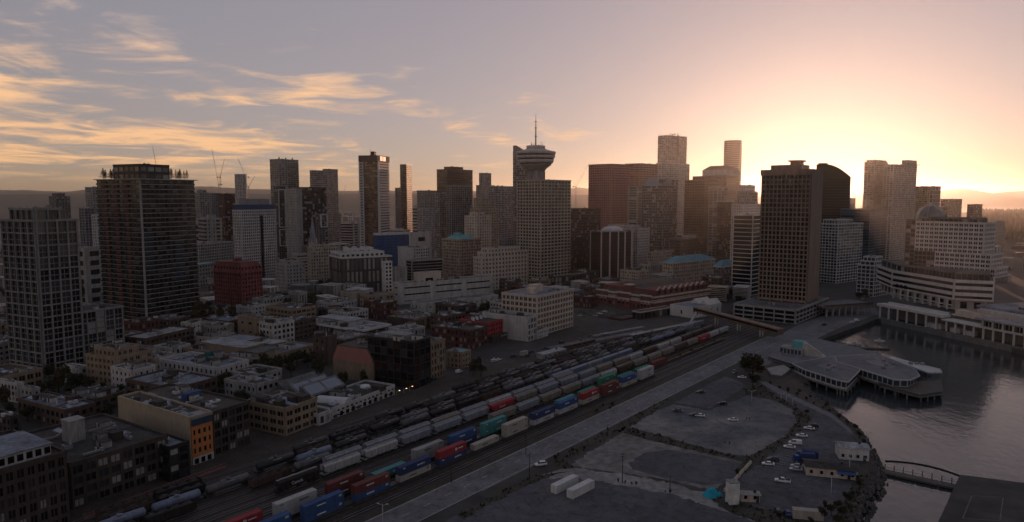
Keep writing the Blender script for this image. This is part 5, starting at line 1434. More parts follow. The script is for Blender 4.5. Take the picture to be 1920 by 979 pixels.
# brown low blocks between
bld('office_block', 'low brown terraced block behind the copper roofed customs house', 1256, 1276, 1322, 450, 860, DT, S('brown_panel', 'glass_black', bw=6, fh=3.8, pw=.4, sh=1.5, panes=DARK), tiers=((.35, .3, .2, .3, 3.5, S('white_wall', 'glass_black', bw=4, fh=4, pw=2, sh=2, panes=None)),), units=2)
bld('office_block', 'beige office block with a row of dark windows above the old bank hall', 1214, 1226, 1260, 474, 830, DT, S('beige_stone', 'glass_black', bw=3, fh=3.7, pw=1.2, sh=1.5, panes=DARK), units=4)
bld('bank_hall', 'dark stone bank hall with tall pilasters left of the customs house', 1200, 1220, 1245, 497, 770, DT, S('concrete', 'glass_black', bw=3.4, fh=9, pw=1.2, sh=2.4, pd=.7, panes=DARK, roof='roof_dark'), units=3)
def hip(mat, hh, k=.2):
    def ex(root, w, d, z, r):
        mb = MB(); mb.loft([(-w / 2 - .6, -d / 2 - .6, z), (w / 2 + .6, -d / 2 - .6, z), (w / 2 + .6, d / 2 + .6, z), (-w / 2 - .6, d / 2 + .6, z)], [(-w * k, -d * k, z + hh), (w * k, -d * k, z + hh), (w * k, d * k, z + hh), (-w * k, d * k, z + hh)])
        mb.build('hipped_roof', mat, root)
        mb = MB(); mb.box(-w / 2 - 1, -d / 2 - 1, z - 1.0, w / 2 + 1, d / 2 + 1, z); mb.build('cornice', 'cream_trim', root)
    return ex
bld('customs_house', 'pale stone customs house with rows of windows and a copper blue roof', 1243, 1262, 1341, 493, 745, 40, S('beige_stone', 'glass_black', bw=3.6, fh=4.0, pw=1.7, sh=1.8, pd=.3, panes=DARK), extra=hip('copper_blue', 5.5, .3), units=0, par=0)
bld('office_block', 'dark office block with a copper blue hipped roof beside the customs house', 1338, 1352, 1384, 500, 735, 40, S('dark_concrete', 'glass_black', bw=3.2, fh=4, pw=1.2, sh=1.4, panes=DARK), extra=hip('copper_blue', 6, .25), units=0, par=0)
# ---- mid field between the towers and the tracks
bld('office_block', 'bright blue clad hall under a white roof edge', 700, 709, 769, 441, 860, 40, S('blue_cladding', 'glass_blue', bw=12, fh=3.6, pw=.3, sh=2.9, pd=.3, panes=None, roof='roof_light'), units=4, parmat='white_paint', par=2.2)
bld('office_block', 'blank pale wing on the right of the blue clad hall', 767, 772, 808, 437, 850, 40, S('white_wall', 'glass_dark', bw=20, fh=14, pw=12, sh=9, panes=None), units=2)
bld('church', 'dark roofed church body below the pale spire', 566, 580, 618, 462, 810, 45, S('dark_concrete', 'glass_black', bw=4, fh=9, pw=2.2, sh=3, panes=DARK), units=0, par=.4)
def spire():
    D = 800; x = K(586, 430) * D
    t = thing('church_spire', 'pale pointed church spire in front of the black glass tower', 'church spire', (x, D, 0), R(45))
    zb, zt = zat(586, 455, D), zat(586, 402, D)
    mb = MB(); mb.box(-3.4, -3.4, 0, 3.4, 3.4, zb); mb.build('belfry', 'pale_concrete', t)
    for q in range(4):
        mb = MB(); a = q * math.pi / 2; mb.tube((4.4 * math.cos(a + .785), 4.4 * math.sin(a + .785), zb - 2), (4.4 * math.cos(a + .785), 4.4 * math.sin(a + .785), zb + 6), .7, .05, 6); mb.build('pinnacle', 'pale_concrete', t)
    mb = MB(); mb.lathe([(4.4, zb), (2.6, zb + (zt - zb) * .4), (.12, zt)], 8, smooth=False); mb.build('spire', 'roof_bluegrey', t)
    mb = MB(); mb.box(-.15, -.15, zt, .15, .15, zt + 3); mb.box(-.9, -.15, zt + 1.6, .9, .15, zt + 1.9); mb.build('cross', 'light_metal', t)
spire()
bld('office_block', 'beige seven storey block with a dark cornice below the spire', 576, 582, 634, 466, 760, 38, S('beige_stone', 'glass_black', bw=3, fh=3.8, pw=1.6, sh=1.7, panes=DARK), units=4, tiers=((.15, .3, .2, .2, 3, None),))
bld('office_block', 'white banded low block left of the beige seven storey block', 546, 556, 580, 478, 790, 45, S('white_wall', 'glass_black', bw=14, fh=3.6, pw=.6, sh=1.8, panes=DARK), units=2)
bld('office_block', 'plain grey commercial block in front of the white banded block', 516, 536, 572, 497, 690, 45, S('concrete', 'glass_black', bw=3.4, fh=3.8, pw=1.9, sh=1.9, panes=DARK), units=4, tiers=((.1, .5, .1, .2, 3.5, None),))
bld('office_block', 'white modern block with tall pale window strips in a dark front', 618, 640, 735, 485, 690, 32, S('dark_brick', 'glass_grey', bw=4.4, fh=14, pw=2.0, sh=2.0, pd=.3, panes=('blind', 'glass_mid', 'blind'), roof='roof_light'), tiers=((.02, .12, .15, .05, 4.5, S('white_paint', 'glass_dark', bw=5, fh=4, pw=2, sh=2, panes=DARK, roof='roof_light')), (.25, .3, .3, .1, 4, S('white_paint', 'glass_dark', bw=7, fh=4, pw=4, sh=3, panes=None, roof='roof_light'))), units=3, parmat='white_paint')
bld('office_block', 'narrow white wing with square windows at the end of the white modern block', 716, 721, 735, 492, 672, 40, S('white_paint', 'glass_black', bw=3.4, fh=3.6, pw=1.5, sh=1.4, panes=DARK), units=0)
bld('office_block', 'blank taupe box building right of the white modern block', 734, 740, 763, 503, 690, 40, S('concrete', 'glass_black', bw=20, fh=20, pw=14, sh=12, panes=None), units=2)
bld('office_block', 'white slab end with grey windowed wings beyond the parking racks', 746, 775, 806, 466, 790, 45, S('white_wall', 'glass_black', bw=3.2, fh=3.6, pw=1.5, sh=1.6, panes=DARK), units=4, blank=(3,))
bld('parking_deck', 'dark open parking racks of several levels in the middle of town', 762, 772, 830, 490, 720, 35, S('concrete', 'glass_black', bw=26, fh=3.0, pw=.6, sh=.6, pd=.5, panes=None, roof='roof_dark'), units=0)
bld('office_block', 'small peach walled hall with a tree in front', 776, 782, 827, 513, 660, 35, S('cream_stone', 'glass_black', bw=20, fh=12, pw=12, sh=8, panes=None, roof='roof_brown'), units=1)
bld('parking_deck', 'long low parking structure with an upper deck and a plain wall', 737, 750, 925, 548, 640, 36, S('pale_concrete', 'glass_black', bw=40, fh=7, pw=6, sh=5, pd=.3, panes=None, roof='roof_grey'), units=10, h=19)
bld('parking_deck', 'long lower parking wing with a row of small square holes', 770, 792, 934, 571, 575, 40, S('pale_concrete', 'glass_black', bw=5.6, fh=5.5, pw=4.0, sh=3.6, pd=.3, panes=DARK, roof='roof_grey'), units=6)
bld(BB, 'blank tan end block next to the tan building with white lintels', None, 655, 688, 551, 610, 42, S('tan_stone', 'glass_black', bw=20, fh=20, pw=14, sh=12, panes=None), d=16, units=1)
bld(BB, 'tan commercial building with rows of windows under white lintels', 676, 690, 738, 556, 585, 38, S('buff_brick', 'glass_black', bw=3.3, fh=4, pw=1.4, sh=2.0, panes=('glass_black', 'glass_dark', 'blind')), units=2)
bld(BB, 'grey ribbed concrete block standing alone among the trees', 541, 560, 575, 550, 590, 52, S('concrete', 'glass_black', bw=2.4, fh=18, pw=1.5, sh=3, panes=None), units=2)
bld('house', 'small white building with square openings right of the red landmark', 492, 508, 524, 576, 560, 55, S('white_wall', 'glass_black', bw=3.4, fh=4, pw=1.4, sh=1.8, panes=DARK), units=1)
bld(WH, 'low tan hall with pale parapets behind the mall', 446, 510, 534, 602, 480, 58, S('buff_brick', 'glass_black', bw=9, fh=8, pw=6, sh=5, panes=None, roof='roof_brown'), units=5, extra=old(6))
bld(WH, 'flat dark roof cluttered with pipes next to the low tan hall', 528, 552, 592, 604, 478, 58, s_flat, units=8, extra=old(8))
bld(WH, 'low dark red roofed hall among the trees', 596, 612, 648, 583, 560, 50, S('dark_brick', 'glass_black', bw=5, fh=6, pw=2, sh=2, panes=DARK, roof='dark_red_brick'), h=8, units=1)
bld(WH, 'wide grey roofed warehouse between the red landmark and the mall', 376, 430, 486, 606, 505, 62, s_flat, h=8, units=7, extra=old(8))
bld(WH, 'dark low roof in the shade behind the wide grey roofed warehouse', 500, 530, 590, 568, 620, 50, S('brown_brick', 'glass_black', bw=4, fh=4, pw=1.6, sh=1.8, panes=DARK, roof='roof_dark'), h=10, units=4)
bld(WH, 'brown roofed block below the white modern block', 590, 622, 668, 536, 680, 42, S('brown_brick', 'glass_black', bw=4, fh=4, pw=1.6, sh=1.8, panes=DARK, roof='roof_brown'), h=9, units=5)
# ------------------------------------------------------------------ tracks and trains
def track(s0, s1, o, step=14.0):
    mb = MB(); n = max(1, int((s1 - s0) / step))
    for i in range(n):
        a, b_ = s0 + (s1 - s0) * i / n, s0 + (s1 - s0) * (i + 1) / n
        q = [(*TR(a, o - 1.5), .02), (*TR(b_, o - 1.5), .02), (*TR(b_, o + 1.5), .02), (*TR(a, o + 1.5), .02)]
        t = [(*TR(a, o - 1.15), .22), (*TR(b_, o - 1.15), .22), (*TR(b_, o + 1.15), .22), (*TR(a, o + 1.15), .22)]
        mb.hexa(q + t)
    bed = structure(mb.build('track_bed', 'ballast_dark'))
    for g in (-.72, .72):
        mb = MB()
        for i in range(n):
            a, b_ = s0 + (s1 - s0) * i / n, s0 + (s1 - s0) * (i + 1) / n
            q = [(*TR(a, o + g - .05), .2), (*TR(b_, o + g - .05), .2), (*TR(b_, o + g + .05), .2), (*TR(a, o + g + .05), .2)]
            mb.hexa(q + [(x, y, .38) for x, y, z in q])
        mb.build('rail', 'rail_steel', bed)
TRACKS = [-6.0, 0, 4.2, 8, 12.2, 16.5, 21.2, 26, 30.5, 36.2, 42, 47, 52, 57, 62, 67]
for o in TRACKS:
    track(-130 if o < 60 else 30, 560, o)
RAILZ = .38
def bogie_mesh():
    mb = MB()
    for y in (-.95, .95):
        mb.box(-1.3, y - .1, .45, 1.3, y + .1, .85)
        for x in (-.9, .9): mb.tube((x, y * .8 - .07, .46), (x, y * .8 + .07, .46), .46, n=10)
    mb.box(-.35, -1.0, .5, .35, 1.0, .95)
    return mb.mesh('bogie', ['dark_metal'])
BOG = bogie_mesh()
def coupler_mesh():
    mb = MB(); mb.box(-.6, -.12, .85, .6, .12, 1.1); return mb.mesh('coupler', ['dark_metal'])
COUP = coupler_mesh()
def running(root, half):
    for x in (-half, half): link('bogie', BOG, root, (x, 0, 0))
    for x in (-half - 2.6, half + 2.6): link('coupler', COUP, root, (x, 0, 0))
def hopper_proto(mat, word=None):
    t = thing('hopper_car', 'x', 'hopper car')
    mb = MB(); a, b_ = 8.0, 1.52
    mb.loft([(-6.3, -b_, 1.5), (6.3, -b_, 1.5), (6.3, b_, 1.5), (-6.3, b_, 1.5)], [(-a, -b_, 2.5), (a, -b_, 2.5), (a, b_, 2.5), (-a, b_, 2.5)])
    mb.box(-a, -b_, 2.5, a, b_, 4.05)
    mb.loft([(-a, -b_, 4.05), (a, -b_, 4.05), (a, b_, 4.05), (-a, b_, 4.05)], [(-a, -.75, 4.55), (a, -.75, 4.55), (a, .75, 4.55), (-a, .75, 4.55)])
    for x in (-4.2, 0, 4.2):
        mb.loft([(x - .5, -.6, .62), (x + .5, -.6, .62), (x + .5, .6, .62), (x - .5, .6, .62)], [(x - 2.0, -1.4, 1.5), (x + 2.0, -1.4, 1.5), (x + 2.0, 1.4, 1.5), (x - 2.0, 1.4, 1.5)])
    mb.box(-8.5, -1.3, 1.05, -6.2, 1.3, 1.3); mb.box(6.2, -1.3, 1.05, 8.5, 1.3, 1.3)
    mb.build('body', mat, t)
    mb = MB()
    for s in (-1, 1):
        for i in range(9):
            x = -7.2 + i * 1.8; mb.box(x - .06, s * b_ - .02 if s > 0 else s * b_ - .12, 1.6, x + .06, s * b_ + .12 if s > 0 else s * b_ + .02, 4.1)
    kind(mb.build('side_rib', mat, t), 'stuff')
    mb = MB(); mb.box(-a, -.42, 4.62, a, .42, 4.72)
    for i in range(5): mb.box(-7 + i * 3.5 - .1, -.3, 4.5, -7 + i * 3.5 + .1, .3, 4.62)
    mb.build('roof_walkway', 'grey_metal', t)
    for x in (-5.6, -1.9, 1.9, 5.6):
        mb = MB(); mb.box(x - 1.3, -.28, 4.72, x + 1.3, .28, 4.86); mb.build('roof_hatch', 'grey_metal', t)
    for s in (-1, 1):
        mb = MB()
        for y in (-1.2, -.8): mb.box(s * 8.25 - .04, y - .03, 1.1, s * 8.25 + .04, y + .03, 4.4)
        for k in range(7): mb.box(s * 8.25 - .03, -1.2, 1.4 + k * .42, s * 8.25 + .03, -.8, 1.45 + k * .42)
        mb.build('ladder', 'dark_metal', t)
    if word:
        lettering(t, word, (-1.0, -1.66, 2.2), 1.5)
    running(t, 6.9)
    return t
def tank_proto(mat):
    t = thing('tank_car', 'x', 'tank car')
    mb = MB(); R0, L, z = 1.42, 7.2, 2.55; n = 16
    prof = [(-L - .55, .05), (-L - .4, .75), (-L, R0), (L, R0), (L + .4, .75), (L + .55, .05)]
    k0 = 0
    for x, r in prof:
        for i in range(n):
            q = 2 * math.pi * i / n; mb.v.append((x, r * math.cos(q), z + r * math.sin(q)))
    for j in range(len(prof) - 1):
        for i in range(n):
            mb.f.append((j * n + i, (j + 1) * n + i, (j + 1) * n + (i + 1) % n, j * n + (i + 1) % n)); mb.m.append(0); mb.s.append(True)
    mb.build('barrel', mat, t)
    mb = MB(); mb.lathe([(.75, z + R0 - .1), (.75, z + R0 + .42), (.5, z + R0 + .5)], 14); mb.build('dome', mat, t)
    mb = MB()
    for y in (-1.35, 1.35): mb.box(-1.7, y - .3, z + R0 - .42, 1.7, y + .3, z + R0 - .36); mb.box(-1.7, y - .02, z + R0 - .36, -1.62, y + .02, z + R0 + .5); mb.box(1.62, y - .02, z + R0 - .36, 1.7, y + .02, z + R0 + .5); mb.box(-1.7, y - .02, z + R0 + .45, 1.7, y + .02, z + R0 + .5)
    mb.build('walkway', 'grey_metal', t)
    for q in (-1, 1):
        mb = MB(); mb.box(q * 5.6 - .5, -1.2, 1.0, q * 5.6 + .5, 1.2, 1.7); mb.box(min(q * 8.3, q * 4.8), -1.3, .95, max(q * 8.3, q * 4.8), 1.3, 1.15); mb.build('saddle', 'dark_metal', t)
    running(t, 6.6)
    return t
def gondola_proto(mat, load):
    t = thing('gondola_car', 'x', 'gondola car')
    mb = MB()
    mb.box(-7.6, -1.5, 1.0, 7.6, 1.5, 1.25)
    for y in (-1.5, 1.4): mb.box(-7.6, y, 1.25, 7.6, y + .1, 3.3)
    for x in (-7.6, 7.5): mb.box(x, -1.4, 1.25, x + .1, 1.4, 3.28)
    for i in range(10):
        x = -7.2 + i * 1.6
        mb.box(x - .08, -1.62, 1.1, x + .08, -1.5, 3.35); mb.box(x - .08, 1.5, 1.1, x + .08, 1.62, 3.35)
    mb.build('body', mat, t)
    mb = MB(); r = random.Random(4)
    for i in range(4):
        x = -5.6 + i * 3.75
        mb.loft([(x - 1.85, -1.38, 2.7), (x + 1.85, -1.38, 2.7), (x + 1.85, 1.38, 2.7), (x - 1.85, 1.38, 2.7)], [(x - .5, -.4, 3.7 + r.uniform(-.2, .2)), (x + .5, -.4, 3.7), (x + .5, .4, 3.6), (x - .5, .4, 3.65)])
    mb.build('load', load, t)
    running(t, 5.9)
    return t
def cover_proto(mat):
    t = thing('covered_car', 'x', 'covered rail car')
    mb = MB(); mb.box(-8.2, -1.5, 1.0, 8.2, 1.5, 3.6); mb.loft([(-8.2, -1.5, 3.6), (8.2, -1.5, 3.6), (8.2, 1.5, 3.6), (-8.2, 1.5, 3.6)], [(-8.2, -.3, 4.15), (8.2, -.3, 4.15), (8.2, .3, 4.15), (-8.2, .3, 4.15)]); mb.build('body', mat, t)
    for i in range(12):
        mb = MB(); x = -7.7 + i * 1.4
        mb.box(x - .06, -1.6, 1.1, x + .06, 1.6, 3.66); mb.build('rib', mat, t)
    running(t, 6.6)
    return t
def well_proto():
    t = thing('well_car', 'x', 'well car')
    mb = MB()
    for y in (-1.42, 1.30): mb.box(-7.8, y, .35, 7.8, y + .12, 1.15)
    mb.box(-7.8, -1.3, .3, 7.8, 1.3, .42); mb.box(-9.6, -1.2, 1.0, -7.7, 1.2, 1.25); mb.box(7.7, -1.2, 1.0, 9.6, 1.2, 1.25)
    mb.build('frame', 'dark_metal', t)
    for x in (-8.6, 8.6): link('bogie', BOG, t, (x, 0, 0))
    return t
def flat_proto():
    t = thing('flat_car', 'x', 'flat car')
    mb = MB(); mb.box(-8.5, -1.4, 1.0, 8.5, 1.4, 1.3); mb.build('deck', 'tan_brick', t)
    mb = MB()
    for x in (-8.4, 8.1): mb.box(x, -1.3, 1.3, x + .3, 1.3, 2.9)
    mb.box(-8.1, -.15, 1.3, 8.1, .15, 2.5); mb.build('bulkhead', 'brown_brick', t)
    running(t, 6.7)
    return t
def put(proto, s, o, label, group, first={}):
    x, y = TR(s, o); a = TRang(s, o)
    key = proto.name
    if key not in first:
        first[key] = 1
        proto.location = (x, y, RAILZ); proto.rotation_euler = (0, 0, a); proto['label'] = label; proto['group'] = group
        return proto
    return dup(proto, (x, y, RAILZ), a, label, group)
ORD = 'first second third fourth fifth sixth seventh eighth ninth tenth eleventh twelfth thirteenth fourteenth fifteenth sixteenth seventeenth eighteenth nineteenth twentieth'.split() + ['twenty-' + w for w in 'first second third fourth fifth sixth seventh eighth ninth'.split()] + ['thirtieth'] + ['thirty-' + w for w in 'first second third fourth fifth sixth seventh eighth ninth'.split()]
def s_of(px, py, z=0.0):
    x, y = P(px, py, z); dx, dy = x - T0[0], y - T0[1]
    return dx * tx_ + dy * ty_
HP = {k: hopper_proto('hopper_' + k, 'Canada' if k in ('red', 'black') else None) for k in ('grey', 'tan', 'white', 'brown', 'red', 'black')}
TP = {k: tank_proto('tank_' + k) for k in ('black', 'grey', 'blue')}
GP = {'dark': gondola_proto('hopper_brown', 'ballast_dark'), 'black': gondola_proto('hopper_black', 'roof_dark')}
CV = {'blue': cover_proto('tank_blue'), 'pale': cover_proto('hopper_grey'), 'dark': cover_proto('hopper_black'), 'maroon': cover_proto('box_maroon')}
WP, FP = well_proto(), flat_proto()
CW = {'grey': 'grey', 'tan': 'tan', 'white': 'white', 'brown': 'brown', 'red': 'red', 'black': 'black'}
def hopper_row(seq, s0, o, rowname, step=18.4):
    for i, k in enumerate(seq):
        lab = '%s covered hopper car, %s from the near end of %s' % (CW[k], ORD[i], rowname)
        if k in ('red', 'black'): lab = '%s hopper lettered Canada, %s from the near end of %s' % (CW[k], ORD[i], rowname)
        put(HP[k], s0 + i * step, o, lab, 'covered hopper cars standing in the yard')
hopper_row(['black', 'white', 'white', 'grey', 'grey', 'grey', 'red', 'tan', 'grey', 'grey', 'grey', 'tan', 'tan', 'white', 'brown', 'white', 'white', 'brown', 'brown', 'brown'], s_of(552, 912), 26, 'the longest hopper row')
hopper_row(['tan', 'grey', 'tan', 'tan', 'grey', 'white', 'brown', 'tan', 'tan', 'tan', 'brown', 'tan', 'red', 'white', 'white'], s_of(945, 790), 16.5, 'the hopper row by the containers', 18.2)
hopper_row(['grey', 'grey', 'grey', 'tan', 'grey', 'white', 'grey', 'grey', 'tan'], s_of(650, 873), 31.0, 'the half hidden hopper row', 18.3)
# ---- containers on well cars
CORR = {}
def container_mesh(L, mat, mark):
    key = (L, mat, mark)
    if key in CORR: return CORR[key]
    h, wd = 2.85, 2.5
    mb = MB(); mb.box(-L / 2 + .06, -wd / 2 + .06, .08, L / 2 - .06, wd / 2 - .06, h - .05); body = mb.mesh('body', [mat])
    mb = MB()
    n = int(L / .62)
    for i in range(n):
        x = -L / 2 + .35 + i * (L - .7) / (n - 1)
        mb.box(x - .13, -wd / 2, .15, x + .13, -wd / 2 + .07, h - .12); mb.box(x - .13, wd / 2 - .07, .15, x + .13, wd / 2, h - .12)
    side = mb.mesh('corrugated_side', [mat])
    mb = MB()
    for x in (-L / 2, L / 2 - .16):
        for y in (-wd / 2 - .02, wd / 2 - .14): mb.box(x, y, 0, x + .16, y + .16, h)
    for y in (-wd / 2 - .01, wd / 2 - .11):
        for z in (0.01, h - .13): mb.box(-L / 2 + .16, y, z, L / 2 - .16, y + .12, z + .12)
    for x in (-L / 2 + .01, L / 2 - .11):
        for z in (0.01, h - .13): mb.box(x, -wd / 2 + .14, z, x + .10, wd / 2 - .14, z + .12)
    frame = mb.mesh('frame', [mat])
    mb = MB()
    mb.box(-L / 2 - .02, -1.1, .15, -L / 2 + .05, -.03, h - .15); mb.box(-L / 2 - .02, .03, .15, -L / 2 + .05, 1.1, h - .15)
    for y in (-.8, -.35, .35, .8): mb.box(-L / 2 - .07, y - .03, .1, -L / 2 - .01, y + .03, h - .1)
    door = mb.mesh('door', [mat])
    mk_ = None
    if mark:
        mb = MB()
        v_ = sum(map(ord, mat)) % 3
        y0, y1 = -wd / 2 - .03, -wd / 2 - .005
        if v_ == 0:      # a word set in one row and a small code block
            for i, q in enumerate((.5, .34, .42, .5, .3, .46)): mb.box(L * .05 + i * .6, y0, h * .45, L * .05 + i * .6 + q, y1, h * .45 + .55)
            mb.box(-L * .42, y0, h * .74, -L * .34, y1, h * .84)
        elif v_ == 1:    # a roundel and a bar
            mb.tube((L * .1, y0, h * .55), (L * .1, y1, h * .55), .62, n=14, smooth=False)
            mb.box(L * .17, y0, h * .5, L * .36, y1, h * .62)
        else:            # a slim band and codes at the end
            mb.box(-L * .2, y0, h * .52, L * .02, y1, h * .66)
            for i in range(3): mb.box(L * .36, y0, h * (.82 - i * .09), L * .44, y1, h * (.87 - i * .09))
        mk_ = mb.mesh('side_marking', ['paint_white' if mat not in ('box_white', 'box_cream', 'box_grey') else 'dark_metal'])
    CORR[key] = (body, side, frame, door, mk_)
    return CORR[key]
def container(loc, rz, L, mat, label, mark=False, group='containers on the well car trains'):
    t = thing('shipping_container', label, 'container', loc, rz, group)
    b_, s_, f_, d_, k_ = container_mesh(L, mat, mark)
    link('body', b_, t); kind(link('corrugated_side', s_, t), 'stuff'); link('frame', f_, t); link('door', d_, t)
    if k_: link('side_marking', k_, t)
    return t
def on_well(s, o, lower, upper, i, row, L=14.6, mark=(True, True)):
    x, y = TR(s, o); a = TRang(s, o)
    put(WP, s, o, 'dark well car under containers, %s from the near end of %s' % (ORD[i], row), 'well cars of the container trains')
    nm = lambda k: {'box_blue': 'blue', 'box_navy': 'navy blue', 'box_maroon': 'maroon', 'box_red': 'bright red', 'box_teal': 'pale teal', 'box_green': 'green', 'box_white': 'white', 'box_cream': 'cream', 'box_grey': 'grey'}[k]
    if lower: container((x, y, RAILZ + .44), a, L, lower, '%s bottom container on the %s well car of %s' % (nm(lower), ORD[i], row), mark[0])
    if upper: container((x, y, RAILZ + .44 + 2.88), a, L, upper, '%s top container on the %s well car of %s' % (nm(upper), ORD[i], row), mark[1])
rowa = 'the roadside container train'
A_ = [(565, 1010, 'box_white', 'box_blue'), (628, 977, 'box_blue', 'box_blue'), (700, 945, 'box_blue', 'box_maroon'), (763, 910, 'box_cream', 'box_navy'), (836, 883, 'box_navy', 'box_red'), (897, 852, 'box_cream', None), (938, 839, 'box_cream', 'box_cream'), (976, 820, 'box_white', 'box_navy'), (1011, 803, 'box_white', 'box_blue'), (1046, 788, 'box_cream', 'box_red'), (1088, 771, 'box_maroon', 'box_maroon'), (1122, 755, 'box_cream', 'box_blue'), (1155, 744, 'box_white', 'box_white')]
last = -999
for i, (px, py, lo, up) in enumerate(A_):
    s = s_of(px, py) - 7.4
    s = max(s, last + 19.3); last = s
    on_well(s, 0, lo, up, i, rowa)
rowb = 'the second container train'
B_ = [(516, 992, 'box_maroon', 'box_red'), (604, 960, 'box_white', 'box_white'), (685, 923, 'box_maroon', 'box_maroon'), (737, 899, 'box_teal', None), (789, 878, 'box_grey', 'box_grey'), (838, 858, 'box_navy', 'box_blue'), (878, 838, 'box_teal', 'box_teal'), (1092, 752, 'box_teal', None), (1127, 737, 'box_green', None), (1163, 722, 'box_green', 'box_green'), (1198, 714, 'box_green', None), (1226, 703, 'box_green', None)]
last = -999
for i, (px, py, lo, up) in enumerate(B_):
    s = s_of(px, py) - 7.4 - 3
    s = max(s, last + 19.3); last = s
    on_well(s, 8, lo, up, i, rowb)
put(CV['maroon'], last + 19, 8, 'maroon box car behind the green containers', 'covered cars in the yard')
for i in range(5):
    put(FP, last + 39 + i * 18, 8, 'empty flat car with brown bulkheads, %s behind the maroon box car' % ORD[i], 'empty flat cars')
# ---- tank cars, gondolas and covered cars on the town side
r = random.Random(11)
def mixed_row(o, s0, s1, seq, rowname, step=17.4, skip=()):
    i = 0; s = s0
    while s < s1:
        k = seq[i % len(seq)]
        if i not in skip and k:
            kind_, col = k
            cnt = ORD[min(i, len(ORD) - 1)]
            if kind_ == 't': put(TP[col], s, o, '%s tank car, %s from the near end of %s' % (col, cnt, rowname), 'tank cars in the yard')
            elif kind_ == 'g': put(GP[col], s, o, '%s loaded gondola car, %s from the near end of %s' % ('dark brown' if col == 'dark' else 'black', cnt, rowname), 'gondola cars in the yard')
            else: put(CV[col], s, o, '%s covered car, %s from the near end of %s' % ({'blue': 'pale blue', 'pale': 'pale grey', 'dark': 'black', 'maroon': 'maroon'}[col], cnt, rowname), 'covered cars in the yard')
        i += 1; s += step
mixed_row(42, s_of(235, 1000) , 330, [('t', 'blue'), ('t', 'blue'), ('t', 'grey'), None, ('t', 'blue'), ('t', 'black'), None, ('t', 'grey'), ('t', 'black'), ('g', 'black'), ('g', 'dark'), ('t', 'grey'), ('t', 'grey'), ('t', 'grey'), ('t', 'black'), ('t', 'black'), ('t', 'grey'), ('t', 'black'), ('g', 'dark'), ('t', 'black')], 'the nearest tank row')
mixed_row(47, -96, 30, [('g', 'black'), None, ('g', 'dark'), ('g', 'black'), None, ('t', 'black'), ('g', 'dark')], 'the lower fence row')
mixed_row(36.2, -70, 60, [('g', 'black'), ('g', 'black'), None, ('g', 'dark'), ('t', 'grey')], 'the short low row')
mixed_row(47, 44, 335, [('t', 'black'), ('t', 'grey'), ('t', 'black'), ('t', 'black'), ('g', 'black'), ('t', 'grey'), ('t', 'black')], 'the second dark tank row')
mixed_row(52, -60, 315, [('g', 'dark'), ('g', 'black'), ('c', 'dark'), ('g', 'dark'), ('t', 'black'), ('g', 'black')], 'the dark gondola row', skip=(2, 3, 7))
mixed_row(57, 55, 300, [('t', 'black'), ('t', 'black'), ('t', 'grey'), ('g', 'black'), ('t', 'black')], 'the dark townside row')
mixed_row(62, 110, 290, [('g', 'black'), ('g', 'dark'), ('t', 'black'), ('t', 'grey')], 'the last dark row')
mixed_row(36.2, 160, 240, [('c', 'blue'), ('c', 'blue'), ('c', 'pale'), ('c', 'blue')], 'the short pale covered row')
mixed_row(47.5, 338, 372, [('c', 'pale'), ('c', 'pale')], 'the bright far pair')
# ------------------------------------------------------------------ station, terminals and quays
def world_block(name, label, cat, tiers, units=0, extra=None):
    """stacked storeys on free footprints given in place coordinates; tiers: (polygon, z0, z1, style, blank edges, parapet)"""
    cx0 = sum(p[0] for p in tiers[0][0]) / len(tiers[0][0]); cy0 = sum(p[1] for p in tiers[0][0]) / len(tiers[0][0])
    root = thing(name, label, cat, (cx0, cy0, 0), 0)
    r = random.Random(len(label))
    for tr in tiers:
        pl, za, zb, s = tr[:4]; blank = tr[4] if len(tr) > 4 else (); par = tr[5] if len(tr) > 5 else .8
        pl = [(x - cx0, y - cy0) for x, y in pl]
        fr = MB(); wins = []
        n = len(pl)
        for i in range(n):
            p0, p1 = pl[i], pl[(i + 1) % n]
            L = math.hypot(p1[0] - p0[0], p1[1] - p0[1])
            nrm = ((p1[1] - p0[1]) / L, -(p1[0] - p0[0]) / L)
            mid = ((p0[0] + p1[0]) / 2 + cx0, (p0[1] + p1[1]) / 2 + cy0)
            seen = nrm[0] * -mid[0] + nrm[1] * -mid[1] > 0
            facade(fr, wins, p0, p1, za, zb, s, seen, blank=i in blank)
        core = MB(); core.prism(pl, za, zb - .06); core.build('glazing', s['glass'], root)
        fr.build('facade_frame', s['frame'], root)
        rf = MB(); rf.prism(inset(pl, -.02), zb - .05, zb + .1); rf.build('roof', s['roof'], root)
        if par:
            pr = MB(); e = s['pd'] + .05; op = inset(pl, -e)
            for i in range(n):
                p0, p1 = op[i], op[(i + 1) % n]; L = math.hypot(p1[0] - p0[0], p1[1] - p0[1])
                pr.wall(p0, p1, .01, L - .02, -(e + .3), -.004 * (i % 3), zb - .35, zb + par)
            pr.build('parapet', s['frame'], root)
        if wins and s['panes']:
            mats = list(s['panes'])
            wm = MB()
            for q in wins:
                c_, s_ = math.cos(q[3]), math.sin(q[3])
                a = (q[0] - c_ * q[4] / 2, q[1] - s_ * q[4] / 2); b_ = (q[0] + c_ * q[4] / 2, q[1] + s_ * q[4] / 2)
                wm.wall(a, b_, 0, q[4], .005, .07, q[2], q[2] + q[5], r.randrange(len(mats)))
                if s['twin']: wm.wall(a, b_, q[4] / 2 - .15, q[4] / 2 + .15, .02, .2, q[2], q[2] + q[5], len(mats))
            kind(wm.build('window', mats + [s['frame']], root), 'stuff')
    if extra: extra(root, cx0, cy0)
    return root
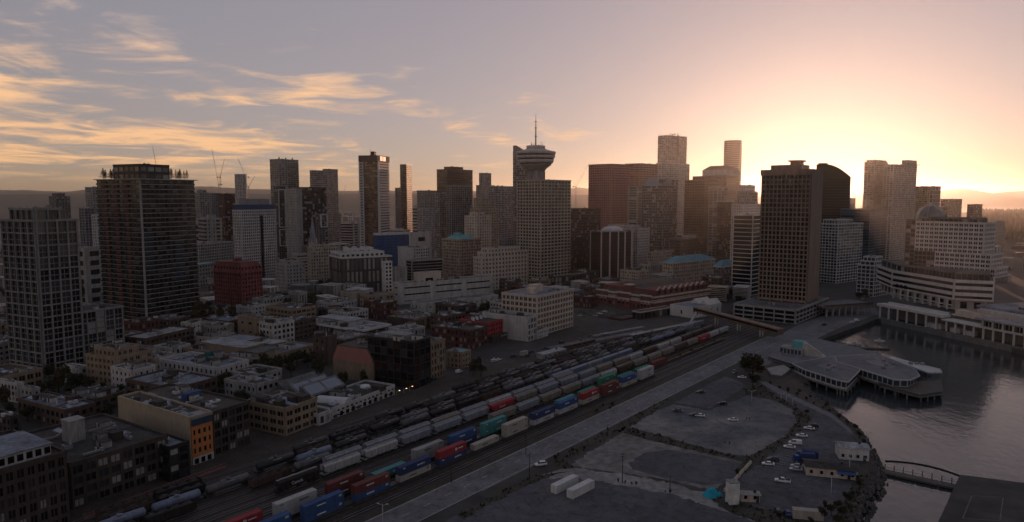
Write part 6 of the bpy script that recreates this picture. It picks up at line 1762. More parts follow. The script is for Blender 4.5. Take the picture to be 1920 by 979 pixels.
# red brick station
s_stn = S('red_brick', 'glass_black', bw=4.6, fh=8.2, pw=2.6, sh=3.0, pd=.5, panes=DARK, roof='roof_brown')
def station_extra(root, w, d, z, r):
    pl = rect(w, d)
    for nm, z0_, z1_, o_ in (('cornice', z - .6, z + .7, 1.5), ('cream_band', z - 5.2, z - 3.6, .9), ('cream_band', z - 3.2, z - 2.4, .75)):
        mb = MB()
        for f in (0, 3):
            p0, p1 = pl[f], pl[(f + 1) % 4]; L = math.hypot(p1[0] - p0[0], p1[1] - p0[1])
            mb.wall(p0, p1, -o_ if f == 0 else 0, L + (o_ if f == 3 else 0), .1, o_ + (.004 if f else 0), z0_, z1_)
        mb.build(nm, 'cream_trim', root)
    # bays step forward with cream coping
    for f, a, b_ in ((3, .02, .22), (3, .40, .62), (3, .80, .97)):
        p0, p1 = pl[f], pl[(f + 1) % 4]; L = d
        mb = MB(); mb.wall(p0, p1, a * L, b_ * L, .2, 2.2, 0, z + .4); by = mb.build('bay', 'red_brick', root)
        mb = MB(); mb.wall(p0, p1, a * L - .5, b_ * L + .5, .3, 2.9, z + .4, z + 1.5); mb.build('bay_coping', 'cream_trim', by)
        mb = MB(); mb.wall(p0, p1, a * L - .2, b_ * L + .2, .3, 2.5, z - 5, z - 3.4); mb.build('bay_band', 'cream_trim', by)
        n = 3
        for i in range(n):
            s = (a + (b_ - a) * (i + .5) / n) * L
            mb = MB(); mb.wall(p0, p1, s - .9, s + .9, 2.15, 2.28, 3.5, z - 7); 
            mb.build('arched_window', 'glass_black', by)
            mb = MB()
            for q in range(7):
                q0, q1 = math.pi * q / 7, math.pi * (q + 1) / 7
                a0, a1 = s - 1.35 * math.cos(q0), s - 1.35 * math.cos(q1)
                zc_ = z - 7 + .75 * (math.sin(q0) + math.sin(q1)) * .9
                mb.wall(p0, p1, a0, a1, 2.2, 2.45, zc_ - .3, zc_ + .35)
            mb.build('window_arch', 'cream_trim', by)
    # gabled attic along the track side
    mb = MB(); mb.box(-w / 2 + 6, -d / 2 + 3.2, z, w / 2 - 2, d / 2 - 3, z + 5.4); mb.build('attic', 'red_brick', root)
    n = 9
    for i in range(n):
        x0 = -w / 2 + 8 + i * (w - 11) / n; x1 = x0 + (w - 11) / n
        xm = (x0 + x1) / 2
        mb = MB(); y = -d / 2 + 2.9
        mb.poly([(x0, y, z + 4.6), (x1, y, z + 4.6), (xm, y, z + 7.6)]); mb.poly([(x1, y + 1, z + 4.6), (x0, y + 1, z + 4.6), (xm, y + 1, z + 7.6)])
        g_ = mb.build('gable', 'red_brick', root)
        mb = MB()
        for (a, za), (b_, zb) in (((x0, z + 4.6), (xm, z + 7.6)), ((xm, z + 7.6), (x1, z + 4.6))):
            mb.hexa([(a, y - .35, za), (b_, y - .35, zb), (b_, y + 1.2, zb), (a, y + 1.2, za), (a, y - .35, za + .55), (b_, y - .35, zb + .55), (b_, y + 1.2, zb + .55), (a, y + 1.2, za + .55)])
        mb.build('gable_coping', 'cream_trim', g_)
        mb = MB(); mb.box(xm - 1.3, -d / 2 + 2.95, z + .9, xm + 1.3, -d / 2 + 3.15, z + 4.3); mb.build('attic_window', 'glass_dark', g_)
    mb = MB(); mb.loft([(-w / 2 + .6, -d / 2 + 6, z + .2), (w / 2 - .6, -d / 2 + 6, z + .2), (w / 2 - .6, d / 2 - .6, z + .2), (-w / 2 + .6, d / 2 - .6, z + .2)], [(-w * .3, -d * .08, z + 8), (w * .36, -d * .08, z + 8), (w * .36, d * .2, z + 8), (-w * .3, d * .2, z + 8)])
    mb.build('hipped_roof', 'roof_brown', root)
    mb = MB(); mb.box(-w / 2 + 4, -3.5, z, -w / 2 + 11, 3.5, z + 7.4); st = mb.build('roof_turret', 'red_brick', root)
    mb = MB(); mb.box(-w / 2 + 3.6, -3.9, z + 7.4, -w / 2 + 11.4, 3.9, z + 8.2); mb.build('turret_cap', 'cream_trim', st)
bld('railway_station', 'ornate red brick railway station with cream bands and a zigzag row of gables', 1119, 1226, 1331, 558, 600, 41, s_stn, extra=station_extra, units=0, par=0)
bld('parking_deck', 'dark raised car deck on columns left of the red brick station', 1074, 1140, 1152, 592, 570, 44, S('dark_concrete', 'glass_black', bw=6.5, fh=8, pw=.8, sh=1.6, pd=.4, panes=None, roof='roof_dark'), units=0, par=.9)
bld('retaining_block', 'low brick red wall block in front of the station and tracks', 1140, 1164, 1201, 600, 556, 40, S('dark_red_brick', 'glass_black', bw=30, fh=20, pw=22, sh=16, panes=None, roof='roof_brown'), units=0)
bld('service_shed', 'long low dark shed with a pale roof edge below the station', None, 1200, 1262, 591, 560, 40, S('dark_brick', 'glass_black', bw=5, fh=5, pw=1, sh=1.2, panes=DARK, roof='roof_dark'), d=8, h=6, units=0, parmat='cream_trim', par=.5)
def hall_extra(root, w, d, z, r):
    for i in range(2):
        mb = MB(); x = w / 2 + .2; y0 = -d * .4 + i * d * .4
        mb.loft([(w * .1, y0, z), (x + 3, y0, z), (x + 3, y0 + d * .38, z), (w * .1, y0 + d * .38, z)], [(w * .1, y0 + d * .19 - .1, z + 4), (x + 3, y0 + d * .19 - .1, z + 4), (x + 3, y0 + d * .19 + .1, z + 4), (w * .1, y0 + d * .19 + .1, z + 4)])
        mb.build('roof_gable', 'white_paint', root)
    for i in range(3):
        mb = MB(); mb.box(-w / 2 + i * w * .32, -d / 2 - .8, 0, -w / 2 + i * w * .32 + 2, -d / 2 - .1, 8); mb.build('column', 'white_wall', root)
bld('station_hall', 'white transit hall with a pale blue roof at the start of the brown skywalk', 1257, 1300, 1352, 578, 566, 40, S('white_paint', 'glass_black', bw=9, fh=9, pw=7, sh=5, pd=.3, panes=None, roof='roof_bluegrey'), extra=hall_extra, units=0, par=.6)
# skywalk
def skywalk():
    a, b_ = (149, 556), (186, 472)
    t = thing('skywalk', 'long brown covered skywalk crossing the tracks on paired columns', 'skywalk', (a[0], a[1], 0), math.atan2(b_[1] - a[1], b_[0] - a[0]))
    L = math.hypot(b_[0] - a[0], b_[1] - a[1])
    mb = MB(); mb.loft([(0, -2.4, 7.6), (L, -2.4, 5.4), (L, 2.4, 5.4), (0, 2.4, 7.6)], [(0, -2.4, 11.2), (L, -2.4, 9.0), (L, 2.4, 9.0), (0, 2.4, 11.2)]); mb.build('gallery', 'brown_panel', t)
    mb = MB(); mb.loft([(-.3, -2.7, 11.2), (L + .3, -2.7, 9.0), (L + .3, 2.7, 9.0), (-.3, 2.7, 11.2)], [(-.3, -2.0, 11.9), (L + .3, -2.0, 9.7), (L + .3, 2.0, 9.7), (-.3, 2.0, 11.9)]); mb.build('roof', 'tan_concrete', t)
    mb = MB(); mb.loft([(1, -2.5, 9.3), (L - 1, -2.5, 7.1), (L - 1, -2.41, 7.1), (1, -2.41, 9.3)], [(1, -2.5, 10.5), (L - 1, -2.5, 8.3), (L - 1, -2.41, 8.3), (1, -2.41, 10.5)]); mb.build('window_band', 'glass_black', t)
    for f in (.28, .55, .80):
        for y in (-1.2, 1.2):
            mb = MB(); mb.tube((f * L, y, 0), (f * L, y, 7.6 - 2.2 * f), .55, n=10); mb.build('column', 'white_wall', t)
    for f in (.02,):
        mb = MB(); mb.loft([(4, -9, 0), (6, -9, 0), (6, -8, 0), (4, -8, 0)], [(3, -2.4, 8), (5, -2.4, 8), (5, -1.4, 8), (3, -1.4, 8)]); mb.build('stair', 'white_wall', t)
skywalk()
def platform(label, p, q, z, wdt):
    a, b_ = P(*p, z), P(*q, z)
    L = math.hypot(b_[0] - a[0], b_[1] - a[1])
    t = thing('platform_canopy', label, 'canopy', (a[0], a[1], 0), math.atan2(b_[1] - a[1], b_[0] - a[0]), 'station platform canopies')
    mb = MB(); mb.box(0, -wdt / 2, z - .3, L, wdt / 2, z); mb.build('roof', 'roof_light', t)
    for i in range(int(L / 9)):
        mb = MB(); mb.box(4 + i * 9 - .15, -.15, 0, 4 + i * 9 + .15, .15, z - .3); mb.build('post', 'grey_metal', t)
    mb = MB(); mb.box(0, -wdt / 2 - .4, 0, L, wdt / 2 + .4, .9); mb.build('platform', 'concrete', t)
platform('long pale platform canopy pointing at the white transit hall', (1181, 628), (1309, 602), 4.5, 4.2)
platform('thinner platform canopy between the car deck and the tracks', (1113, 629), (1206, 612), 4.2, 3.0)
def fence_line(label, p, q, h, n, mat='concrete', px=True):
    a, b_ = (P(*p), P(*q)) if px else (p, q)
    L = math.hypot(b_[0] - a[0], b_[1] - a[1])
    t = thing('fence', label, 'fence', (a[0], a[1], 0), math.atan2(b_[1] - a[1], b_[0] - a[0]))
    mb = MB(); mb.box(0, -.03, h * .9, L, .03, h * .97); mb.box(0, -.03, h * .45, L, .03, h * .52); mb.build('rail', mat, t)
    for i in range(n + 1):
        mb = MB(); x = L * i / n; mb.box(x - .07, -.07, 0, x + .07, .07, h); mb.build('post', mat, t)
    for i in range(n):
        mb = MB(); x = L * i / n; mb.box(x + .1, -.02, .15, x + L / n - .1, .02, h * .42); mb.build('panel', mat, t)
fence_line('rusty pink fence between the dark warehouses and the tracks', (158, 976), (424, 877), 2.0, 34, 'pink_metal')
fence_line('low pale barrier beside the road and the rail yard edge', (1075, 645), (1130, 628), 1.6, 10, 'concrete')
# ---- hotel and convention pier
s_pp = S('white_paint', 'glass_black', bw=3.7, fh=3.55, pw=1.0, sh=1.45, pd=.35, panes=('glass_black', 'glass_dark', 'glass_grey'), twin=True, roof='roof_grey')
s_ppd = S('dark_concrete', 'glass_black', bw=3.5, fh=3.55, pw=.4, sh=.8, pd=.3, panes=DARK)
s_ppb = S('white_paint', 'glass_black', bw=60, fh=4.9, pw=.8, sh=2.6, pd=.5, panes=None, roof='roof_grey')
G_, H_ = (344, 604), (381, 556)
def off(a, b_, t): return (a[0] + (b_[0] - a[0]) * t, a[1] + (b_[1] - a[1]) * t)
nx_, ny_ = 0.79, 0.61     # into the block
def quad(a, b_, dpt): return [a, b_, (b_[0] + nx_ * dpt, b_[1] + ny_ * dpt), (a[0] + nx_ * dpt, a[1] + ny_ * dpt)]
ext = off(G_, H_, 1.08); ext2 = off(G_, H_, 1.14)
def hotel_extra(root, x0, y0):
    c = ((G_[0] + H_[0]) / 2 - 6 + 20 - x0, (G_[1] + H_[1]) / 2 + 8 + 16 - y0)
    D = 640; dx = K(1746, 395) * D - x0; dy = D - y0
    mb = MB(); R0 = 11.5; zt = zat(1746, 408, D)
    mb.lathe([(R0 * 1.02, zt - 4), (R0 * 1.02, zt + .2)] + [(R0 * math.cos(a * math.pi / 18), zt + .4 + R0 * .98 * math.sin(a * math.pi / 18)) for a in range(9)] + [(.01, zt + .4 + R0 * .98)], 28, (dx, dy)); mb.build('glass_dome', 'glass_teal', root)
    mb = MB()
    for i in range(8):
        q = i * math.pi / 4
        for a in range(8):
            p0 = (dx + R0 * 1.01 * math.cos(a * math.pi / 18) * math.cos(q), dy + R0 * 1.01 * math.cos(a * math.pi / 18) * math.sin(q), zt + .4 + R0 * math.sin(a * math.pi / 18))
            p1 = (dx + R0 * 1.01 * math.cos((a + 1) * math.pi / 18) * math.cos(q), dy + R0 * 1.01 * math.cos((a + 1) * math.pi / 18) * math.sin(q), zt + .4 + R0 * math.sin((a + 1) * math.pi / 18))
            mb.tube(p0, p1, .22, n=4)
    mb.build('dome_rib', 'grey_metal', root)
world_block('hotel', 'white hotel of many paired window rows stepping out toward the pier, with a glass dome', 'hotel', [
    (quad(off(G_, H_, .0), off(G_, H_, .13), 26), 34, 80, s_ppd),
    (quad(off(G_, H_, .13), off(G_, H_, .98), 25), 54, 79, s_pp),
    (quad(off(G_, H_, .40), ext, 26), 43, 54, s_pp),
    (quad(off(G_, H_, .40), ext2, 27.5), 35.5, 43, s_pp),
    (quad(off(G_, H_, .131), off(G_, H_, .40), 24), 35.5, 54, s_ppd),
    (quad(off(G_, H_, .2), off(G_, H_, .9), 20), 79, 82.5, s_ppd)], extra=hotel_extra)
PA, PB, PC, PD, PE, PF = (333, 602), (342, 531), (365, 520), (392, 560), (400, 640), (345, 650)
def podium_extra(root, x0, y0):
    for t_ in range(8):
        p = off(PA, PB, (t_ + .4) / 8)
        mb = MB(); mb.box(p[0] - x0 - 1.0, p[1] - y0 - .6, 12.6, p[0] - x0 - .1, p[1] - y0 + .6, 21.0); mb.build('column', 'white_paint', root)
    mb = MB(); mb.wall((PA[0] - x0, PA[1] - y0), (PB[0] - x0, PB[1] - y0), 0, 71, .1, 1.0, 16.2, 17.0); mb.build('gallery_edge', 'white_paint', root)
    for t_ in range(3):
        mb = MB(); mb.wall((PA[0] - x0, PA[1] - y0), (PB[0] - x0, PB[1] - y0), 6 + t_ * 5.2, 9.6 + t_ * 5.2, .4, .62, 22.2, 25.2); mb.build('square_window', 'glass_black', root)
world_block('hotel_podium', 'white curving podium with long dark ribbon windows under the white hotel', 'podium', [
    ([PA, PB, PC, PD, PE, PF], 21, 36, s_ppb), ([(337, 601), (346, 536), (366, 526), (388, 560), (394, 636), (347, 645)], 36, 41, S('dark_concrete', 'glass_black', bw=4, fh=5, pw=.3, sh=.5, panes=DARK)),
    ([(337, 598), (346, 535), (364, 526), (386, 560), (392, 636), (347, 645)], 12.5, 21, S('white_wall', 'glass_black', bw=9, fh=8, pw=4.5, sh=3, panes=None), (), 0)], extra=podium_extra)
def pier():
    Q0, Q1, Q2 = (303, 568), (336, 452), (366, 345)
    t = thing('convention_pier', 'white convention pier hall with a colonnade along the harbour edge', 'convention hall', (336, 452, 0), 0)
    x0, y0 = 336, 452
    def line(a, b_, o):
        L = math.hypot(b_[0] - a[0], b_[1] - a[1]); tx, ty = (b_[0] - a[0]) / L, (b_[1] - a[1]) / L
        return (a[0] - ty * -o * -1 - x0, a[1] + tx * -o * -1 - y0)
    L = math.hypot(Q2[0] - Q0[0], Q2[1] - Q0[1]); tx, ty = (Q2[0] - Q0[0]) / L, (Q2[1] - Q0[1]) / L
    nx, ny = -ty, tx           # inland
    def pt(s, o): return (Q0[0] + tx * s + nx * o - x0, Q0[1] + ty * s + ny * o - y0)
    def bar(nm, s0, s1, o0, o1, z0_, z1_, mt):
        mb = MB(); q = [pt(s0, o0), pt(s1, o0), pt(s1, o1), pt(s0, o1)]
        mb.hexa([(x, y, z0_) for x, y in q] + [(x, y, z1_) for x, y in q]); return mb.build(nm, mt, t)
    bar('quay_edge', 0, L, -.8, 3, -4, .9, 'dark_concrete')
    bar('back_wall', 4, L, 12, 40, .3, 11, 'dark_concrete')
    bar('ramp_beam', -2, 60, 1.5, 10, 10.2, 12.2, 'white_paint')
    bar('ramp_wall', 2, 58, 9, 11, 12.2, 13.6, 'white_paint')
    bar('promenade_deck', 60, L, 1.2, 13, 8.6, 9.6, 'white_paint')
    bar('promenade_roof', 88, L, .6, 13, 14.2, 15.4, 'roof_light')
    bar('gallery_wall', 90, L, 4, 13, 9.6, 14.2, 'dark_concrete')
    bar('upper_deck', 60, L, 11, 46, 12, 13, 'pale_concrete')
    bar('hall_wall', 78, L, 14, 60, 13, 19.5, 'white_wall')
    bar('hall_roof', 72, L, 20, 64, 19.5, 21.2, 'roof_bluegrey')
    bar('terrace_wall', 62, 100, 12, 18, 13, 16.5, 'cream_stone')
    s = 0
    while s < L:
        big_ = s < 60
        mb = MB(); x, y = pt(s + 1, 2.2); mb.box(x - .5, y - .5, 0, x + .5, y + .5, 10.2 if big_ else 8.6); mb.build('column', 'white_paint', t)
        if s > 90:
            bar('column', s, s + .8, 1.4, 2.2, 9.6, 14.2, 'white_paint')
            bar('gallery_window', s + 1.5, s + 6.2, 3.3, 3.9, 10.2, 13.6, 'glass_black')
            bar('mullion', s + 3.7, s + 4.0, 3.1, 3.25, 10.2, 13.6, 'white_paint')
        s += 9 if big_ else 7.4
    for a, b_ in ((44, 58), (66, 74), (78, 84)): bar('kiosk', a, b_, 3.5, 9, .9, 4.2, 'white_wall')
    for s in (96, 128, 150): 
        for k in range(3): bar('roof_vent', s + k * 4, s + k * 4 + 2.4, 30, 33, 21.2, 22.6, 'dark_metal')
pier()
# deck of road on columns between the brown slab and the pier
def viaduct():
    a, b_ = P(1552, 577, 8), P(1634, 569, 9)
    L = math.hypot(b_[0] - a[0], b_[1] - a[1])
    t = thing('viaduct', 'dark elevated street deck on concrete columns beside the harbour basin', 'viaduct', (a[0], a[1], 0), math.atan2(b_[1] - a[1], b_[0] - a[0]))
    mb = MB(); mb.box(-4, 0, 7.6, L + 2, 24, 9); mb.build('deck', 'dark_concrete', t)
    mb = MB(); mb.box(-4, -.2, 9, L + 2, .15, 10); mb.build('parapet', 'dark_red_brick', t)
    for i in range(8):
        mb = MB(); x = i * L / 7; mb.box(x - .6, .6, 0, x + .6, 1.8, 7.6); mb.build('column', 'concrete', t)
viaduct()
# ---- ferry terminal on piles
def pavilion(name, label, roof_px, zr, zb, cat='ferry terminal', ridge=1.3, wallm='white_wall', roofm='terminal_roof', deckm='dark_concrete', win=True):
    pl = [P(*p, zr) for p in roof_px]
    a = sum(pl[i - 1][0] * pl[i][1] - pl[i][0] * pl[i - 1][1] for i in range(len(pl)))
    if a < 0: pl = pl[::-1]
    cx0 = sum(p[0] for p in pl) / len(pl); cy0 = sum(p[1] for p in pl) / len(pl)
    pl = [(x - cx0, y - cy0) for x, y in pl]
    t = thing(name, label, cat, (cx0, cy0, 0), 0)
    mb = MB(); mb.prism(pl, zr - .45, zr)
    sc = lambda k: [(x * k, y * k) for x, y in pl]
    mb.loft([(x, y, zr) for x, y in sc(.99)], [(x, y, zr + ridge) for x, y in sc(.35)]); rf = mb.build('roof', roofm, t)
    if ridge > .3:
        mb = MB()
        for i in range(len(pl)):
            p0, p1 = sc(1.004)[i], sc(1.004)[(i + 1) % len(pl)]; L = math.hypot(p1[0] - p0[0], p1[1] - p0[1])
            if L > .5: mb.wall(p0, p1, 0, L, -.02, .22, zr - .6, zr + .12)
        mb.build('fascia', 'light_metal', rf)
        rs = random.Random(9)
        for i in range(len(pl)):
            p0, p1 = pl[i], pl[(i + 1) % len(pl)]; L = math.hypot(p1[0] - p0[0], p1[1] - p0[1]); k = int(L / 2.4)
            sm = MB()
            for q in range(1, k):
                f = q / k; e = (p0[0] + (p1[0] - p0[0]) * f, p0[1] + (p1[1] - p0[1]) * f)
                a, b_ = (e[0] * .985, e[1] * .985, zr + .03), (e[0] * .36, e[1] * .36, zr + ridge)
                sm.tube(a, b_, .07, n=3)
            if k > 1: kind(sm.build('roof_seam', roofm, rf), 'stuff')
        for q in range(4):
            mb = MB(); x, y = rs.uniform(-.3, .3) * (pl[0][0] - pl[2][0]), rs.uniform(-.25, .25) * (pl[0][1] - pl[2][1]); mb.box(x - .9, y - .7, zr + .4, x + .9, y + .7, zr + ridge + 1.0); mb.build('rooftop_unit', 'grey_metal', rf)
    wl_ = sc(.93); mb = MB(); mb.prism(wl_, zb, zr - .4); mb.build('wall', wallm, t)
    mb = MB(); mb.prism(sc(1.0), zb - .8, zb); mb.build('deck', deckm, t)
    n = len(pl)
    for i in range(n):
        p0, p1 = wl_[i], wl_[(i + 1) % n]; L = math.hypot(p1[0] - p0[0], p1[1] - p0[1])
        m_ = ((p0[0] + p1[0]) / 2 + cx0, (p0[1] + p1[1]) / 2 + cy0); nn = ((p1[1] - p0[1]), -(p1[0] - p0[0]))
        if win and nn[0] * -m_[0] + nn[1] * -m_[1] > 0 and L > 4:
            k = max(2, int(L / 3.4))
            w_ = L / k
            mb = MB(); mb.wall(p0, p1, -w_ * .38, w_ * .38, .02, .14, zb + 1.0, zr - .8)
            me = mb.mesh('window', ['glass_blue'])
            dx, dy = (p1[0] - p0[0]) / L, (p1[1] - p0[1]) / L
            for q in range(k): link('window', me, t, (dx * w_ * (q + .5), dy * w_ * (q + .5), 0))
    r = random.Random(len(label))
    pm = MB(); pm.tube((0, 0, -6), (0, 0, zb - .75), .4, n=8); me = pm.mesh('pile', ['dark_concrete'])
    for i in range(n):
        for q in (.1, .4, .7):
            p0, p1 = sc(.95)[i], sc(.95)[(i + 1) % n]
            link('pile', me, t, (p0[0] + (p1[0] - p0[0]) * q, p0[1] + (p1[1] - p0[1]) * q, 0))
    return t
pavilion('ferry_pavilion', 'nearer ferry terminal wing, blue grey roof and a row of windows above the water', [(1486, 681), (1562, 668), (1612, 694), (1590, 716), (1570, 712), (1508, 692)], 5.0, .4)
pavilion('ferry_pavilion', 'farther ferry terminal wing whose long pale roof ends in a rounded point', [(1566, 668), (1640, 664), (1668, 672), (1716, 693), (1724, 704), (1706, 712), (1676, 711), (1570, 678)], 5.6, .6)
pavilion('covered_gangway', 'long thin roofed gangway along the far side of the ferry terminal', [(1664, 671), (1672, 669), (1762, 692), (1766, 698), (1740, 698)], 4.6, .3, 'gangway', .6, 'dark_concrete', 'light_metal')
pavilion('ferry_deck', 'low timber deck with railings at the tip of the ferry terminal', [(1640, 706), (1700, 716), (1766, 712), (1768, 734), (1724, 740), (1650, 720)], 1.2, .2, 'deck', .05, 'dark_concrete', 'wood_deck', win=False)
pavilion('terrace_deck', 'small round terrace deck hanging over the mud bank', [(1438, 690), (1470, 684), (1482, 692), (1466, 704), (1446, 702)], 1.6, .6, 'deck', .05, 'dark_concrete', 'concrete', win=False)
pavilion('plaza_deck', 'wide pale plaza deck linking the road with the ferry terminal roofs', [(1440, 668), (1466, 645), (1530, 634), (1600, 650), (1654, 664), (1570, 667), (1484, 682)], 2.2, 1.0, 'plaza', .05, 'dark_concrete', 'plaza_paving', win=False)
def terminal_head():
    x, y = P(1500, 664, 2.2)
    t = thing('terminal_entrance', 'boxy green grey ferry terminal entrance with a sloping escalator roof', 'terminal entrance', (x, y, 2.1), R(-40))
    mb = MB(); mb.box(-11, -5, 0, 3, 5, 4.2); mb.build('wall', 'concrete', t)
    mb = MB(); mb.box(-4, -3, 4.2, 2.5, 4, 8.4); mb.build('upper_hall', 'copper_green', t)
    mb = MB(); mb.loft([(2.5, -3, 0), (15, -3, 0), (15, 2, 0), (2.5, 2, 0)], [(2.5, -3, 8.2), (15, -3, .8), (15, 2, .8), (2.5, 2, 8.2)]); es = mb.build('escalator_roof', 'pale_concrete', t)
    mb = MB(); mb.loft([(4, -2, 7.4), (13, -2, 2.07), (13, 1, 2.07), (4, 1, 7.4)], [(4, -2, 7.6), (13, -2, 2.27), (13, 1, 2.27), (4, 1, 7.6)]); mb.build('roof_glazing', 'glass_black', es)
    for i in range(6):
        mb = MB(); mb.box(-10.5 + i * 2.2, -5.12, .6, -9.0 + i * 2.2, -4.98, 3.4); mb.build('window', 'glass_blue', t)
    for i in range(3):
        mb = MB(); mb.box(-4.12, -2.5 + i * 2.1, 4.8, -3.98, -.9 + i * 2.1, 7.8); mb.build('window', 'glass_blue', t)
terminal_head()
def boat(label, px, py, rz, L=8.0, mat='white_paint'):
    x, y = P(px, py, -2.6)
    t = thing('motor_boat', label, 'boat', (x, y, -3), rz, 'small boats in the basin')
    w = L * .16
    mb = MB(); lo = [(-L / 2, -w * .7, -.3), (L * .2, -w * .7, -.3), (L * .42, 0, -.1), (L * .2, w * .7, -.3), (-L / 2, w * .7, -.3)]; hi = [(-L / 2, -w, 1.0), (L * .2, -w, 1.05), (L / 2, 0, 1.3), (L * .2, w, 1.05), (-L / 2, w, 1.0)]
    mb.loft(lo, hi); mb.build('hull', mat, t)
    mb = MB(); mb.loft([(-L * .2, -w * .7, 1.0), (L * .16, -w * .7, 1.0), (L * .16, w * .7, 1.0), (-L * .2, w * .7, 1.0)], [(-L * .18, -w * .6, 2.3), (L * .04, -w * .6, 2.3), (L * .04, w * .6, 2.3), (-L * .18, w * .6, 2.3)]); mb.build('cabin', mat, t)
    mb = MB(); mb.box(-L * .17, -w * .72, 1.55, L * .06, w * .72, 2.0); mb.build('cabin_window', 'glass_black', t)
    mb = MB(); mb.tube((0, 0, 2.3), (0, 0, 3.6), .05, n=5); mb.build('mast', 'light_metal', t)
boat('white motor boat moored at the floating dock in the basin', 1602, 646, R(-10), 10)
boat('smaller pale motor boat at the far end of the floating dock', 1650, 640, R(-14), 7)
def dock(label, p, q, wd, z=-2.4, name='floating_dock', posts=5):
    a, b_ = P(*p, z), P(*q, z); L = math.hypot(b_[0] - a[0], b_[1] - a[1])
    t = thing(name, label, 'dock', (a[0], a[1], z), math.atan2(b_[1] - a[1], b_[0] - a[0]))
    mb = MB(); n = max(2, int(L / 6))
    pn = MB(); pn.box(.1, -wd / 2, -.5, L / n - .1, wd / 2, .2); me = pn.mesh('pontoon', ['wood_deck'])
    for i in range(n): link('pontoon', me, t, (i * L / n, 0, 0))
    for i in range(posts + 1):
        mb = MB(); x = L * i / posts; mb.tube((x, wd / 2 + .3, -4), (x, wd / 2 + .3, 2.2), .18, n=6); mb.build('mooring_post', 'dark_metal', t)
    mb = MB(); mb.box(0, -wd / 2, 1.0, L, -wd / 2 + .08, 1.1); mb.box(0, wd / 2 - .08, 1.0, L, wd / 2, 1.1); mb.build('hand_rail', 'grey_metal', t)
    return t
dock('floating dock with boats in the shaded basin', (1565, 652), (1668, 654), 3.0)
dock('dark floating walkway between the shore and the landing pad', (1640, 880), (1802, 915), 4.2, -2.2, posts=9)
def boom():
    pts = [P(1660 + 140 * i / 12, 864 + 2 * (i / 12) * 2 + 24 * (i / 12) ** 2.2, -2.8) for i in range(13)]
    mb = MB()
    for a, b_ in zip(pts, pts[1:]): mb.tube((*a, -2.85), (*b_, -2.85), .28, n=6)
    tag(mb.build('floating_boom', 'rubber'), 'thin black floating boom curving out from the shore to the pad', 'boom')
boom()
# landing pad
pad = [P(1745, 1010, 0), P(1800, 890, 0), P(1925, 906, 0), P(2120, 932, 0), (330, 120), (150, 120)]
mb = MB(); mb.prism(pad[::-1] if sum(pad[i - 1][0] * pad[i][1] - pad[i][0] * pad[i - 1][1] for i in range(6)) < 0 else pad, -7, .0); structure(mb.build('landing_pad', 'town_ground'))
def outline(name, pts, wd, z, mat):
    q = [P(*p) for p in pts]; mb = MB(); n = len(q)
    for i in range(n):
        a, b_ = q[i], q[(i + 1) % n]; L = math.hypot(b_[0] - a[0], b_[1] - a[1]); dx, dy = (b_[0] - a[0]) / L * wd, (b_[1] - a[1]) / L * wd
        mb.poly([(a[0], a[1], z + .002 * i), (b_[0], b_[1], z + .002 * i), (b_[0] - dy, b_[1] + dx, z + .002 * i), (a[0] - dy, a[1] + dx, z + .002 * i)])
    structure(mb.build(name, mat))
outline('pad_marking', [(1806, 972), (1823, 930), (1880, 933), (1874, 976)], .25, .012, 'plaza_paving')
# rocks along the shore
def rocks():
    r = random.Random(21); mb = MB()
    sh = shore
    for a, b_ in zip(sh, sh[1:]):
        L = math.hypot(b_[0] - a[0], b_[1] - a[1])
        for i in range(int(L * 3.2)):
            t = r.random(); o = r.uniform(-2.4, 3.2)
            dx, dy = (b_[0] - a[0]) / L, (b_[1] - a[1]) / L
            x, y = a[0] + dx * L * t + dy * o, a[1] + dy * L * t - dx * o
            s = r.uniform(.35, 1.1); z = -max(0, o) * .9 - .2
            an = r.uniform(0, 6)
            ring = [(x + s * math.cos(an + k * 1.26) * r.uniform(.7, 1.2), y + s * math.sin(an + k * 1.26) * r.uniform(.7, 1.2)) for k in range(5)]
            mb.loft([(p, q, z - .6) for p, q in ring], [(x + (p - x) * .55, y + (q - y) * .55, z + s * r.uniform(.4, .9)) for p, q in ring])
    kind(mb.build('shore_rocks', 'rock'), 'stuff')
rocks()
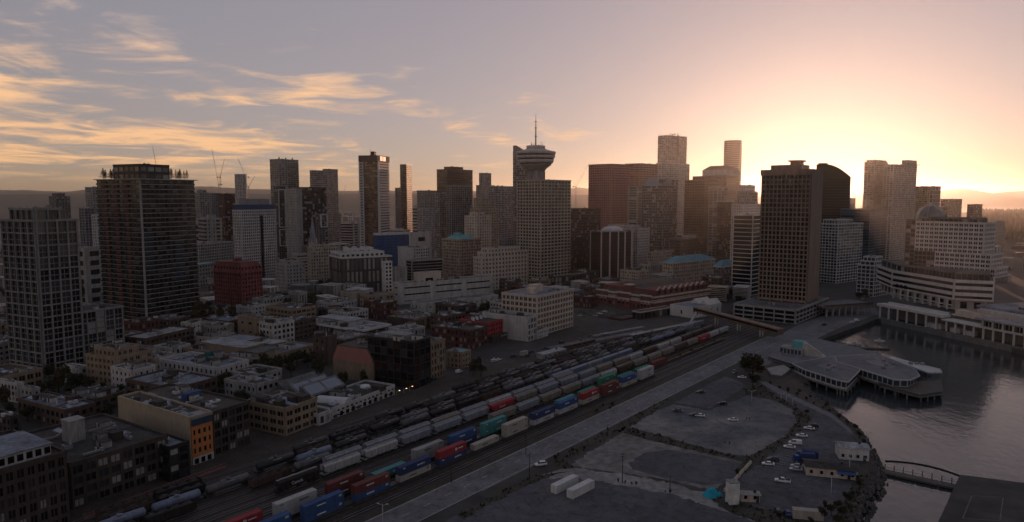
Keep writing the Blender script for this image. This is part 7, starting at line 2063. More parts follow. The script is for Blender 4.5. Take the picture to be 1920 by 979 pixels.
# ------------------------------------------------------------------ vehicles
def wheel_mesh(rad):
    mb = MB(); mb.tube((0, -.11, 0), (0, .11, 0), rad, n=12); mb.tube((0, -.12, 0), (0, .12, 0), rad * .55, n=8, mi=1); return mb.mesh('wheel', ['rubber', 'light_metal'])
WH_ = {.33: wheel_mesh(.33), .48: wheel_mesh(.48)}
def car_mesh(kind_, paint):
    L, W_, mb = 4.5, .88, MB()
    prof = {'sedan': ((-2.25, .55, .95), (-1.3, 1.0, 1.0), (1.0, .98, .95), (2.2, .72, .7)), 'suv': ((-2.3, .6, 1.15), (-1.2, 1.1, 1.12), (1.0, 1.1, 1.05), (2.25, .8, .85)), 'van': ((-2.5, .6, 1.3), (-1.2, 1.2, 1.3), (1.5, 1.2, 1.2), (2.5, .9, .85)), 'pickup': ((-2.7, .6, 1.1), (-.9, 1.05, 1.1), (1.1, 1.08, 1.05), (2.6, .85, .85))}[kind_]
    xs = [p[0] for p in prof]
    # lower body as a chain of sections with the sills tucked in
    secs = []
    for x, _, top in prof:
        e = .12 if x in (xs[0], xs[-1]) else 0
        secs.append([(x, -W_ + e + .06, .32), (x, -W_ + e, .62), (x, -W_ + e + .05, top), (x, W_ - e - .05, top), (x, W_ - e, .62), (x, W_ - e - .06, .32)])
    k = 0
    for q in secs: mb.v += q
    for i in range(len(secs) - 1):
        for j in range(6):
            a, b_ = i * 6 + j, i * 6 + (j + 1) % 6
            mb.f.append((a, b_, b_ + 6, a + 6)); mb.m.append(0); mb.s.append(False)
    mb.f.append(tuple(range(5, -1, -1))); mb.f.append(tuple(range(18, 24))); mb.m += [0, 0]; mb.s += [False, False]
    body = mb.mesh('body', [paint])
    c = {'sedan': (-1.75, -1.0, .35, 1.15, .97, 1.42), 'suv': (-2.15, -1.8, .45, 1.2, 1.1, 1.68), 'van': (-2.4, -2.25, 1.0, 1.75, 1.25, 1.95), 'pickup': (-.75, -.55, .55, 1.3, 1.08, 1.72)}[kind_]
    mb = MB()
    mb.loft([(c[0], -.80, c[4]), (c[3], -.80, c[4]), (c[3], .80, c[4]), (c[0], .80, c[4])], [(c[1], -.62, c[5] - .06), (c[2], -.62, c[5] - .06), (c[2], .62, c[5] - .06), (c[1], .62, c[5] - .06)])
    glass = mb.mesh('cabin_glass', ['glass_black'])
    mb = MB()
    mb.loft([(c[1] - .03, -.64, c[5] - .08), (c[2] + .03, -.64, c[5] - .08), (c[2] + .03, .64, c[5] - .08), (c[1] - .03, .64, c[5] - .08)], [(c[1] + .08, -.56, c[5]), (c[2] - .08, -.56, c[5]), (c[2] - .08, .56, c[5]), (c[1] + .08, .56, c[5])])
    if kind_ == 'van':
        mb.box(c[0] + .02, -.84, c[4], -.2, .84, c[5] - .05)
    roof = mb.mesh('roof', [paint])
    mb = MB(); mb.box(xs[-1] - .08, -.72, .6, xs[-1] + .02, -.42, .74); h1 = mb.mesh('headlight', ['light_metal'])
    mb = MB(); mb.box(xs[-1] - .08, .42, .6, xs[-1] + .02, .72, .74); h2 = mb.mesh('headlight', ['light_metal'])
    bed = None
    if kind_ == 'pickup':
        mb = MB(); mb.box(-2.55, -.7, 1.0, -.85, .7, 1.115); bed = mb.mesh('cargo_bed', ['rubber'])
    return body, glass, roof, h1, h2, bed, xs
CARM = {}
def car(label, px, py, deg, kind_='sedan', paint='car_white', group='parked cars', z=.05, xy=None):
    key = (kind_, paint)
    if key not in CARM: CARM[key] = car_mesh(kind_, paint)
    body, glass, roof, h1, h2, bed, xs = CARM[key]
    x, y = xy or P(px, py, z)
    t = thing('pickup_truck' if kind_ == 'pickup' else 'van' if kind_ == 'van' else 'car', label, {'pickup': 'pickup truck', 'van': 'van'}.get(kind_, 'car'), (x, y, z), R(deg), group)
    link('body', body, t); link('cabin_glass', glass, t); link('roof', roof, t); link('headlight', h1, t); link('headlight', h2, t)
    if bed: link('cargo_bed', bed, t)
    for sx in (xs[0] + .85, xs[-1] - .85):
        for sy in (-.80, .80): link('wheel', WH_[.33], t, (sx, sy, .33))
    return t
car('white car driving on the road entrance by the weedy kerb corner', 1014, 873, 200, 'suv')
car('dark car on the worn lot nearest the road', 1270, 772, 160, 'sedan', 'car_dark')
car('dark car parked nose to tail with a white car on the worn lot', 1302, 780, 170, 'sedan', 'car_black')
car('white car parked behind a dark one on the worn lot', 1312, 781, 165, 'sedan')
car('lone white car in the middle of the worn lot', 1374, 789, 172, 'sedan')
car('black car at the corner of the small dark lot', 1354, 759, 175, 'suv', 'car_black')
car('black car standing on the small dark square lot', 1314, 737, 172, 'sedan', 'car_black')
car('pale pickup near the round tree at the road bend', 1377, 699, 60, 'pickup', 'car_silver')
car('white car beside the pale pickup near the round tree', 1391, 709, 165, 'sedan', 'car_white')
car('black car at the top of the shore car park', 1524, 801, 160, 'suv', 'car_black')
car('white car tucked beside the black one at the top of the shore car park', 1517, 805, 160, 'sedan')
car('white car in the kerb row just below the black and white pair', 1503, 819, 162, 'sedan')
car('white van in the kerb row of the shore car park', 1491, 833, 165, 'van')
car('white car in the kerb row just below the white van', 1480, 840, 162, 'sedan')
car('dark car with a pale roof next to the hedge gap', 1449, 864, 168, 'suv', 'car_dark')
car('white car at the near end of the kerb row', 1440, 872, 168, 'sedan')
car('silver car facing the long low shore building', 1494, 876, 165, 'sedan', 'car_silver')
car('second silver car touching the one facing the long low shore building', 1492, 882, 166, 'sedan', 'car_silver')
car('white pickup alone in the middle of the shore car park', 1467, 904, 158, 'pickup')
car('black car parked by the shrubs at the lower edge of the shore car park', 1458, 962, 80, 'suv', 'car_black')
car('dark blue car next to the beige trailer at the lower edge', 1477, 965, 80, 'sedan', 'car_blue')
car('silver car on the town street beyond the black tank cars', 926, 679, 50, 'sedan', 'car_silver')
car('white car just ahead of the silver one on the town street', 935, 676, 50, 'sedan')
car('black car on the quay road near the parking podium corner', 1546, 610, 30, 'sedan', 'car_black')
car('white car first of the pair on the quay road', 1598, 605, 20, 'sedan')
car('white van second of the pair on the quay road', 1607, 602, 20, 'van')
rr = random.Random(3)
for i in range(9):
    p = (1600 + i * 9 + rr.uniform(-2, 2), 571 - i * 4.6)
    car('small car far up the street by the white podium', *p, rr.choice((38, 218)), 'sedan', rr.choice(('car_white', 'car_dark', 'car_silver', 'car_black')), 'cars far up the street by the podium')
for i in range(6):
    car('car on the raised deck left of the brick station', 0, 0, 44 + rr.choice((0, 90)), 'sedan', rr.choice(('car_white', 'car_silver', 'car_dark')), 'cars on the raised station deck', z=DIMS['parking_deck.003'][2] + .12 if 'parking_deck.003' in DIMS else 11, xy=P(1088 + i * 9, 594 - (i % 3) * 4, 10))
# box truck, trailers
def box_truck(label, px, py, deg, cab, box):
    x, y = P(px, py)
    t = thing('box_truck', label, 'truck', (x, y, .05), R(deg))
    mb = MB(); mb.box(-4.2, -1.2, 1.0, 1.4, 1.2, 3.5); mb.build('cargo_box', box, t)
    mb = MB(); mb.loft([(1.6, -1.1, .5), (3.7, -1.1, .5), (3.7, 1.1, .5), (1.6, 1.1, .5)], [(1.6, -1.05, 2.5), (3.1, -1.05, 2.5), (3.1, 1.05, 2.5), (1.6, 1.05, 2.5)]); cb = mb.build('cab', cab, t)
    mb = MB(); mb.loft([(3.45, -.95, 1.5), (3.52, -.95, 1.5), (3.52, .95, 1.5), (3.45, .95, 1.5)], [(3.14, -.95, 2.35), (3.2, -.95, 2.35), (3.2, .95, 2.35), (3.14, .95, 2.35)]); mb.build('windscreen', 'glass_black', cb)
    mb = MB(); mb.box(-4.0, -.5, .6, 2, .5, .98); mb.build('chassis', 'dark_metal', t)
    for sx in (-3, 2.6):
        for sy in (-1, 1): link('wheel', WH_[.48], t, (sx, sy, .48))
box_truck('dark blue box truck with a pale roof beside the long low building', 1512, 860, 150, 'car_blue', 'box_navy')
box_truck('blue flat fronted truck parked across the blue box truck', 1506, 866, 172, 'car_blue', 'box_navy')
box_truck('small pale truck loaded with pallets at the edge of the town street', 985, 668, 50, 'car_dark', 'concrete')
x, y = P(1059, 915); container((x, y, .06), R(47), 12.2, 'trailer_white', 'white box container lying on the dark lot, the one nearer the road', group='white containers on the lot')
x, y = P(1089, 924); container((x, y, .06), R(47), 12.2, 'trailer_white', 'white box container lying on the dark lot, the one farther from the road', group='white containers on the lot')
x, y = P(1514, 972); container((x, y, .06), R(-12), 9.0, 'box_cream', 'beige trailer box among the shrubs at the lower edge', group='trailers by the shrubs')
# ------------------------------------------------------------------ small shore buildings
def hut(name, label, px, py, deg, L, Wd, h, rise, wallm, roofm, awning=None, n=4):
    x, y = P(px, py)
    t = thing(name, label, 'building', (x, y, 0), R(deg))
    mb = MB(); mb.box(-L / 2, -Wd / 2, 0, L / 2, Wd / 2, h); mb.build('wall', wallm, t)
    mb = MB(); mb.loft([(-L / 2 - .5, -Wd / 2 - .5, h), (L / 2 + .5, -Wd / 2 - .5, h), (L / 2 + .5, Wd / 2 + .5, h), (-L / 2 - .5, Wd / 2 + .5, h)], [(-L / 2 - .3, -.1, h + rise), (L / 2 + .3, -.1, h + rise), (L / 2 + .3, .1, h + rise), (-L / 2 - .3, .1, h + rise)]); rf = mb.build('roof', roofm, t)
    mb = MB(); mb.box(L * .2, -.4, h + rise * .5, L * .2 + .8, .4, h + rise + .9); mb.build('roof_vent', 'dark_metal', rf)
    for i in range(n):
        mb = MB(); xx = -L / 2 + L * (i + .5) / n
        mb.box(xx - .5, -Wd / 2 - .06, 1.0, xx + .5, -Wd / 2 + .01, 2.2); w_ = mb.build('window', 'glass_black', t)
        mb = MB(); mb.box(xx - .6, -Wd / 2 - .12, .86, xx + .6, -Wd / 2 - .02, .98); mb.build('sill', 'paint_white', w_)
    mb = MB(); mb.box(L * .30, -Wd / 2 - .08, .05, L * .30 + 1.0, -Wd / 2 + .01, 2.2); mb.build('door', 'dark_metal', t)
    if awning:
        mb = MB(); mb.loft([(L * .1, -Wd / 2 - 2.0, h - .9), (L * .45, -Wd / 2 - 2.0, h - .9), (L * .45, -Wd / 2 - .05, h - .9), (L * .1, -Wd / 2 - .05, h - .9)], [(L * .1, -Wd / 2 - 2.0, h - .8), (L * .45, -Wd / 2 - 2.0, h - .8), (L * .45, -Wd / 2 - .05, h - .2), (L * .1, -Wd / 2 - .05, h - .2)]); mb.build('awning', awning, t)
hut('shore_house', 'white two storey shore house with a pale blue roof by the rocks', 1597, 857, -13, 10.5, 7, 4.6, 1.0, 'white_paint', 'roof_light')
hut('shore_building', 'long low cream building with a dark roof and a blue awning', 1556, 888, -16, 17, 8, 3.2, .9, 'cream_stone', 'roof_dark', 'box_blue', 5)
hut('site_cabin', 'small beige cabin beside the white silo', 1405, 938, -8, 6, 3, 2.5, .3, 'cream_stone', 'concrete', None, 2)
hut('freight_shed', 'long low rusty ended freight shed beside the upper tracks', 1072, 652, 44, 44, 5, 3.0, .5, 'dark_red_brick', 'roof_grey', None, 9)
hut('freight_shed', 'shorter flat freight shed just below the long rusty ended one', 1034, 668, 46, 22, 6, 3.4, .4, 'concrete', 'roof_light', None, 5)
def silo():
    x, y = P(1373, 943)
    t = thing('storage_silo', 'tall white boxy silo with aerials on top beside the turquoise tent', 'silo', (x, y, 0), R(10))
    mb = MB(); mb.box(-1.7, -1.5, 0, 1.7, 1.5, 7.2); mb.build('tank', 'paint_white', t)
    mb = MB(); mb.box(-1.8, -1.6, 7.2, 1.8, 1.6, 7.5); mb.build('cap', 'concrete', t)
    for i in range(5):
        mb = MB(); mb.tube((-1.5 + i * .75, (i % 2) * 1.4 - .7, 7.5), (-1.5 + i * .75, (i % 2) * 1.4 - .7, 8.6), .06, n=5); mb.build('aerial', 'dark_metal', t)
    mb = MB()
    for yy in (-.3, .3): mb.box(1.75, yy - .03, 0, 1.82, yy + .03, 7.4)
    for k in range(12): mb.box(1.76, -.3, .5 + k * .55, 1.81, .3, .55 + k * .55)
    mb.build('ladder', 'grey_metal', t)
silo()
def tent():
    x, y = P(1333, 930)
    t = thing('tent', 'bright turquoise tarpaulin tent at the end of the gravel track', 'tent', (x, y, 0), R(30))
    mb = MB(); mb.loft([(-2.4, -1.9, 0), (2.4, -1.9, 0), (2.4, 1.9, 0), (-2.4, 1.9, 0)], [(-1.5, -.5, 2.5), (1.7, -.4, 2.3), (1.5, .6, 2.6), (-1.6, .5, 2.4)]); mb.build('cover', 'cyan_tarp', t)
    mb = MB(); mb.loft([(1.2, -2.6, 0), (3.2, -2.4, 0), (3.0, -.8, 0), (1.2, -1.0, 0)], [(1.6, -2.0, 1.2), (2.7, -2.0, 1.3), (2.6, -1.2, 1.3), (1.6, -1.2, 1.2)]); mb.build('flap', 'cyan_tarp', t)
tent()
def barrier():
    a, b_ = P(1358, 922), P(1408, 868); L = math.hypot(b_[0] - a[0], b_[1] - a[1])
    t = thing('barrier_wall', 'line of beige concrete barrier blocks between the dark lot and the shore car park', 'barrier', (a[0], a[1], 0), math.atan2(b_[1] - a[1], b_[0] - a[0]))
    n = int(L / 2.4); mb = MB(); mb.loft([(0, -.4, 0), (2.3, -.4, 0), (2.3, .4, 0), (0, .4, 0)], [(0, -.15, 1.1), (2.3, -.15, 1.1), (2.3, .15, 1.1), (0, .15, 1.1)]); me = mb.mesh('block', ['cream_stone'])
    for i in range(n): link('block', me, t, (i * L / n, 0, 0))
barrier()
# ------------------------------------------------------------------ poles and lamps
def pole(label, px, py, ytop, arms=1, mat='bark', name='utility_pole', group=None):
    x, y = P(px, py); h = zat(px, ytop, y)
    t = thing(name, label, 'pole', (x, y, 0), R(20), group)
    mb = MB(); mb.tube((0, 0, 0), (0, 0, h), .17, .11, 8); mb.build('post', mat, t)
    for i in range(arms):
        mb = MB(); mb.box(-1.1, -.07, h - .7 - i * .9, 1.1, .07, h - .55 - i * .9); mb.build('crossarm', mat, t)
        for s in (-.9, .9):
            mb = MB(); mb.tube((s, 0, h - .55 - i * .9), (s, 0, h - .3 - i * .9), .06, n=6); mb.build('insulator', 'grey_metal', t)
pole('wooden pole with a crossarm where the gravel track meets the road', 993, 897, 849)
pole('wooden pole standing on a weedy mound in the middle of the lots', 1167, 905, 848, 2)
pole('short wooden pole on the second weedy mound', 1256, 924, 892, 0)
pole('thin pole on the road verge next to the cream containers', 846, 905, 868, 0)
pole('thin pole on the verge between the blue and navy containers', 986, 852, 812, 0)
def lamp(label, px, py, ytop, double=True, lit=False, group=None):
    x, y = P(px, py); h = zat(px, ytop, y)
    t = thing('street_lamp', label, 'street lamp', (x, y, 0), R(-10), group)
    mb = MB(); mb.tube((0, 0, 0), (0, 0, h), .13, .08, 8); mb.build('post', 'light_metal', t)
    for s in ((-1, 1) if double else (1,)):
        mb = MB(); mb.tube((0, 0, h - .3), (s * 1.5, 0, h + .25), .06, n=6); arm = mb.build('arm', 'light_metal', t)
        mb = MB(); mb.box(s * 1.5 - .35, -.15, h + .17, s * 1.5 + .35, .15, h + .33); mb.build('lamp_head', 'lamp_warm' if lit else 'light_metal', t)
lamp('double armed pale lamp post at the edge of the worn lot', 1409, 758, 733)
lamp('double armed pale lamp post where the path meets the beach, nearest the mud', 1464, 753, 738, True, group='lamps on the shore path')
lamp('pale lamp post second along the shore path', 1474, 755, 742, False, group='lamps on the shore path')
lamp('pale lamp post third along the shore path', 1486, 760, 747, False, group='lamps on the shore path')
lamp('white lamp post on the rocks beside the shore house', 1625, 832, 812, False)
lamp('tall white lamp post in front of the long low cream building', 1592, 895, 852, False)
lamp('tall white lamp post near the lower end of the shore car park', 1558, 935, 893, False)
lamp('lamp post on the plaza deck of the ferry terminal', 1462, 677, 660, False)
lamp('lamp mast at the roadside by the bottom edge of the photo', 718, 985, 946, True)
for i, (px, py) in enumerate(((744, 742), (757, 738), (768, 734))):
    lamp('small lit lamp post in front of the black glass office box', px, py, py - 9, False, True, 'lit lamps by the black glass office box')
# ------------------------------------------------------------------ cranes
def crane(label, px, ym, D, tip, mat='grey_metal', group='tower cranes over the city'):
    x = K(px, ym) * D; zm = zat(px, ym, D); zt = zat(tip[0], tip[1], D); xt = K(*tip) * D
    t = thing('tower_crane', label, 'crane', (x, D, 0), 0, group)
    w = D / F * .85
    mb = MB()
    for sx in (-w, w):
        for sy in (-w, w): mb.tube((sx, sy, 0), (sx, sy, zm), w * .2, n=4)
    zz = 0; k = 0
    while zz < zm - 4 * w:
        s = -1 if k % 2 else 1
        mb.tube((-w * s, -w, zz), (w * s, -w, zz + 4 * w), w * .13, n=3); zz += 4 * w; k += 1
    kind(mb.build('mast', mat, t), 'stuff')
    mb = MB(); mb.box(-w * 1.6, -w * 1.2, zm, w * 1.6, w * 1.2, zm + w * 2.4); mb.build('cab', 'white_wall', t)
    s = 1 if xt > x else -1
    mb = MB(); mb.tube((0, -w * .4, zm + w * 2), (xt - x, -w * .4, zt), w * .34, w * .2, 4); mb.tube((0, w * .4, zm + w * 2), (xt - x, w * .4, zt), w * .34, w * .2, 4)
    mb.build('jib', mat, t)
    mb = MB(); mb.tube((0, 0, zm + w * 2), (-s * w * 6, 0, zm + w * 3.2), w * .4, n=4); mb.box(-s * w * 6 - w * 1.6, -w, zm + w * .8, -s * w * 6 + w * 1.6, w, zm + w * 3); mb.build('counterweight', 'concrete', t)
    mb = MB(); mb.tube((-s * w * 2, 0, zm + w * 2), (-s * w * 2.6, 0, zm + w * 9), w * .25, n=4); mb.tube((-s * w * 2.6, 0, zm + w * 9), ((xt - x) * .96, 0, zm + (zt - zm) * .96), w * .1, n=3); mb.build('stay', mat, t)
crane('crane jib poking up behind the balcony tower roof', 294, 318, 1300, (286, 275))
crane('tall crane with the longest jib right of the balcony tower', 410, 348, 1250, (397, 279))
crane('crane leaning the other way beside the tallest jib', 413, 334, 1290, (421, 298))
crane('crane jib rising left of the concrete tower under construction', 461, 334, 1320, (446, 297))
crane('small crane behind the rust brown tower', 466, 352, 1200, (478, 330))
crane('thin crane standing in the gap left of the signed bank tower', 641, 392, 1150, (648, 346))
crane('pale crane leaning right between the lookout tower and the pink granite tower', 1080, 352, 1000, (1107, 303))
# ------------------------------------------------------------------ trees
def crown_mesh(seed, n, rx, rz, mats, lobes=9, leaf=(.3, .66)):
    r = random.Random(seed); mb = MB()
    L = [(r.uniform(-.55, .55) * rx, r.uniform(-.55, .55) * rx, r.uniform(-.35, .6) * rz, r.uniform(.35, .62)) for _ in range(lobes)]
    for i in range(n):
        lx, ly, lz, lr = r.choice(L)
        d = Vector((r.gauss(0, 1), r.gauss(0, 1), r.gauss(0, 1))).normalized() * (r.random() ** .45) * lr
        c = Vector((lx + d.x * rx, ly + d.y * rx, lz + d.z * rz))
        s = r.uniform(*leaf)
        u = Vector((r.gauss(0, 1), r.gauss(0, 1), r.gauss(0, .7))).normalized(); v = u.orthogonal().normalized()
        v = Matrix.Rotation(r.uniform(0, 6.28), 3, u) @ v; w_ = u.cross(v)
        v = v * s; w_ = w_ * s * r.uniform(.5, .9)
        mi = 1 if r.random() < .35 else 0
        mb.poly([tuple(c - v), tuple(c - w_ * .8), tuple(c + v), tuple(c + w_)], mi)
    return mb.mesh('crown', mats)
def trunk_mesh(seed, h, rx, r0=.28):
    r = random.Random(seed); mb = MB()
    mb.tube((0, 0, -.1), (0, 0, h * .55), r0, r0 * .6, 7)
    for i in range(5):
        a = i * 1.26 + r.uniform(-.3, .3)
        mb.tube((0, 0, h * (.3 + .05 * i)), (rx * .55 * math.cos(a), rx * .55 * math.sin(a), h * (.6 + .06 * i)), r0 * .42, r0 * .12, 5)
    return mb.mesh('trunk', ['bark'])
TV = []
for i in range(5):
    rx, rz = (3.4, 3.2) if i < 3 else (2.8, 4.0)
    TV.append((crown_mesh(40 + i, 760, rx, rz, (['leaf_dark', 'leaf_mid'], ['leaf_mid', 'leaf_dark'], ['leaf_dark', 'leaf_brown'], ['leaf_dark', 'leaf_mid'], ['leaf_brown', 'leaf_dark'])[i]), trunk_mesh(60 + i, 8.5, rx), rz))
def tree(label, px, py, h, v=None, group=None, name='tree', xy=None, z=0.0, rs=random.Random(77)):
    x, y = xy or P(px, py, z)
    k = v if v is not None else rs.randrange(len(TV))
    cr, tr, rz = TV[k]
    t = thing(name, label, 'tree', (x, y, z), rs.uniform(0, 6.28), group)
    s = h / 9.6
    c = link('crown', cr, t, (0, 0, 6.1)); link('trunk', tr, t)
    t.scale = (s * rs.uniform(.9, 1.15), s * rs.uniform(.9, 1.15), s)
    return t
def clump(label, group, pts, h=(6, 10)):
    rs = random.Random(len(label) + len(pts))
    for px, py in pts: tree(label, px + rs.uniform(-2, 2), py, rs.uniform(*h), None, group)
big = (crown_mesh(5, 2400, 7.2, 5.6, ['leaf_dark', 'leaf_brown'], 16, (.35, .8)), trunk_mesh(6, 11, 7, .5), 5.6)
def conifer_mesh(seed, n, r0, h):
    r = random.Random(seed); mb = MB()
    for i in range(n):
        f = r.random() ** .7; z = h * (.12 + .88 * f); rad = r0 * (1 - f) * r.uniform(.3, 1.0) * (1 + .3 * math.sin(z * 3)); a = r.uniform(0, 6.283)
        c = Vector((rad * math.cos(a), rad * math.sin(a), z)); s = r.uniform(.3, .7) * (1.15 - f * .6)
        u = Vector((math.cos(a), math.sin(a), r.uniform(-.6, -.1))).normalized(); v = Vector((-math.sin(a), math.cos(a), r.uniform(-.3, .3)))
        mb.poly([tuple(c - u * s), tuple(c - v * s * .35), tuple(c + u * s), tuple(c + v * s * .35)], 1 if r.random() < .3 else 0)
    return mb.mesh('crown', ['leaf_dark', 'leaf_mid'])
CONE = (conifer_mesh(3, 700, 3.6, 9), trunk_mesh(8, 9, 1.0, .2), 0)
TV.append(big)
t = tree('big round dark tree at the bend of the road by the plaza', 1411, 704, 9.6, 5); t.children[0].location = (0, 0, 6.6)
TV.pop()
tree('smaller dark tree just below the big round tree at the road bend', 1411, 727, 8, 0); tree('bushy shrub tree beside the path below the road bend', 1420, 722, 6, 2)
clump('dark tree between lattice tower and tan block', 'trees by the lattice tower', [(128, 728), (140, 738), (152, 734), (166, 742), (178, 746), (112, 738), (100, 742), (190, 748)], (8, 12))
clump('dark tree in the court behind the beige wall', 'trees behind the beige wall', [(206, 752), (222, 748), (238, 740), (252, 746), (268, 742), (284, 746), (300, 744), (316, 740)], (6, 9))
clump('street tree below the white windowed block', 'trees by the white windowed block', [(412, 736), (426, 732), (442, 726), (456, 728), (470, 718), (486, 712), (500, 722), (452, 742), (430, 744)], (8, 11))
clump('tree shading the street in front of the mall', 'trees in front of the mall', [(512, 706), (526, 700), (540, 694), (556, 688), (570, 682), (500, 700), (520, 716), (545, 708), (586, 690)], (8, 12))
clump('tree beside the red landmark', 'trees by the red landmark', [(380, 596), (388, 588), (394, 600), (384, 610), (398, 608), (412, 612), (440, 612), (466, 610), (498, 590), (505, 582)], (10, 16))
clump('tree in the green pocket below the white modern block', 'trees of the green pocket', [(536, 588), (582, 590), (590, 574), (600, 566), (612, 574), (624, 560), (636, 552), (648, 562), (640, 580), (580, 556), (566, 560), (660, 548), (520, 572), (600, 548), (614, 545)], (9, 14))
clump('tree against the long parking structure', 'trees by the parking structure', [(776, 556), (788, 552), (800, 552), (816, 547), (905, 596), (914, 590), (922, 594), (898, 600), (880, 604), (866, 610)], (9, 14))
clump('tree by the balcony tower foot', 'trees by the balcony tower', [(150, 548), (158, 540), (166, 552), (172, 562), (146, 562), (160, 570), (380, 614), (372, 620)], (14, 20))
clump('street tree near the red brick hotel', 'trees by the red brick hotel', [(893, 700), (902, 694), (900, 706), (888, 706)], (7, 9))
clump('dark tree beside the left frame edge cottages', 'trees by the cottages', [(10, 760), (60, 752), (76, 748), (88, 756), (96, 764), (20, 784), (52, 790), (105, 778), (120, 768), (160, 766)], (6, 9))
clump('street tree on the avenue beside the white podium', 'trees on the avenue', [(1632, 556), (1640, 550), (1648, 553), (1656, 544), (1662, 548), (1622, 562), (1612, 566)], (8, 11))
clump('shrub at the shore car park corner', 'shrubs by the shore car park', [(1546, 958), (1558, 968), (1572, 956), (1586, 944), (1600, 934), (1612, 918), (1592, 962), (1566, 984), (1540, 975), (1580, 972), (1520, 985), (1606, 905)], (2.5, 4.5))
clump('low bush on the weedy kerb', 'bushes on the weedy kerb', [(1042, 866), (1048, 858), (1072, 850), (1132, 765), (1142, 770), (1150, 764), (1120, 776), (1196, 816), (1206, 820), (1180, 812), (1500, 780), (1512, 778), (1490, 764), (1380, 893)], (1.6, 3.0))
clump('scrubby bush between the shore path and the rocks', 'bushes on the shore bank', [(1446, 722), (1462, 731), (1478, 738), (1494, 745), (1510, 752), (1526, 760), (1542, 768), (1556, 774), (1572, 786), (1588, 797), (1602, 808), (1612, 822), (1620, 836), (1624, 850), (1500, 738), (1520, 748), (1550, 766)], (1.6, 3.4))
clump('weedy shrub around a pole mound on the lots', 'shrubs on the pole mounds', [(1158, 906), (1172, 908), (1182, 910), (1192, 910), (1246, 924), (1258, 926), (1404, 788), (1398, 787), (1368, 834), (1360, 832)], (.9, 1.7))
clump('tree at the dark foot of the gridded brown slab', 'trees by the brown slab', [(1362, 566), (1370, 560), (1382, 572), (1394, 575), (1352, 560)], (8, 12))
# rooftop trees on the balcony tower
bt = [o for o in bpy.data.objects if o.get('label', '').startswith('tall dark balcony tower')][0]
w, d, h, th = DIMS[bt.name]
for i, (a, b_) in enumerate(((-.44, .40), (-.38, .28), (-.46, .22), (-.30, .44), (.16, -.40), (.22, -.30), (.30, -.42), (.38, -.33), (.44, -.42), (.27, -.2), (.19, -.46), (.34, -.47), (.41, -.25), (-.42, .46), (-.35, .36), (-.47, .33), (-.24, .47))):
    q = bt.matrix_basis @ Vector((a * w, b_ * d, h + .9))
    TV.append(CONE)
    t = tree('small tree growing on the roof of the balcony tower', 0, 0, rr.uniform(7, 9.6), 5, 'trees on the balcony tower roof', xy=(q.x, q.y), z=h + .9)
    t.children[0].location = (0, 0, 0); TV.pop()
# ------------------------------------------------------------------ the far city and the forest park
FAR = []
for q in range(14):
    r = random.Random(100 + q); mb = MB()
    h = 1.0; n = r.choice((8, 10, 12, 14))
    mb.box(-.5, -.5, 0, .5, .5, 1, 0)
    for i in range(n):
        z = (i + .62) / n; mb.box(-.52, -.52, z, .52, .52, z + r.uniform(.35, .55) / n, 1)
    for i in range(r.choice((3, 4, 5))):
        x = -.5 + r.random(); mb.box(x - .05, -.53, 0, x + .05, .53, 1.0, 1)
    a, b_ = r.uniform(-.2, .2), r.uniform(-.2, .2); mb.box(a - .2, b_ - .2, 1, a + .2, b_ + .2, 1.06, 1)
    FAR.append(mb.mesh('far_block', [r.choice(('glass_dark', 'glass_grey', 'glass_brown', 'glass_black')), r.choice(('concrete', 'pale_concrete', 'dark_concrete', 'beige_stone', 'white_wall', 'brown_panel', 'grey_panel'))]))
TAKEN = [(o.location.x, o.location.y, .6 * max(DIMS[o.name][:2])) for o in bpy.data.objects if o.name in DIMS]
def zone(n, px0, px1, D0, D1, h0, h1, label, group, seed, w0=16, w1=34, ymin=0):
    r = random.Random(seed); k = tries = 0
    while k < n and tries < n * 30:
        tries += 1
        D = D0 + (D1 - D0) * r.random() ** 1.2; px = r.uniform(px0, px1); x = K(px, 400) * D
        w_, d_, h_ = r.uniform(w0, w1), r.uniform(w0, w1), h0 + (h1 - h0) * r.random() ** 1.8
        if ymin:
            h_ = min(h_, zat(px, ymin, D))
        if h_ < 5 or any((x - a) ** 2 + (D - b_) ** 2 < (c + .65 * max(w_, d_)) ** 2 for a, b_, c in TAKEN): continue
        TAKEN.append((x, D, .6 * max(w_, d_)))
        o = link('far_block', r.choice(FAR), None, (x, D, 0), R(r.choice((42, 47, 62, 70))))
        o.scale = (w_, d_, h_); tag(o, label, 'building', group); k += 1
zone(46, -60, 200, 1000, 3600, 8, 34, 'hazy low block far beyond the lattice tower', 'far city left of the balcony tower', 1, ymin=378)
zone(60, 360, 700, 980, 3200, 12, 44, 'hazy block behind the white tower and spire', 'far city behind the spire', 2, ymin=380)
zone(16, 362, 520, 900, 1500, 55, 92, 'mid height tower crowded behind the blue wrapped tower', 'mid height towers on the left', 21, 16, 26, ymin=366)
zone(12, 615, 960, 1100, 1900, 55, 95, 'mid height tower crowded behind the bank tower', 'mid height towers in the centre', 22, 18, 28, ymin=366)
zone(34, 700, 970, 960, 2200, 18, 62, 'hazy block between bank tower and lookout tower', 'far city near the lookout tower', 3, ymin=385)
zone(26, 1060, 1330, 960, 1900, 30, 74, 'block wedged behind the pink granite tower', 'blocks behind the pink granite tower', 4, ymin=385)
zone(22, 1330, 1700, 960, 1900, 25, 66, 'hazy block behind the great brown slab under the sun', 'blocks under the sun', 5, ymin=388)
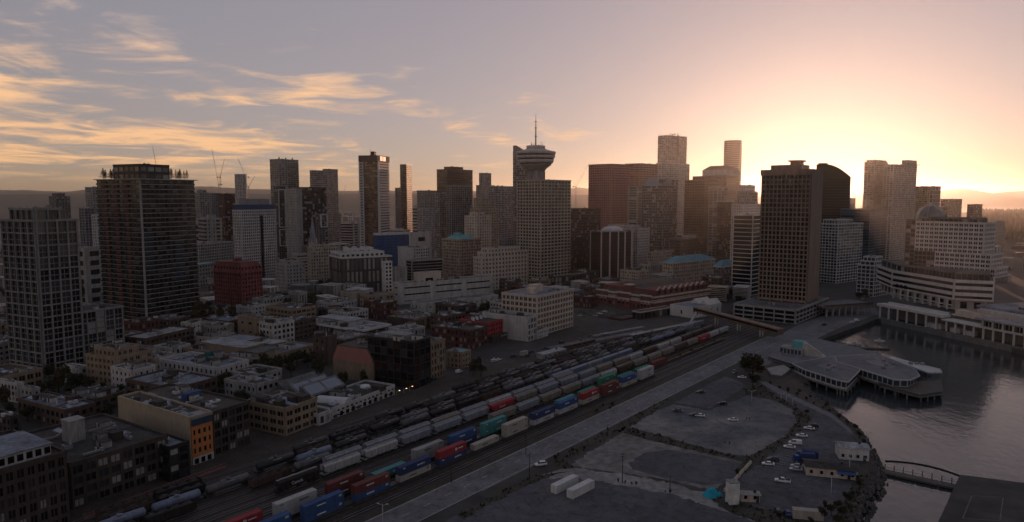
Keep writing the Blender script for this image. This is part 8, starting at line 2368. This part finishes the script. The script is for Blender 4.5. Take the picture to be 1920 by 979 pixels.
for px_, D_, h_, w_n in ((1452, 800, 60, 'first'), (1480, 850, 64, 'second'), (1512, 905, 60, 'third'), (1466, 930, 62, 'fourth')):  # unseen blocks added to stop the low sun streaking across the lots
    x = K(px_, 400) * D_; TAKEN.append((x, D_, 24))
    o = link('far_block', FAR[3], None, (x, D_, 0), R(47)); o.scale = (34, 34, h_); tag(o, 'tall block hidden behind the great brown slab, %s one back' % w_n, 'building', 'blocks shading the lots')
zone(20, 1700, 1850, 1050, 1800, 12, 40, 'hazy block on the far shore beyond the white hotel', 'blocks beyond the white hotel', 6, ymin=392)
zone(14, 1850, 1990, 780, 1500, 6, 18, 'low pale building in the greenery beyond the white hotel', 'low buildings beyond the hotel', 8, 14, 30)
zone(24, 640, 1000, 640, 930, 10, 24, 'plain block behind the parking structures', 'low blocks behind the parking structures', 9, 14, 26)
zone(22, 380, 660, 620, 930, 8, 20, 'plain block right of the red landmark', 'low blocks near the red landmark', 10, 12, 24)
zone(16, 1040, 1400, 660, 930, 10, 24, 'plain low block between domed tower and brown slab', 'low blocks by the domed tower', 12, 12, 22)
zone(14, 0, 240, 560, 950, 8, 20, 'plain low block in the shade behind the lattice tower', 'low blocks behind the lattice tower', 13, 14, 26)
IST = [s_flat, s_brown, s_dark, s_tanb, s_tan3, s_redbr, s_white_w, S('pale_concrete', 'glass_black', bw=3.4, fh=3.7, pw=1.4, sh=1.6, panes=DARK, roof='roof_light', solo=False), S('concrete', 'glass_black', bw=3.2, fh=3.6, pw=1.5, sh=1.7, panes=DARK, roof='roof_grey', solo=False), S('beige_stone', 'glass_black', bw=3.0, fh=3.6, pw=1.3, sh=1.6, panes=DARK, roof='roof_bluegrey', solo=False)]
FW = {'brown_brick': 'brown brick', 'dark_brick': 'dark brick', 'tan_brick': 'tan brick', 'buff_brick': 'buff brick', 'dark_red_brick': 'dark red', 'white_wall': 'whitish', 'pale_concrete': 'pale', 'concrete': 'grey', 'beige_stone': 'beige'}
RW = {'roof_dark': 'black', 'roof_brown': 'brown', 'roof_grey': 'grey', 'roof_bluegrey': 'bluish', 'roof_light': 'light'}
def in_yard(x, y, lim=97):
    dx, dy = x - T0[0], y - T0[1]; s_, o_ = dx * tx_ + dy * ty_, -dx * ty_ + dy * tx_
    return o_ < (66 if s_ < 60 else lim if s_ < 170 else lim - 6) + 6
def infill(n, px0, px1, D0, D1, h0, h1, th, what, group, seed):
    r = random.Random(seed); k = tries = 0
    ADJ = 'grey tan brown pale dark buff'.split()
    while k < n and tries < n * 60:
        tries += 1
        D = r.uniform(D0, D1); px = r.uniform(px0, px1); x = K(px, 520) * D
        w_, d_, h_ = r.uniform(12, 26), r.uniform(14, 30), h0 + (h1 - h0) * r.random() ** 1.5
        if in_yard(x, D) or any((x - a) ** 2 + (D - b_) ** 2 < (c * .92 + .56 * max(w_, d_)) ** 2 for a, b_, c in TAKEN): continue
        TAKEN.append((x, D, .6 * max(w_, d_)))
        st_ = dict(r.choice(IST)); st_['solo'] = False; st_['roof'] = r.choice(('roof_dark', 'roof_brown', 'roof_grey', 'roof_bluegrey', 'roof_light', 'roof_grey'))
        t_ = R(th); u_, v_ = (math.cos(t_), math.sin(t_)), (-math.sin(t_), math.cos(t_))
        bx, by = x - u_[0] * w_ / 2 - v_[0] * d_ / 2, D - u_[1] * w_ / 2 - v_[1] * d_ / 2
        a = bx / by; pxc = 960 + F * a * (CP + (489.5 - 600) / F * SP)
        what_ = '%s block with a %s roof %s' % (FW[st_['frame']], RW[st_['roof']], what)
        bld('low_building', what_, None, pxc, None, None, by, th, st_, h=h_, w=w_, d=d_, units=3, group=group, extra=old(4), seedx=k)
        k += 1
infill(16, -30, 240, 300, 560, 7, 13, 66, 'near the lattice tower', 'old blocks round the lattice tower', 51)
infill(16, 180, 480, 330, 560, 7, 14, 62, 'below the balcony tower', 'old blocks below the balcony tower', 52)
infill(20, 380, 700, 430, 700, 7, 15, 56, 'near the old mall', 'old blocks by the mall', 53)
infill(24, 560, 960, 470, 780, 8, 17, 47, 'near the parking structures', 'old blocks by the parking structures', 54)
infill(14, 940, 1120, 560, 800, 8, 18, 45, 'near the domed tower', 'small blocks by the domed tower', 55)
infill(10, 1120, 1420, 660, 860, 10, 20, 44, 'behind the station', 'small blocks behind the station', 56)
# forest park: one mass of conifers on a low rise
def forest():
    r = random.Random(31); mb = MB()
    for i in range(2600):
        D = 1500 + 2300 * r.random() ** .8; px = r.uniform(1832, 2150)
        x = K(px, 420) * D
        gz = 6 + 10 * smooth((D - 1500) / 1500)
        h_ = r.uniform(17, 30); w_ = h_ * r.uniform(.16, .26)
        n = 6; a0 = r.uniform(0, 6)
        for lv in range(3):
            z0_ = gz + h_ * (.12 + lv * .27); z1_ = gz + h_ * (.55 + lv * .23); q = w_ * (1 - lv * .28)
            k = len(mb.v); mb.v.append((x, D, min(z1_, gz + h_)))
            for j in range(n):
                t_ = a0 + 6.283 * j / n; qq = q * r.uniform(.75, 1.2); mb.v.append((x + qq * math.cos(t_), D + qq * math.sin(t_), z0_))
            for j in range(n): mb.f.append((k, k + 1 + j, k + 1 + (j + 1) % n)); mb.m.append(i % 2); mb.s.append(False)
    kind(mb.build('forest', ['leaf_dark', 'leaf_mid']), 'stuff')
    mb = MB(); rows = []
    for i in range(12):
        px = 1810 + i * 34
        rows.append([(K(px, 420) * D, D, z) for D, z in ((1420, .05), (1700, 10), (2600, 15), (3800, 12), (4300, .1))])
    for a, b_ in zip(rows, rows[1:]):
        for j in range(4): mb.poly([a[j], b_[j], b_[j + 1], a[j + 1]], 0, True)
    structure(mb.build('park_terrain', 'leaf_dark'))
forest()
def scatter(name, label, n, px0, px1, D0, D1, h0, h1, seed):
    r = random.Random(seed)
    for i in range(n):
        D = r.uniform(D0, D1); px = r.uniform(px0, px1); x = K(px, 430) * D
        if in_yard(x, D, 90) or any((x - a) ** 2 + (D - b_) ** 2 < (c * .85 + 3) ** 2 for a, b_, c in TAKEN): continue
        tree(label, 0, 0, r.uniform(h0, h1), None, name, xy=(x, D))
scatter('trees beyond the hotel', 'dark tree in the greenery beyond the hotel', 60, 1850, 1960, 800, 1450, 8, 15, 41)
scatter('trees in the far left streets', 'dark tree in the far streets beyond the lattice tower', 46, -40, 200, 640, 1500, 9, 15, 42)
scatter('trees in the middle streets', 'tree between the low roofs in the middle of town', 60, 370, 960, 560, 950, 7, 12, 43)
scatter('trees in the old town lanes', 'tree in a lane between the old brick roofs', 110, -20, 720, 290, 560, 6, 10, 44)
scatter('trees below the skyline', 'tree at the foot of the office towers', 60, 560, 1300, 640, 900, 9, 13, 45)
# weeds in the verges
def weeds():
    r = random.Random(64); mb = MB()
    for q in VERGES:
        x0, x1 = min(p[0] for p in q), max(p[0] for p in q); y0, y1 = min(p[1] for p in q), max(p[1] for p in q)
        n = int((x1 - x0) * (y1 - y0) * .2)
        for _ in range(min(n, 1400)):
            x, y = r.uniform(x0, x1), r.uniform(y0, y1)
            ins = False
            for i in range(len(q)):
                (ax, ay), (bx, by) = q[i - 1], q[i]
                if (ay > y) != (by > y) and x < (bx - ax) * (y - ay) / (by - ay) + ax: ins = not ins
            if not ins: continue
            for k in range(3):
                a = r.uniform(0, 6.28); s = r.uniform(.25, .6); hh = r.uniform(.3, 1.0)
                mb.poly([(x - s * math.cos(a), y - s * math.sin(a), .03), (x + s * math.cos(a), y + s * math.sin(a), .03), (x + r.uniform(-.3, .3), y + r.uniform(-.3, .3), hh)], r.randrange(3))
    kind(mb.build('weeds', ['leaf_mid', 'leaf_brown', 'leaf_dark']), 'stuff')
weeds()
for i in range(14):
    s_ = 66 + i * 17 + rr.uniform(-4, 4); x, y = TR(s_, 90 + rr.choice((0, 4)))
    car('car parked on the town street above the dark tank rows', 0, 0, math.degrees(TRang(s_, 88)) + rr.choice((0, 180)), rr.choice(('sedan', 'suv', 'van')), rr.choice(('car_white', 'car_silver', 'car_dark', 'car_black')), 'cars on the town street', xy=(x, y))
# painted bays and worn wheel tracks on the shore car park
def bays():
    mb = MB()
    a, b_ = P(1442, 876), P(1522, 806); L = math.hypot(b_[0] - a[0], b_[1] - a[1]); dx, dy = (b_[0] - a[0]) / L, (b_[1] - a[1]) / L
    for i in range(int(L / 2.7)):
        s = i * 2.7; x, y = a[0] + dx * s, a[1] + dy * s
        q = [(0, 0), (5.0, 0), (5.0, .1), (0, .1)]
        mb.poly([(x + dy * p - 1.5 * dy + dx * w_, y - dx * p + 1.5 * dx + dy * w_, .034) for p, w_ in q])
    kind(mb.build('bay_marking', 'paint_white'), 'structure')
bays()

# ------------------------------------------------------------------ where look alone does not single a thing out, its place does
def single_out():
    bpy.context.view_layer.update()
    dg = bpy.context.evaluated_depsgraph_get()
    org = Vector((0, 0, CAMZ))
    hz.hide_viewport = True; dg.update()
    def fam(o):
        return {o.name} | {c.name for c in o.children_recursive}
    def visible(o):
        names = fam(o); pts = []
        for q in [o] + list(o.children):
            if q.type == 'MESH' and len(q.data.vertices):
                vs_ = q.data.vertices
                st_ = max(1, len(vs_) // 10)
                pts += [q.matrix_world @ vs_[i].co for i in range(0, len(vs_), st_)][:12]
        for p in pts[:40]:
            d = (p - org); L = d.length
            if d.y <= 0: continue
            ok, loc, n, idx, ob, mw = scene.ray_cast(dg, org, d.normalized(), distance=L + 2)
            if ok and ob.name in names: return True
        return False
    by = {}; gone = []
    for o in scene.objects:
        if o.get('label') and o.get('category'): by.setdefault(o['label'], []).append(o)
    for lab, L in by.items():
        if len(L) < 2: continue
        seen = []
        for o in L:
            v = o.matrix_world.translation
            px = v.x / max(1, v.y)
            if visible(o): seen.append((px, o))
        seen.sort(key=lambda t_: t_[0])
        for i, (px, o) in enumerate(seen):
            if len(seen) > 1: o['label'] = '%s, %s from the left' % (lab, ORD[i]) if i < len(ORD) else lab
        keep = {o.name for _, o in seen}
        if L[0].get('group') != 'blocks shading the lots':
            gone += [o for o in L if o.name not in keep]
    for o in gone:
        for c in list(o.children_recursive): bpy.data.objects.remove(c)
        bpy.data.objects.remove(o)
    hz.hide_viewport = False
single_out()
